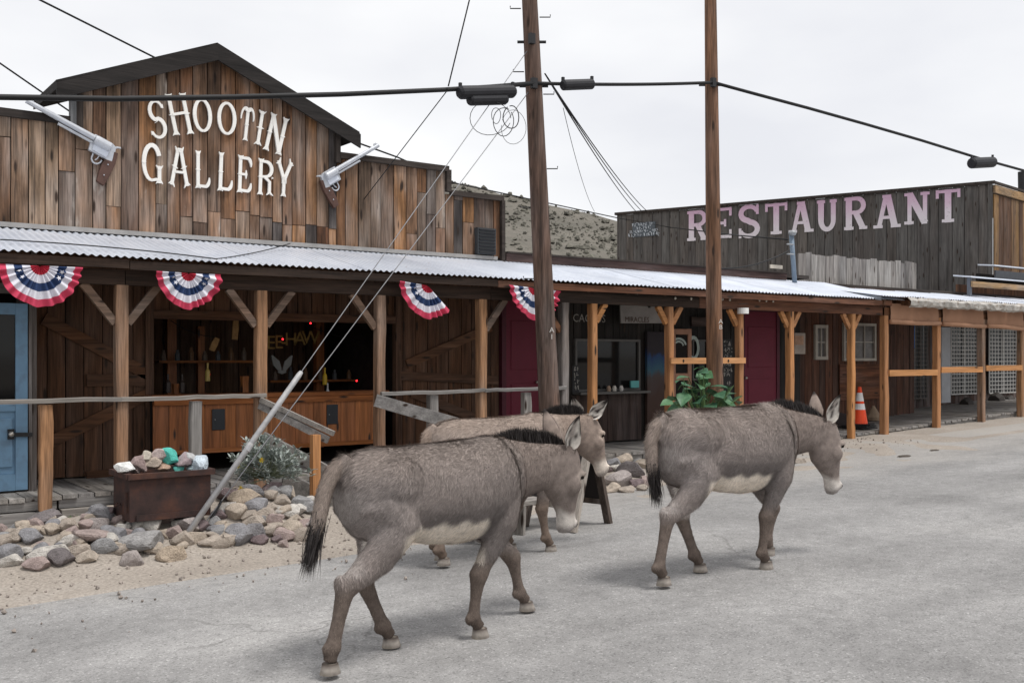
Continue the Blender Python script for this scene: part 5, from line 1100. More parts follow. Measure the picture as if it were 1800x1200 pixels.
# service drops
q = MB(); q.tube([PY(590, 237, 13), PY(700, 277, 14), PY(800, 322, 15), PY(940, 352, 17), PY(1085, 383, 19)] + [PY(1180, 400, 18), PY(1300, 414, 14), PY(1385, 421, 11.7)], .013, 6); tag(q.build('wire', M_CABLE, smooth=True), 'sagging black service wire from the gable past the hill to the mast', 'wire')
cable('wire', 'black service wire sloping behind the gable from the top edge', PY(20, -25, 12.6), PY(275, 103, 13.5), .012); cable('wire', 'black service wire sloping behind the left parapet', PY(-60, 70, 12.6), PY(150, 215, 13.2), .010)
for k, (px, py) in enumerate(((1130, 372), (1122, 375), (1137, 370))): cable('wire', ('black drop wire from the leaning pole to the tall hall, middle strand', 'black drop wire from the leaning pole to the tall hall, left strand', 'black drop wire from the leaning pole to the tall hall, right strand')[k], PY(958, 130, YPL), on_res(*res_s(px, py), .1), .010, .12, cat='wire', group='drop wires to the hall')
cable('wire', 'faint thin wire curving from the leaning pole behind the roof', PY(990, 190, YPL), PY(1045, 372, 15), .004, .15)
cable('wire', 'slack wire from the mast along the maroon fascia', PY(1388, 440, YW-.35), PY(1240, 470, YW-.2), .012, .12); cable('wire', 'thin black wire lying across the tin roof', PY(0, 421, 10.6), PY(380, 455, 10.35), .007, -.02)
cable('wire', 'thin black wire curving up the tin roof to the parapet', PY(380, 455, 10.35), PY(510, 428, 11.6), .006, .02)
o = MB().tube([PY(1797, 360, 17), PY(1796, 302, 17)], .12, 10).build('flue_pipe', M_IRON); tag(o, 'dark flue pipe rising beyond the hall at right edge', 'pipe')

# ================================================================ rusty ore bin heaped with stones
def rock_mesh(seed, flat=.75):
    rr = random.Random(seed); bm = bmesh.new(); bmesh.ops.create_icosphere(bm, subdivisions=3, radius=1)
    pl = [(Vector((rr.gauss(0,1), rr.gauss(0,1), rr.gauss(0,1))).normalized(), rr.uniform(.50, .82)) for _ in range(15)]
    for v in bm.verts:
        p = v.co.copy(); p *= 1+.10*mnoise.noise(p*1.3+Vector((seed*3.1, 0, 0)))
        for n_, d_ in pl:
            e = p.dot(n_)-d_
            if e > 0: p -= n_*e*.97
        p *= 1+.035*mnoise.noise(p*4+Vector((seed, seed, 0)))+.012*mnoise.noise(p*11+Vector((seed, 0, seed))); v.co = Vector((p.x, p.y, p.z*flat))
    me = bpy.data.meshes.new('stone'); bm.to_mesh(me); bm.free()
    return me
def rock_mat(name, cols):
    m, nt, b = new_mat(name); b.inputs['Roughness'].default_value = .9; cc, rnd = coords(nt, (1,1,1)); wn = N(nt, 'ShaderNodeTexWhiteNoise', noise_dimensions='1D'); nt.links.new(rnd, wn.inputs['W'])
    base = ramp(nt, [(i/len(cols), c) for i, c in enumerate(cols)], wn.outputs['Value'], 'CONSTANT').outputs[0]
    n1 = N(nt, 'ShaderNodeTexNoise', Scale=2.2, Detail=7.0, Roughness=.65); nt.links.new(cc, n1.inputs['Vector']); n2 = N(nt, 'ShaderNodeTexNoise', Scale=12.0, Detail=5.0); nt.links.new(cc, n2.inputs['Vector'])
    c = mixc(nt, 1.0, base, ramp(nt, [(.3, .68), (.7, 1.3)], n1.outputs[0]).outputs[0], 'MULTIPLY'); c = mixc(nt, 1.0, c, ramp(nt, [(.3, .8), (.7, 1.15)], n2.outputs[0]).outputs[0], 'MULTIPLY')
    nt.links.new(c, b.inputs['Base Color']); bump(nt, b, n2.outputs[0], .5, .06); return m
M_ROCK = rock_mat('field_stone', [(.33,.265,.245),(.29,.28,.275),(.42,.36,.30),(.20,.155,.155),(.50,.47,.43),(.36,.27,.25),(.25,.24,.245),(.34,.30,.285),(.40,.325,.25),(.17,.15,.15)])
RK = [rock_mesh(i+1, random.uniform(.55, .9)) for i in range(10)]
for m_ in RK: m_.materials.append(M_ROCK)
def stone(label, loc, size, group, mat=None, mesh=None, rot=None, name='stone'):
    me = mesh or random.choice(RK)
    if mat: me = me.copy(); me.materials.clear(); me.materials.append(mat)
    o = add(name, me, None, None, loc); o.scale = size; o.rotation_euler = rot or (random.uniform(-.35, .35), random.uniform(-.35, .35), random.uniform(0, 6.28)); return tag(o, label, 'stone', group)
c0 = PY(228, 918, 8.72); bz = c0.z; bx0 = c0.x; bx1 = PY(366, 905, 8.72+.06).x; by0, by1 = 8.72, 9.20; bh = PY(228, 838, 8.72).z - bz
BIN = thing('ore_bin', 'rusty dark brown iron bin heaped with coloured stones', 'bin', ((bx0+bx1)/2, 8.95, bz))
M_RUST, nt, b = new_mat('rusted_iron'); b.inputs['Roughness'].default_value = .75; cc, _ = coords(nt, (1,1,1)); n1 = N(nt, 'ShaderNodeTexNoise', Scale=5.0, Detail=8.0, Roughness=.65); nt.links.new(cc, n1.inputs['Vector'])
nt.links.new(ramp(nt, [(.3, (.022,.015,.014)), (.5, (.045,.025,.022)), (.63, (.075,.034,.024)), (.8, (.12,.06,.035))], n1.outputs[0]).outputs[0], b.inputs['Base Color']); bump(nt, b, n1.outputs[0], .4, .01)
t_ = .02
for lo, hi in (((bx0, by0, bz), (bx1, by0+t_, bz+bh)), ((bx0, by1-t_, bz), (bx1, by1, bz+bh)), ((bx0, by0+t_+.001, bz), (bx0+t_, by1-t_-.001, bz+bh)), ((bx1-t_, by0+t_+.001, bz), (bx1, by1-t_-.001, bz+bh)), ((bx0+.021, by0+.021, bz+bh*.55), (bx1-.021, by1-.021, bz+bh*.58))): sheet_box('bin_plate', lo, hi, M_RUST, BIN)
for a, b_ in (((bx0-.02, by0-.012, bz+bh), (bx1+.02, by0-.012, bz+bh)), ((bx0-.02, by1+.012, bz+bh), (bx1+.02, by1+.012, bz+bh)), ((bx0-.012, by0-.02, bz+bh+.002), (bx0-.012, by1+.02, bz+bh+.002)), ((bx1+.012, by0-.02, bz+bh+.002), (bx1+.012, by1+.02, bz+bh+.002))): MB().bar(a, b_, .045, .045).build('rim', M_RUST, BIN, pivot=True)
MB().box((bx0-.012, by0+.06, bz+bh*.42), (.02, .03, bh*.45)).build('hinge_bar', M_RUST, BIN, pivot=True); MB().tube([(bx0-.02, by0+.2, bz+bh*.35), (bx0-.05, by0+.24, bz+bh*.30), (bx0-.02, by0+.28, bz+bh*.35)], .009, 6).build('handle', M_RUST, BIN)
MB().bar((bx0+.05, by0-.012, bz+.03), (bx1-.02, by0-.012, bz+.03), .015, .05).build('base_angle', M_RUST, BIN, pivot=True)
zt = bz+bh
mk = lambda n_, c: rock_mat(n_, [c])
for lb, px, py, sz, mt in (('turquoise painted stone on top of the heap in the rusty bin', 298, 806, (.085,.075,.08), mk('turquoise_stone', (.10,.50,.42))), ('low turquoise stone at the front of the rusty bin', 312, 826, (.075,.05,.045), mk('turquoise_stone2', (.12,.42,.37))),
    ('pale blue white crystal stone at the right end of the bin', 349, 817, (.095,.085,.075), mk('ice_stone', (.55,.62,.68))), ('bright white stone at the left end of the bin', 222, 824, (.085,.08,.055), mk('white_stone', (.74,.74,.72))),
    ('long pinkish slab stone leaning at the left of the bin heap', 244, 816, (.09,.07,.085), mk('pink_stone', (.34,.255,.24))), ('beige stone in the middle of the bin heap', 266, 815, (.085,.07,.07), mk('beige_stone', (.42,.35,.29))),
    ('tan pink stone at the front middle of the bin heap', 288, 823, (.075,.06,.06), mk('tan_stone', (.40,.28,.21))), ('mauve stone right of the turquoise one in the bin', 322, 813, (.07,.07,.07), mk('mauve_stone', (.34,.27,.28))), ('small grey brown stone low at the bin rim', 240, 830, (.055,.04,.035), None), ('pale cream stone tucked behind the pink slab in the bin', 258, 806, (.06,.05,.05), mk('cream_stone', (.50,.45,.38))), ('pale blue chip beside the white crystal in the bin', 336, 826, (.05,.04,.035), mk('blue_chip', (.42,.52,.55))), ('pale pink stone at the back of the bin heap', 280, 803, (.06,.05,.05), mk('pale_pink', (.44,.36,.34))), ('grey white stone behind the crystal at the bin end', 334, 808, (.06,.05,.05), mk('grey_white', (.48,.48,.48)))):
    p = PY(px, py-3, by0+.15); stone(lb, p, tuple(c_*1.38 for c_ in sz), 'stones in the rusty bin', mt)

# ================================================================ rock piles on the verge
TONES = [('pinkish', (.35,.275,.255)), ('grey', (.28,.275,.275)), ('tan', (.42,.355,.29)), ('dark purple', (.195,.15,.152)), ('pale', (.50,.47,.43)), ('bluish grey', (.25,.245,.255)), ('beige', (.38,.325,.275))]
TM = [rock_mat('stone_'+t_[0].replace(' ', '_'), [t_[1]]) for t_ in TONES]; TC = {}
L1, L2, L3 = 'left pile', 'right pile', 'small pile'
def toned(mi, ci):
    if (mi, ci) not in TC: TC[(mi, ci)] = RK[mi].copy(); TC[(mi, ci)].materials.clear(); TC[(mi, ci)].materials.append(TM[ci])
    return TC[(mi, ci)]
def place_rock(px, py, wpx, hpx, label, group, mat=None, lift=.25):
    d_ = ray(px, py+hpx*.30); s_ = 5.0
    while s_ < 14 and CAM_H + d_.z*s_ > ground_h(d_.x*s_, d_.y*s_): s_ += .03
    p = Vector((d_.x*s_, d_.y*s_, 0)); p.y = min(p.y, 10.25); k = s_/FPX
    mesh = None
    if label in (L1, L2, L3):
        ci = random.randrange(len(TONES)); tone = TONES[ci][0]; mi = random.randrange(len(RK)); mesh = toned(mi, ci); sz_ = 'small ' if wpx < 24 else ('large ' if wpx > 36 else '')
        if label is L1: place = (('near the boardwalk' if py < 915 else ('at the pile front' if py > 950 else 'in mid pile')) + (' at the left edge' if px < 90 else ' left of the rusty bin')) if px < 190 else ('below the rusty bin' if px < 265 else 'between the rusty bin and the guard tube')
        elif label is L2: place = ('close under the silvery bush' if py < 895 else ('at the pile front under the bush' if py > 925 else 'in mid pile under the bush')) + (' near the guard tube' if px < 440 else ' near the newel post' if px > 500 else '')
        else: place = 'in the small pile behind the sandwich board'
        label = sz_ + tone + ' stone ' + place
    sz = (wpx*k*.70, wpx*k*.56, hpx*k*.78); loc = (p.x, p.y, ground_h(p.x, p.y)+sz[2]*lift)
    stone(label, loc, sz, group, mat, mesh, rot=(random.uniform(-.2, .2), random.uniform(-.2, .2), YAW-R(90)+random.uniform(-.5, .5)))
GL = 'stones piled left of and below the rusty bin'; GR_ = 'stones piled between the guard tube and the steps'; GS = 'stones beside the boardwalk behind the sandwich board'
for px, py, w_, h_, lb in ((255, 948, 74, 38, 'big smooth grey boulder in front of the rusty bin'), (88, 967, 64, 34, 'long tan slab stone at the front left of the pile'), (108, 980, 40, 30, 'blocky pink grey stone at the very front of the left pile'),
    (152, 978, 38, 24, 'flat pale stone at the front of the left pile'), (232, 981, 38, 36, 'rounded tan stone standing alone below the bin'), (303, 968, 46, 42, 'dark pink stone at the foot of the guard tube'), (165, 942, 62, 24, 'long yellowish stone lying below the bin corner'),
    (80, 908, 66, 34, 'broad pink grey boulder by the boardwalk at left'), (148, 888, 44, 38, 'tall brown stone beside the weed at left'), (173, 918, 42, 30, 'pale grey stone just left of the bin'), (328, 919, 56, 28, 'long pink stone lying right of the bin'), (268, 922, 34, 30, 'bluish grey stone at the bin corner')): place_rock(px, py, w_, h_, lb, GL)
for px, py, w_, h_, lb in ((443, 930, 42, 46, 'pale egg-shaped stone at the front of the right pile'), (400, 936, 50, 32, 'purple stone right of the guard tube foot'), (498, 955, 24, 18, 'small grey stone lying apart on the sand'), (478, 856, 38, 42, 'tall pink white stone under the silvery bush'), (550, 917, 36, 30, 'pale pink stone at the foot of the newel post'), (432, 878, 52, 32, 'beige stone below the silvery bush')): place_rock(px, py, w_, h_, lb, GR_)
rr = random.Random(11)
fill = [(10, 945),(30, 930),(52, 945),(45, 965),(18, 968),(70, 930),(95, 935),(118, 925),(130, 950),(62, 985),(195, 935),(205, 958),(185, 965),(140, 962),(120, 940),(210, 925),(228, 940),(35, 910),(55, 895),(110, 900),(125, 885),(98, 920),(150, 925),(20, 985),(285, 940),(270, 962),(240, 925),(300, 935),(315, 948),(180, 900),(5, 920),(75, 960),(160, 905),(190, 948),(345, 945),(355, 925),(225, 962), (265, 905), (300, 912)]
for px, py in fill:
    w_ = rr.uniform(24, 44); place_rock(px+rr.uniform(-4, 4), py+rr.uniform(-4, 4), w_, w_*rr.uniform(.6, .85), L1, GL)
for k in range(58):
    px = rr.uniform(0, 335); py = rr.uniform(888, 978) - .03*px; w_ = rr.uniform(14, 30); place_rock(px, py, w_, w_*rr.uniform(.6, .9), L1, GL, lift=.4)
fill = [(385, 905),(402, 890),(420, 905),(412, 925),(455, 890),(465, 905),(480, 895),(495, 880),(505, 895),(520, 900),(530, 915),(515, 930),(490, 925),(470, 930),(460, 945),(425, 945),(380, 930),(370, 950),(395, 870),(445, 865),(505, 862),(525, 880),(540, 935),(480, 915),(450, 915),(435, 905),(500, 940),(390, 955),(415, 860),(540, 890)]
for px, py in fill:
    w_ = rr.uniform(26, 46); place_rock(px+rr.uniform(-4, 4), py+rr.uniform(-4, 4), w_, w_*rr.uniform(.6, .85), L2, GR_)
for k in range(34):
    px = rr.uniform(360, 555); py = rr.uniform(862, 948); w_ = rr.uniform(16, 32); place_rock(px, py, w_, w_*rr.uniform(.6, .9), L2, GR_, lift=.4)
for px, py, w_, h_, lb in ((1090, 840, 50, 40, 'largest tan and pink stone behind the sandwich board'), (1112, 826, 44, 32, 'pale stone at the back of the small pile')): place_rock(px, py, w_, h_, lb, GS)
for px, py in ((1078, 812),(1095, 806),(1115, 808),(1130, 815),(1128, 835),(1075, 858),(1068, 825),(1130, 858),(1102, 860),(1085, 822),(1120, 848), (1405, 808), (1140, 845)): w_ = rr.uniform(18, 32); place_rock(px, py, w_, w_*.7, L3, GS)

# ================================================================ silvery bush with yellow flowers
m, nt, b = new_mat('silver_leaf'); b.inputs['Roughness'].default_value = .7; cc, _ = coords(nt, (14,14,14), 'Object', False); n1 = N(nt, 'ShaderNodeTexNoise', Scale=1.0, Detail=3.0); nt.links.new(cc, n1.inputs['Vector']); nt.links.new(ramp(nt, [(.3, (.17,.205,.18)), (.55, (.34,.375,.35)), (.75, (.50,.53,.50))], n1.outputs[0]).outputs[0], b.inputs['Base Color'])
bc = PY(470, 838, 9.25); bgz = ground_h(bc.x, 9.25); BUSH = thing('silvery_bush', 'silver leaved bush with yellow flowers behind the guard tube', 'bush', (bc.x, 9.25, bgz)); q = MB(); stm = MB(); rr = random.Random(4)
def leaf(q, p, d_, L_, w_, up=Vector((0,0,1))):
    d_ = d_.normalized(); s_ = d_.cross(up); s_ = s_.normalized() if s_.length > .01 else Vector((1,0,0)); n_ = s_.cross(d_); k = len(q.v)
    for f_, ww, dz in ((0, .12, 0), (.35, 1, .04), (.7, .75, .03), (1, .02, -.06)):
        c = p+d_*L_*f_+n_*dz*L_; q.v += [tuple(c-s_*w_*ww/2+n_*.1*w_), tuple(c-n_*.05*w_), tuple(c+s_*w_*ww/2+n_*.1*w_)]
    for i in range(3):
        for j in range(2): a = k+i*3+j; q.f.append((a, a+1, a+4, a+3))
ctr = Vector((bc.x, 9.25, bgz+.14))
for i in range(120):
    th = rr.uniform(0, 6.28); ph = math.acos(rr.uniform(-.05, 1)); d_ = Vector((math.sin(ph)*math.cos(th), math.sin(ph)*math.sin(th), math.cos(ph))); tip = ctr + Vector((d_.x*.36, d_.y*.28, d_.z*.36))*rr.uniform(.5, 1.08)
    stm.tube([ctr, tip], .004, 4)
    for j in range(11):
        a = rr.uniform(0, 6.28); ld = (d_*.7+Vector((math.cos(a), math.sin(a), rr.uniform(-.2, .7)))*.8); leaf(q, tip+Vector((rr.gauss(0,.02), rr.gauss(0,.02), rr.gauss(0,.02))), ld, rr.uniform(.045, .085), rr.uniform(.018, .032))
o = q.build('foliage', m, BUSH); o['kind'] = 'stuff'; o = stm.build('stems', plain('stem_green', (.14,.16,.10), .8), BUSH); o['kind'] = 'stuff'
for px, py in ((419, 810), (460, 808), (423, 858), (417, 818), (398, 862)):
    p = PY(px, py, 9.02); f_ = MB()
    for k in range(9): a = 2*math.pi*k/9; leaf(f_, p, Vector((math.cos(a), -.3, math.sin(a))), .028, .016)
    fl = f_.build('flower', plain('flower_yellow', (.72,.55,.02), .7, var=.1), BUSH); e = MB(); e.blob(p+Vector((0, -.006, 0)), (.009, .007, .009), 7, 5); e.build('flower_eye', plain('flower_eye_gold', (.42,.25,.02), .8), fl); MB().tube([ctr, p], .003, 4).build('stem', plain('stem_green', (.14,.16,.10), .8), BUSH)
# ---------------------------------------------------------------- small weed
wp = PG(118, 905, .2); WE = MB(); rr = random.Random(2); wz = ground_h(wp.x, wp.y)
for i in range(26): a = rr.uniform(0, 6.28); leaf(WE, Vector((wp.x+rr.gauss(0,.03), wp.y+rr.gauss(0,.02), wz+.02)), Vector((math.cos(a)*.5, math.sin(a)*.5, 1)), rr.uniform(.08, .16), .014)
tag(WE.build('weed', plain('weed_green', (.07,.16,.03), .7, var=.3, scale=10)), 'small bright green weed among the stones at left', 'weed')

# ================================================================ broad-leaved plant at the straight pole
m, nt, b = new_mat('broad_leaf'); b.inputs['Roughness'].default_value = .45; cc, rnd = coords(nt, (6,6,6)); n1 = N(nt, 'ShaderNodeTexNoise', Scale=1.0, Detail=4.0); nt.links.new(cc, n1.inputs['Vector']); c = ramp(nt, [(.3, (.04,.105,.06)), (.7, (.08,.175,.09))], n1.outputs[0]).outputs[0]; nt.links.new(mixc(nt, .6, c, ramp(nt, [(0, (.75,.8,.9)), (1, (1.4,1.35,1.0))], rnd).outputs[0], 'MULTIPLY'), b.inputs['Base Color'])
PL = thing('leafy_plant', 'tall plant with broad green leaves at the foot of the straight pole', 'plant', PY(1235, 800, 9.3)); base = Vector((PY(1235, 700, 9.3).x, 9.3, ground_h(PY(1235, 700, 9.3).x, 9.3)))
def leaf_mesh():
    q = MB(); prof = [(0, .02, 0), (.12, .30, .02), (.3, .46, .03), (.55, .40, .02), (.8, .20, -.04), (1, .01, -.14)]
    for f_, w_, dz in prof: q.v += [(f_, -w_, dz+.06*w_), (f_, -w_*.5, dz-.0), (f_, 0, dz-.035), (f_, w_*.5, dz), (f_, w_, dz+.06*w_)]
    for i in range(5):
        for j in range(4): a = i*5+j; q.f.append((a, a+1, a+6, a+5))
    me = q.mesh('leaf'); me.polygons.foreach_set('use_smooth', [True]*len(me.polygons)); me.materials.append(m); return me
LM = leaf_mesh(); rr = random.Random(9)
spots = [(1232, 660, .20), (1222, 672, .2), (1205, 690, .18), (1245, 680, .20), (1215, 684, .2), (1250, 692, .2), (1190, 698, .15), (1262, 690, .16), (1235, 695, .2), (1274, 697, .17), (1287, 690, .16), (1282, 682, .14), (1228, 652, .15), (1240, 662, .15), (1200, 676, .16), (1210, 662, .14), (1257, 700, .18), (1222, 705, .2), (1240, 712, .2), (1205, 708, .2), (1270, 708, .2), (1292, 703, .15), (1182, 705, .13)]
spots += [(x_+rr.uniform(-12, 12), y_+rr.uniform(-9, 14), l_*rr.uniform(.6, .95)) for x_, y_, l_ in spots]
for px, py, L_ in spots:
    p = PY(px, py, 9.3+rr.uniform(-.22, .12)); o = add('leaf', LM, None, None, p); o.scale = (L_*1.4, L_*1.2, L_*1.2); o.rotation_euler = (rr.uniform(-.6, .6), rr.uniform(-.1, .7), rr.uniform(0, 6.28)); attach(o, PL)
    hub = base+Vector((rr.uniform(-.1, .1), rr.uniform(-.05, .05), .55)); MB().tube([base, hub, p], [.012, .009, .005], 5).build('stem', plain('leaf_stem', (.08,.14,.05), .7), PL)

# ================================================================ sandwich board, bench, traffic cone
f1 = PG(1007, 936); f2 = PG(1070, 919); mid_ = (f1+f2)/2; ax = Vector((f2.x-f1.x, f2.y-f1.y, 0)); hw_ = ax.length/2; ax.normalize(); wv = Vector((-ax.y, ax.x, 0))*.56
SBD = thing('sandwich_board', 'wooden A-frame sandwich board with a black panel behind the donkeys', 'sign board', mid_); topz = mid_.z + .80; apx_ = Vector((mid_.x, mid_.y, topz))
W_PALE = wood('pale_leg', [(.38,.34,.30),(.42,.37,.32)], 'Z', grey=.2, contrast=.6); W_BRN = wood('brown_leg', [(.085,.065,.055),(.10,.075,.06)], 'Z', grey=.2)
for sg, mt in ((-1, W_PALE), (1, W_BRN)):
    ft = mid_ + ax*hw_*sg
    for k in (0, 1): a = Vector((ft.x, ft.y, mid_.z-.005))+wv*k; MB().bar(a, apx_+ax*sg*.03+wv*k, .045, .07, up=wv).build('leg', mt if not (k and sg < 0) else W_BRN, SBD, pivot=True)
    lo = lambda f_: (Vector((ft.x, ft.y, mid_.z)).lerp(apx_+ax*sg*.03, f_)); q = MB(); off = ax*sg*.012
    a, b_, c, d_ = lo(.30)+wv*.06+off, lo(.30)+wv*.94+off, lo(.97)+wv*.94+off, lo(.97)+wv*.06+off; n_ = ax*.012
    q.v = [tuple(x_) for x_ in (a-n_, b_-n_, c-n_, d_-n_, a+n_, b_+n_, c+n_, d_+n_)]; q.f = [(0,3,2,1), (4,5,6,7), (0,1,5,4), (1,2,6,5), (2,3,7,6), (3,0,4,7)]; q.build('panel', plain('chalkboard_black', (.018,.014,.014), .6), SBD)
    MB().bar(lo(.27)+wv*.02, lo(.27)+wv*.98, .03, .05).build('cross_bar', mt, SBD, pivot=True)
MB().tube([PG(1069, 919)+Vector((0,0,.01))+wv*0, apx_.lerp(f2, .2)], .001, 4) if False else None
bl = PG(913, 941); BE = thing('low_bench', 'low grey plank bench hidden between the donkeys', 'bench', bl); bd = Vector((.97, .2, 0)); bw = Vector((-.2, .97, 0))
MB().bar(bl+Vector((0, 0, .275))-bd*.55+bw*.1, bl+Vector((0, 0, .275))+bd*.42+bw*.1, .20, .035).build('seat', W_GREYX, BE, pivot=True)
for s_ in (-.48, 0.04):
    for k in (.03, .17): MB().bar(bl+bd*s_+bw*k, bl+bd*(s_+.015)+bw*k+Vector((0, 0, .257)), .035, .10, up=bw).build('leg', W_GREYZ, BE, pivot=True)
cp = PY(1511, 753, 10.95); cp.z = deck_z(cp.x); CN = thing('traffic_cone', 'orange traffic cone with two white bands on the boardwalk', 'traffic cone', cp); H_ = .74
M_OR = plain('cone_orange', (.80,.075,.02), .5, var=.06); M_RF = plain('cone_band', (.72,.70,.70), .4, var=.05)
cr_ = lambda f_: .155*(1-f_)+.028*f_
for nm, a, b_, mt in (('cone_body', .05, .46, M_OR), ('white_band', .46, .60, M_RF), ('cone_body', .60, .66, M_OR), ('white_band', .66, .86, M_RF), ('cone_body', .86, 1.0, M_OR)): MB().tube([cp+Vector((0, 0, H_*a)), cp+Vector((0, 0, H_*b_))], [cr_(a)+(.002 if mt is M_RF else 0), cr_(b_)+(.002 if mt is M_RF else 0)], 20).build(nm, mt, CN, smooth=False)
for k in range(3): MB().box(cp+Vector((.02*k, 0, .02+.03*k)), (.44-.02*k, .44-.02*k, .028), Euler((0, 0, .2*k)).to_matrix()).build('base', plain('cone_rubber', (.015,.015,.016), .7), CN, pivot=True, bevel=.01)
q = MB(); p = PY(1487, 738, 11.3); q.box(p, (.5, .3, .22), Euler((.2, .1, .4)).to_matrix()); tag(q.build('cardboard_pile', plain('dark_crate', (.05,.04,.04), .8), pivot=True, bevel=.02), 'dark crate on the boardwalk behind the rightmost donkey', 'crate')
q = MB(); p = PY(1535, 733, 11.6); q.tube([(p.x, p.y, p.z-.06), (p.x, p.y, p.z), (p.x, p.y, p.z+.06), (p.x, p.y, p.z+.22)], [.14, .16, .12, .02], 12); tag(q.build('clay_pot', plain('clay_tan', (.26,.19,.13), .8)), 'tan clay pot against the wall right of the traffic cone', 'pot')
# ================================================================ donkeys
def vcol_mat(name, rough=.75, sheen=0, noise_amt=.22, nscale=26):
    m, nt, b = new_mat(name); b.inputs['Roughness'].default_value = rough
    a = nt.nodes.new('ShaderNodeVertexColor'); a.layer_name = 'Col'
    cc, _ = coords(nt, (1, 1, 1)); n = N(nt, 'ShaderNodeTexNoise', Scale=float(nscale), Detail=4.0); nt.links.new(cc, n.inputs['Vector'])
    br = ramp(nt, [(.3, 1-noise_amt), (.7, 1+noise_amt)], n.outputs[0]).outputs[0]
    nt.links.new(mixc(nt, 1.0, a.outputs[0], br, 'MULTIPLY'), b.inputs['Base Color'])
    b.inputs['Specular IOR Level'].default_value = .12
    return m
M_COAT = vcol_mat('donkey_coat'); M_FUR = vcol_mat('donkey_fur', .7, noise_amt=.12, nscale=9)
M_MANE = plain('donkey_mane_hair', (.030,.025,.024), .6, var=.5, scale=40)

def ring(c, u, v, n=18, sq=1.0):
    out = []
    for j in range(n):
        a = 2*math.pi*j/n; ca, sa = math.cos(a), math.sin(a)
        if sq != 1: ca = math.copysign(abs(ca)**sq, ca); sa = math.copysign(abs(sa)**sq, sa)
        out.append(c + u*ca + v*sa)
    return out
def limb(mb, nodes, n=14):
    """nodes: (pos, radius fore-aft, radius sideways)"""
    P = [Vector(p) for p, _, _ in nodes]; rings = []
    lat = Vector((0, 1, 0))
    for i, (p, rf, rl) in enumerate(nodes):
        t = (P[min(i+1, len(P)-1)] - P[max(i-1, 0)]).normalized()
        f = lat.cross(t).normalized(); l = t.cross(f).normalized()
        rings.append(ring(P[i], f*rf, l*rl, n))
    mb.loft(rings)
def lerp(a, b, t): return Vector(a)*(1-t) + Vector(b)*t

def set_cols(me, cols):
    at = me.color_attributes.new('Col', 'FLOAT_COLOR', 'POINT')
    a = np.ones((len(me.vertices), 4), dtype=np.float32); a[:, :3] = cols
    at.data.foreach_set('color', a.ravel())

def smoothstep(a, b, x):
    t = np.clip((x-a)/(b-a), 0, 1); return t*t*(3-2*t)

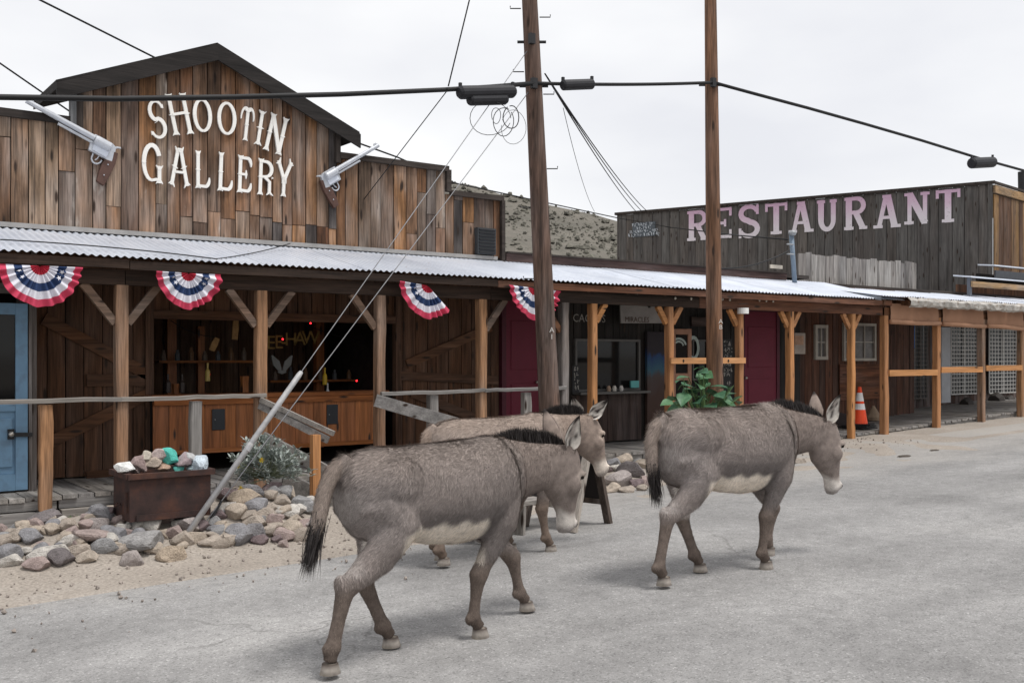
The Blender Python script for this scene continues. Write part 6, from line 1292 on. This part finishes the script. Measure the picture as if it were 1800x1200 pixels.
def make_donkey(label, loc, heading, pose, scale=1.0, tint=(1,1,1), seed=1):
    rs = np.random.default_rng(seed); T = pose
    root = thing('donkey', label, 'donkey', loc); root.rotation_euler = (0, 0, R(heading)); root.scale = (scale,)*3
    mb = MB(); dz = T.get('top', 0.0)
    # trunk: x, centre z, half height, half width
    tr = [(-.655,.93,.08,.06),(-.62,.925,.165,.145),(-.54,.905,.245,.215),(-.42,.895,.278,.245),(-.27,.893,.272,.246),(-.08,.872,.297,.275),
          (.10,.864,.312,.282),(.26,.872,.312,.272),(.40,.895,.300,.235),(.50,.91,.272,.20),(.58,.915,.22,.16),(.635,.91,.15,.11),(.66,.905,.07,.05)]
    rings = []
    for x, zc, hh, hw in tr:
        rings.append(ring(Vector((x, 0, zc+dz*.5-.002)), Vector((0, hw*.92, 0)), Vector((0, 0, hh*.965+dz*.5)), 26, .95))
    mb.loft(rings)
    mb.blob((-.37, .14, .965+dz), (.20, .11, .145)); mb.blob((-.37, -.14, .965+dz), (.20, .11, .145))      # hips
    mb.blob((.40, .13, .93), (.13, .10, .20)); mb.blob((.40, -.13, .93), (.13, .10, .20))              # shoulders
    mb.blob((.36, 0, 1.08+dz*.7), (.16, .07, .10))                                                     # withers
    # neck
    nk = [Vector(p) for p in T['neck']]; nr = [(.245,.155),(.208,.126),(.170,.098),(.143,.085),(.120,.080)]
    limb(mb, [(nk[i], nr[i][0], nr[i][1]) for i in range(len(nk))], 18)
    # head
    poll = Vector(T['poll']); d = (Vector(T['muzzle'])-poll); HL = d.length; d.normalize()
    yaw = T.get('hyaw', 0); lat = Vector((-math.sin(R(yaw)), math.cos(R(yaw)), 0)); nn = d.cross(lat).normalized()
    if nn.x < 0 and nn.z < 0: nn = -nn
    if nn.x < 0 and abs(nn.z) < .3: nn = -nn
    lat = nn.cross(d).normalized()
    hs = [(-.05,.0,.06,.055),(0,.0,.095,.078),(.07,-.012,.130,.088),(.16,-.028,.160,.096),(.25,-.030,.148,.088),(.33,-.014,.106,.068),
          (.41,.004,.070,.056),(.465,.004,.066,.060),(.515,-.002,.060,.057),(.548,-.010,.040,.042)]
    k = HL/.55
    rings = [ring(poll + d*(s*k) + nn*o, nn*hn, lat*hl, 18, .96) for s, o, hn, hl in hs]
    mb.loft(rings)
    eyes = [poll + d*(.17*k) + nn*.062 + lat*(sg*.088) for sg in (-1, 1)]
    for e in eyes:
        mb.blob(e + nn*.010 - d*.018, (.034, .026, .026)); mb.blob(e + d*.05 - nn*.06, (.06, .028, .06))
    for sg in (-1, 1): mb.blob(poll + d*(.49*k) + nn*.045 + lat*(sg*.038), (.03, .026, .03))
    # legs
    hoofs = []
    for key, sg in (('RH', -1), ('LH', 1)):
        hk, ft, toe = (Vector((a, sg*yy, b)) for (a, b), yy in zip(T[key], (.105, .10, .10)))
        stf = Vector((-.33, sg*.15, .70))
        if T[key][0][0] > -.5: stf.x += .06
        ft.z = max(ft.z, toe.z+.125); cor = lerp(ft, toe, .55); cor.z = max(cor.z, toe.z+.064)
        limb(mb, [((-.40, sg*.095, .98), .175, .095), ((-.43, sg*.125, .86), .190, .105), (lerp((-.42, sg*.13, .80), stf, .65), .145, .092),
                  (lerp(stf, hk, .45), .105, .068), (lerp(stf, hk, .78), .073, .050), (hk, .065, .046), (lerp(hk, ft, .18), .050, .038),
                  (lerp(hk, ft, .5), .040, .032), (lerp(hk, ft, .84), .040, .033), (ft, .052, .041), (lerp(ft, cor, .55), .037, .034), (cor, .041, .038)])
        mb.blob(ft + Vector((-.028, 0, -.004)), (.036, .032, .036))
        mb.blob(hk + Vector((-.035, 0, .03)), (.035, .032, .055))
        hoofs.append((cor, toe, ft))
    for key, sg in (('RF', -1), ('LF', 1)):
        kn, ft, toe = (Vector((a, sg*yy, b)) for (a, b), yy in zip(T[key], (.105, .10, .10)))
        elb = Vector((.40, sg*.135, .66)); ft.z = max(ft.z, toe.z+.125); cor = lerp(ft, toe, .55); cor.z = max(cor.z, toe.z+.064)
        limb(mb, [((.42, sg*.115, .95), .16, .085), ((.41, sg*.12, .78), .14, .08), (elb, .108, .068), (lerp(elb, kn, .4), .076, .055), (lerp(elb, kn, .8), .055, .046),
                  (kn, .062, .054), (lerp(kn, ft, .22), .045, .040), (lerp(kn, ft, .55), .034, .030), (lerp(kn, ft, .84), .036, .032), (ft, .049, .040),
                  (lerp(ft, cor, .55), .035, .033), (cor, .040, .038)])
        mb.blob(ft + Vector((-.026, 0, -.004)), (.034, .030, .034)); mb.blob(kn + Vector((.014, 0, 0)), (.045, .046, .055))
        hoofs.append((cor, toe, ft))
    # dock of the tail
    tl = [Vector(p) for p in T['tail']]
    limb(mb, [(tl[i], r, r) for i, r in zip(range(len(tl)), (.055, .048, .044, .042, .038, .022))], 10)
    me0 = mb.mesh('raw'); tmp = bpy.data.objects.new('raw', me0); COL.objects.link(tmp)
    rm = tmp.modifiers.new('r', 'REMESH'); rm.mode = 'VOXEL'; rm.voxel_size = .0115; rm.use_smooth_shade = True
    sm = tmp.modifiers.new('s', 'SMOOTH'); sm.factor = .5; sm.iterations = 6
    dg = bpy.context.evaluated_depsgraph_get(); dg.update()
    me = bpy.data.meshes.new_from_object(tmp.evaluated_get(dg)); bpy.data.objects.remove(tmp)
    nv = len(me.vertices); co = np.empty(nv*3, np.float32); me.vertices.foreach_get('co', co); co = co.reshape(-1, 3)
    no = np.empty(nv*3, np.float32); me.vertices.foreach_get('normal', no); no = no.reshape(-1, 3)
    # coat: markings, lighter along the back, darker on the lower flank
    def coat(p, nrm, seed):
        x, y, z = p[:, 0], p[:, 1], p[:, 2]
        mott = np.array([mnoise.noise(Vector((a*17, b_*17, c2*17+seed*9))) for a, b_, c2 in p])*.09 + np.array([mnoise.noise(Vector((a*6, b_*6, c2*6+seed*5))) for a, b_, c2 in p])*.12
        big = mott/.10 + np.sin(x*7+seed)*np.sin(z*9+seed*2)*.5 + np.sin(x*17+y*13+seed)*np.sin(z*15)*.25
        c = np.array([.232, .203, .190])*(1+.10*big)[:, None]
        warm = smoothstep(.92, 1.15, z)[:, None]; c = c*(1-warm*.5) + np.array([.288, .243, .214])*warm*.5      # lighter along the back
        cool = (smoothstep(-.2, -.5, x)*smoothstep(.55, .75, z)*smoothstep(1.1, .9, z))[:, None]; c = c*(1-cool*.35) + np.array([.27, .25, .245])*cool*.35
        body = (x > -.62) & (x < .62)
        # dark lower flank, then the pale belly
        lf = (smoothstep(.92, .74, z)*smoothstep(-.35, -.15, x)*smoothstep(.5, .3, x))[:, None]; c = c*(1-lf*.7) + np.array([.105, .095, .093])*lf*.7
        be = (smoothstep(.74, .70, z + .35*np.abs(x+.05)**2.5 + .010*np.sin(x*40+seed))*smoothstep(-.40, -.33, x)*smoothstep(.27, .21, x)*(z > .45))[:, None]
        c = c*(1-be) + np.array([.70, .645, .57])*be
        inn = (smoothstep(.3, .7, -nrm[:, 1]*np.sign(y)) * (np.abs(y) < .16)*(z < .80)*(z > .40)*(x < -.25))[:, None]; c = c*(1-inn) + np.array([.68, .65, .62])*inn
        butt = (smoothstep(-.57, -.66, x)*(z < .95)*(z > .5))[:, None]; c = c*(1-butt*.45) + np.array([.45, .42, .40])*butt*.45
        # legs: browner and darker towards the feet
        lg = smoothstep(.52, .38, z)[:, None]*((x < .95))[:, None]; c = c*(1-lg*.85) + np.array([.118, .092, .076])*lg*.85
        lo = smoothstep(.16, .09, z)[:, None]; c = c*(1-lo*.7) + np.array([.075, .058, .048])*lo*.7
        # neck a little darker and browner
        nkm = smoothstep(.5, .62, x)[:, None]*(z > .6)[:, None]; c = c*(1-nkm*.5) + np.array([.175, .138, .118])*nkm*.5
        # dorsal stripe and shoulder cross
        st = (smoothstep(.026, .014, np.abs(y))*(z > 1.02)*(x < .62)*(nrm[:, 2] > .3))[:, None]; c = c*(1-st*.85) + np.array([.045, .035, .03])*st*.85
        xs = T.get('cross', .44) + .10*smoothstep(1.15, .72, z); wv = np.abs(x-xs-.006*np.sin(z*40))
        cs = (smoothstep(.017, .009, wv)*smoothstep(.70, .80, z)*(np.abs(y) > .01))[:, None]; c = c*(1-cs*.85) + np.array([.05, .04, .033])*cs*.85
        # tail: pale edge above, dark below
        tm = ((x < -.66) & (z > .52) & (np.abs(y) < .075))[:, None]; c = np.where(tm, np.array([.24, .20, .175]), c)
        # head
        rel = p - np.array(poll); s_ = rel @ np.array(d); n_ = rel @ np.array(nn); l_ = rel @ np.array(lat)
        hd = (s_ > -.03) & (s_ < .62*k) & (np.abs(l_) < .13) & (np.abs(n_) < .2) & (x > .62)
        hdm = hd[:, None]
        c = np.where(hdm, c*.45 + np.array([.165, .138, .124])*.55, c)
        mz = (hd*smoothstep(.38*k, .46*k, s_ - .25*np.minimum(n_, 0) + .02*np.sin(l_*60+seed)))[:, None]; c = c*(1-mz*.92) + np.array([.54, .51, .475])*mz*.92
        ns = (hd*smoothstep(.48*k, .53*k, s_))[:, None]; c = c*(1-ns*.75) + np.array([.20, .18, .175])*ns*.6
        for e in eyes:
            r_ = np.linalg.norm(p - np.array(e), axis=1); er = (smoothstep(.055, .030, r_)*.35)[:, None]; c = c*(1-er) + np.array([.46, .40, .35])*er
            er = smoothstep(.020, .014, r_)[:, None]; c = c*(1-er) + np.array([.015, .012, .01])*er
        for sg in (-1, 1):
            q = np.array(poll + d*(.495*k) + nn*.052 + lat*(sg*.046)); r_ = np.linalg.norm((p-q), axis=1)
            er = smoothstep(.022, .012, r_)[:, None]; c = c*(1-er) + np.array([.03, .025, .024])*er
        return np.clip(c*np.array(tint), .004, .9)
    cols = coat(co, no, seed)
    V = [tuple(p) for p in co]; Fc = [tuple(f.vertices) for f in me.polygons]; CL = [tuple(c) for c in cols]
    # eyes and hooves and ears belong to the same body mesh
    def merge(mb2, colf):
        n0 = len(V)
        for i, p in enumerate(mb2.v): V.append(tuple(p)); CL.append(tuple(colf(i, p)))
        for f in mb2.f: Fc.append(tuple(n0+i for i in f))
    for e in eyes:
        q = MB(); q.blob(e + (e-poll - d*(e-poll).dot(d) - nn*(e-poll).dot(nn)).normalized()*.006, (.015, .015, .015), 12, 8); merge(q, lambda i, p: (.008, .006, .005))
    for cor, toe, ft in hoofs:
        q = MB(); fwd = Vector((1, 0, 0)); ax = (toe-ft); ax.y = 0
        tilt = max(-.9, min(.9, math.atan2(-(toe.z-.0)+.0, 1)))
        g = toe.z
        c0 = Vector((cor.x+.004, cor.y, cor.z-.006)); c1 = Vector((toe.x-.030, toe.y, g+.001))
        if T.get('tiptoe') and abs(toe.x-T['tiptoe']) < .02:
            c1 = Vector((toe.x+.02, toe.y, g+.004))
        m1 = lerp(c0, c1, .5)
        q.loft([ring(c0, fwd*.043, Vector((0, .041, 0)), 14), ring(m1, fwd*.050, Vector((0, .045, 0)), 14), ring(c1, fwd*.058, Vector((0, .050, 0)), 14)])
        merge(q, lambda i, p: (.42+.07*math.sin(i), .37+.06*math.sin(i), .32+.06*math.sin(i)) if i >= 28 else ((.30, .27, .24) if i >= 14 else (.07, .055, .048)))
    for sg, (bs, tip, face) in zip((-1, 1), T['ears']):
        bs = Vector(bs); tip = Vector(tip); ax = tip-bs; L = ax.length; ax.normalize(); fc = Vector(face); fc = (fc - ax*fc.dot(ax)).normalized(); sd = ax.cross(fc)
        prof = [(0,.026,1.0),(.08,.036,1.25),(.2,.049,1.15),(.35,.056,.95),(.5,.055,.8),(.65,.048,.7),(.8,.035,.6),(.92,.019,.5),(1.0,.005,.4)]
        q = MB(); ncol = 9; info = []
        for lay in (0, 1):
            for t_, wd, curl in prof:
                for j in range(ncol):
                    a = (j/(ncol-1)*2-1)*1.25*curl
                    rad = wd/1.0; off = -fc*(rad*(math.cos(a)-.4)) + sd*(rad*math.sin(a)*1.15)
                    p = bs + ax*(t_*L) + off - fc*(.006 if lay else 0) + sd*0 + fc*(.03*t_*t_)
                    q.v.append(tuple(p)); info.append((lay, t_, abs(j/(ncol-1)*2-1)))
        m_ = len(prof)
        for lay in (0, 1):
            for i in range(m_-1):
                for j in range(ncol-1):
                    a = lay*m_*ncol + i*ncol + j; f = (a, a+1, a+ncol+1, a+ncol); q.f.append(f if lay == 0 else f[::-1])
        for i in range(m_-1):
            for j in (0, ncol-1):
                a = i*ncol+j; b_ = a+ncol; q.f.append((a, b_, b_+m_*ncol, a+m_*ncol))
        def ecol(i, p):
            lay, t_, ed = info[i]
            if t_ > .84 or (ed > .86 and t_ > .35): return (.03, .024, .022)
            if lay == 0:
                dk = mnoise.noise(Vector(p)*38) > .08 and ed < .55
                return (.05, .042, .04) if dk else ((.58, .54, .49) if ed > .25 or t_ < .3 else (.36, .32, .29))
            return (.24*tint[0], .195*tint[1], .17*tint[2])
        merge(q, ecol)
    bm_ = bpy.data.meshes.new('body'); bm_.from_pydata(V, [], Fc); bm_.update(); set_cols(bm_, np.array(CL, np.float32))
    bm_.materials.append(M_COAT); bm_.polygons.foreach_set('use_smooth', [True]*len(bm_.polygons))
    ob = bpy.data.objects.new('body', bm_); COL.objects.link(ob); ob.parent = root
    # ---- fur: short lying hairs, as many fine pointed faces
    tri = np.empty((0, 3), int); lt = []
    me.calc_loop_triangles(); n_t = len(me.loop_triangles); ti = np.empty(n_t*3, np.int32); me.loop_triangles.foreach_get('vertices', ti); ti = ti.reshape(-1, 3)
    A, B, C_ = co[ti[:, 0]], co[ti[:, 1]], co[ti[:, 2]]; ar = np.linalg.norm(np.cross(B-A, C_-A), axis=1)
    NF = T.get('hairs', 120000)
    pick = rs.choice(n_t, NF, p=ar/ar.sum()); u = rs.random((NF, 2)); sw = u.sum(1) > 1; u[sw] = 1-u[sw]
    p0 = A[pick] + (B-A)[pick]*u[:, :1] + (C_-A)[pick]*u[:, 1:]; nr_ = no[ti[pick]].mean(1); nr_ /= np.linalg.norm(nr_, axis=1)[:, None]
    x, z = p0[:, 0], p0[:, 2]
    comb = np.stack([-np.ones(NF)*.8, np.zeros(NF), -np.ones(NF)*.75], 1)
    comb[z < .55] = (-.1, 0, -1.0); rel = p0 - np.array(poll); s_ = rel @ np.array(d); hd = (s_ > 0) & (x > .7) & (np.abs(rel @ np.array(nn)) < .2)
    comb[hd] = np.array(d)
    swirl = np.stack([np.sin(p0[:, 2]*19+seed+p0[:, 0]*7), np.sin(p0[:, 0]*15+seed), np.sin(p0[:, 0]*23+p0[:, 1]*9+seed)], 1)
    comb = comb + T.get('swirl', .22)*swirl*np.where((z > .85) & (x < .5), 1, .5)[:, None] + rs.normal(0, .28, (NF, 3))
    comb -= nr_*(comb*nr_).sum(1)[:, None]; comb /= np.linalg.norm(comb, axis=1)[:, None] + 1e-6
    ln = np.where(hd, .010, np.where(z < .45, .013, .024 + T.get('shag', .012)*smoothstep(.80, 1.1, z)*(x < .5)))*(.6+.8*rs.random(NF)); lift = np.where(hd, .22, .30)*(.5+rs.random(NF))
    dirn = comb + nr_*lift[:, None]; dirn /= np.linalg.norm(dirn, axis=1)[:, None]
    sdv = np.cross(dirn, nr_); sdv /= np.linalg.norm(sdv, axis=1)[:, None]+1e-6
    wd = (.0011 + .0010*rs.random(NF))[:, None]
    FV = np.empty((NF*3, 3), np.float32); root_p = p0 - nr_*.001
    FV[0::3] = root_p - sdv*wd; FV[1::3] = root_p + sdv*wd; FV[2::3] = root_p + dirn*ln[:, None]
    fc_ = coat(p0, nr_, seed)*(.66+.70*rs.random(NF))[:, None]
    fm = bpy.data.meshes.new('fur'); fm.from_pydata(FV, [], np.arange(NF*3).reshape(-1, 3)); fm.update()
    fcc = np.repeat(fc_, 3, axis=0); fcc[2::3] *= 1.18
    set_cols(fm, fcc); fm.materials.append(M_FUR)
    fo = bpy.data.objects.new('fur', fm); COL.objects.link(fo); fo.parent = root; fo['kind'] = 'stuff'
    # ---- mane: stiff upright hairs from withers to between the ears
    def strands(name, roots, dirs, lens, wid, bend, mat):
        n_ = len(roots); roots = np.array(roots); dirs = np.array(dirs); lens = np.array(lens)[:, None]
        sd_ = np.cross(dirs, rs.normal(0, 1, (n_, 3))); sd_ /= np.linalg.norm(sd_, axis=1)[:, None]
        mid = roots + dirs*lens*.5 + np.array(bend)*lens*.12; tip_ = roots + dirs*lens + np.array(bend)*lens*.4
        vv = np.empty((n_*5, 3)); vv[0::5] = roots-sd_*wid; vv[1::5] = roots+sd_*wid; vv[2::5] = mid-sd_*wid*.8; vv[3::5] = mid+sd_*wid*.8; vv[4::5] = tip_
        b0 = np.arange(n_)*5; fs = [(i, i+1, i+3, i+2) for i in b0] + [(i+2, i+3, i+4) for i in b0]
        m_ = bpy.data.meshes.new(name); m_.from_pydata(vv, [], fs); m_.update(); m_.materials.append(mat)
        o = bpy.data.objects.new(name, m_); COL.objects.link(o); o.parent = root; return o
    up_pts = [Vector(p) for p in T['crest']]; rts = []; drs = []; lns = []
    for i in range(2600):
        t_ = rs.random()*(len(up_pts)-1); a_ = int(t_); p = lerp(up_pts[a_], up_pts[a_+1], t_-a_)
        fr = t_/(len(up_pts)-1)
        rts.append(p + Vector((rs.normal(0, .006), rs.normal(0, .012), -.015))); dv = Vector((rs.normal(-.12, .16), rs.normal(T.get('manelean', 0), .14), 1)).normalized(); drs.append(dv)
        lns.append((.075+.03*rs.random())*(math.sin(math.pi*min(1, max(.12, fr*.95+.06)))**.45)*(1 if rs.random() > .12 else 1.2))
    strands('mane', rts, drs, lns, .0022, (0, 0, 0), M_MANE)
    # ---- tail tuft
    rts = []; drs = []; lns = []; tt, te = tl[-3], tl[-1]
    for i in range(1500):
        f_ = rs.random()**.7; p = lerp(tt, te, f_) + Vector((rs.normal(0, .016), rs.normal(0, .016), 0)); rts.append(p)
        drs.append(((te-tt).normalized() + Vector(rs.normal(0, .10, 3))).normalized()); lns.append((.06+.11*rs.random())*(.7+.5*f_))
    strands('tail_tuft', rts, drs, lns, .0022, (0, 0, -.3), M_MANE)
    return root

POSE_FRONT = dict(
    neck=[(.36,0,.93),(.54,0,.955),(.74,0,.955),(.93,0,.965),(1.06,0,.97)], poll=(1.065,0,1.04), muzzle=(1.07,0,.515),
    RH=[(-.69,.43),(-.765,.135),(-.80,.0)], LH=[(-.43,.40),(-.30,.095),(-.215,0)], RF=[(.235,.37),(.20,.105),(.285,0)], LF=[(.70,.385),(.755,.12),(.855,.03)],
    tiptoe=-.80, cross=.44,
    tail=[(-.60,0,1.10),(-.70,0,1.04),(-.755,-.01,.95),(-.785,-.02,.86),(-.81,-.03,.77),(-.835,-.03,.69)],
    ears=[((1.05,-.066,1.06),(1.045,-.135,1.29),(-.25,-1,.0)),((1.045,.066,1.075),(1.01,.13,1.32),(.5,1,.1))],
    crest=[(.48,0,1.15),(.62,0,1.145),(.78,0,1.13),(.93,0,1.115),(1.05,0,1.105)], manelean=.1)
POSE_RIGHT = dict(
    neck=[(.34,0,.955),(.52,0,.985),(.71,0,.98),(.90,0,.975),(1.03,0,.965)], poll=(1.045,0,1.02), muzzle=(1.135,0,.485),
    RH=[(-.66,.455),(-.735,.125),(-.66,0)], LH=[(-.345,.40),(-.225,.095),(-.14,0)], RF=[(.285,.385),(.25,.115),(.325,0)], LF=[(.585,.40),(.515,.155),(.55,.045)],
    top=.03, cross=.43, shag=.020, swirl=.6,
    tail=[(-.59,0,1.14),(-.685,0,1.07),(-.725,-.01,.97),(-.73,-.02,.88),(-.725,-.025,.79),(-.715,-.03,.71)],
    ears=[((1.02,-.066,1.05),(1.06,-.12,1.275),(-.15,-1,.1)),((1.02,.066,1.06),(1.03,.095,1.29),(.7,.75,.1))],
    crest=[(.44,0,1.18),(.58,0,1.175),(.74,0,1.15),(.90,0,1.12),(1.02,0,1.09)], manelean=.35)
POSE_MID = dict(
    neck=[(.34,0,.95),(.50,0,.98),(.66,0,1.0),(.79,0,1.025),(.89,0,1.035)], poll=(.90,0,1.10), muzzle=(1.095,0,.605),
    RH=[(-.60,.43),(-.62,.12),(-.55,0)], LH=[(-.52,.42),(-.55,.11),(-.47,0)], RF=[(.36,.375),(.41,.11),(.49,0)], LF=[(.24,.38),(.14,.13),(.21,.01)],
    cross=.40, hairs=80000,
    tail=[(-.60,0,1.10),(-.67,0,1.03),(-.70,0,.92),(-.71,0,.80),(-.71,0,.68),(-.71,0,.57)],
    ears=[((.91,-.066,1.13),(1.045,-.13,1.29),(-.1,-1,.3)),((.88,.066,1.13),(.83,.10,1.31),(-.5,-.6,.1))],
    crest=[(.44,0,1.155),(.56,0,1.17),(.68,0,1.175),(.79,0,1.18),(.88,0,1.18)])
def on_road(x, y): return (x, y, ground_z(x) + .004)
make_donkey('grey brown donkey nearest the camera, hanging its head beside the sandwich board', on_road(3.174, 5.069), 6, POSE_FRONT, 1.0, (1.02, 1.0, .985), 3)
make_donkey('rightmost donkey walking away from the others, white belly and dark tail tip', on_road(5.80, 5.19), -4, POSE_RIGHT, 1.02, (1.15, 1.13, 1.12), 8)
make_donkey('paler donkey mostly hidden behind the nearest one, both ears raised', on_road(4.85, 6.78), -4, POSE_MID, .97, (1.38, 1.30, 1.22), 5)
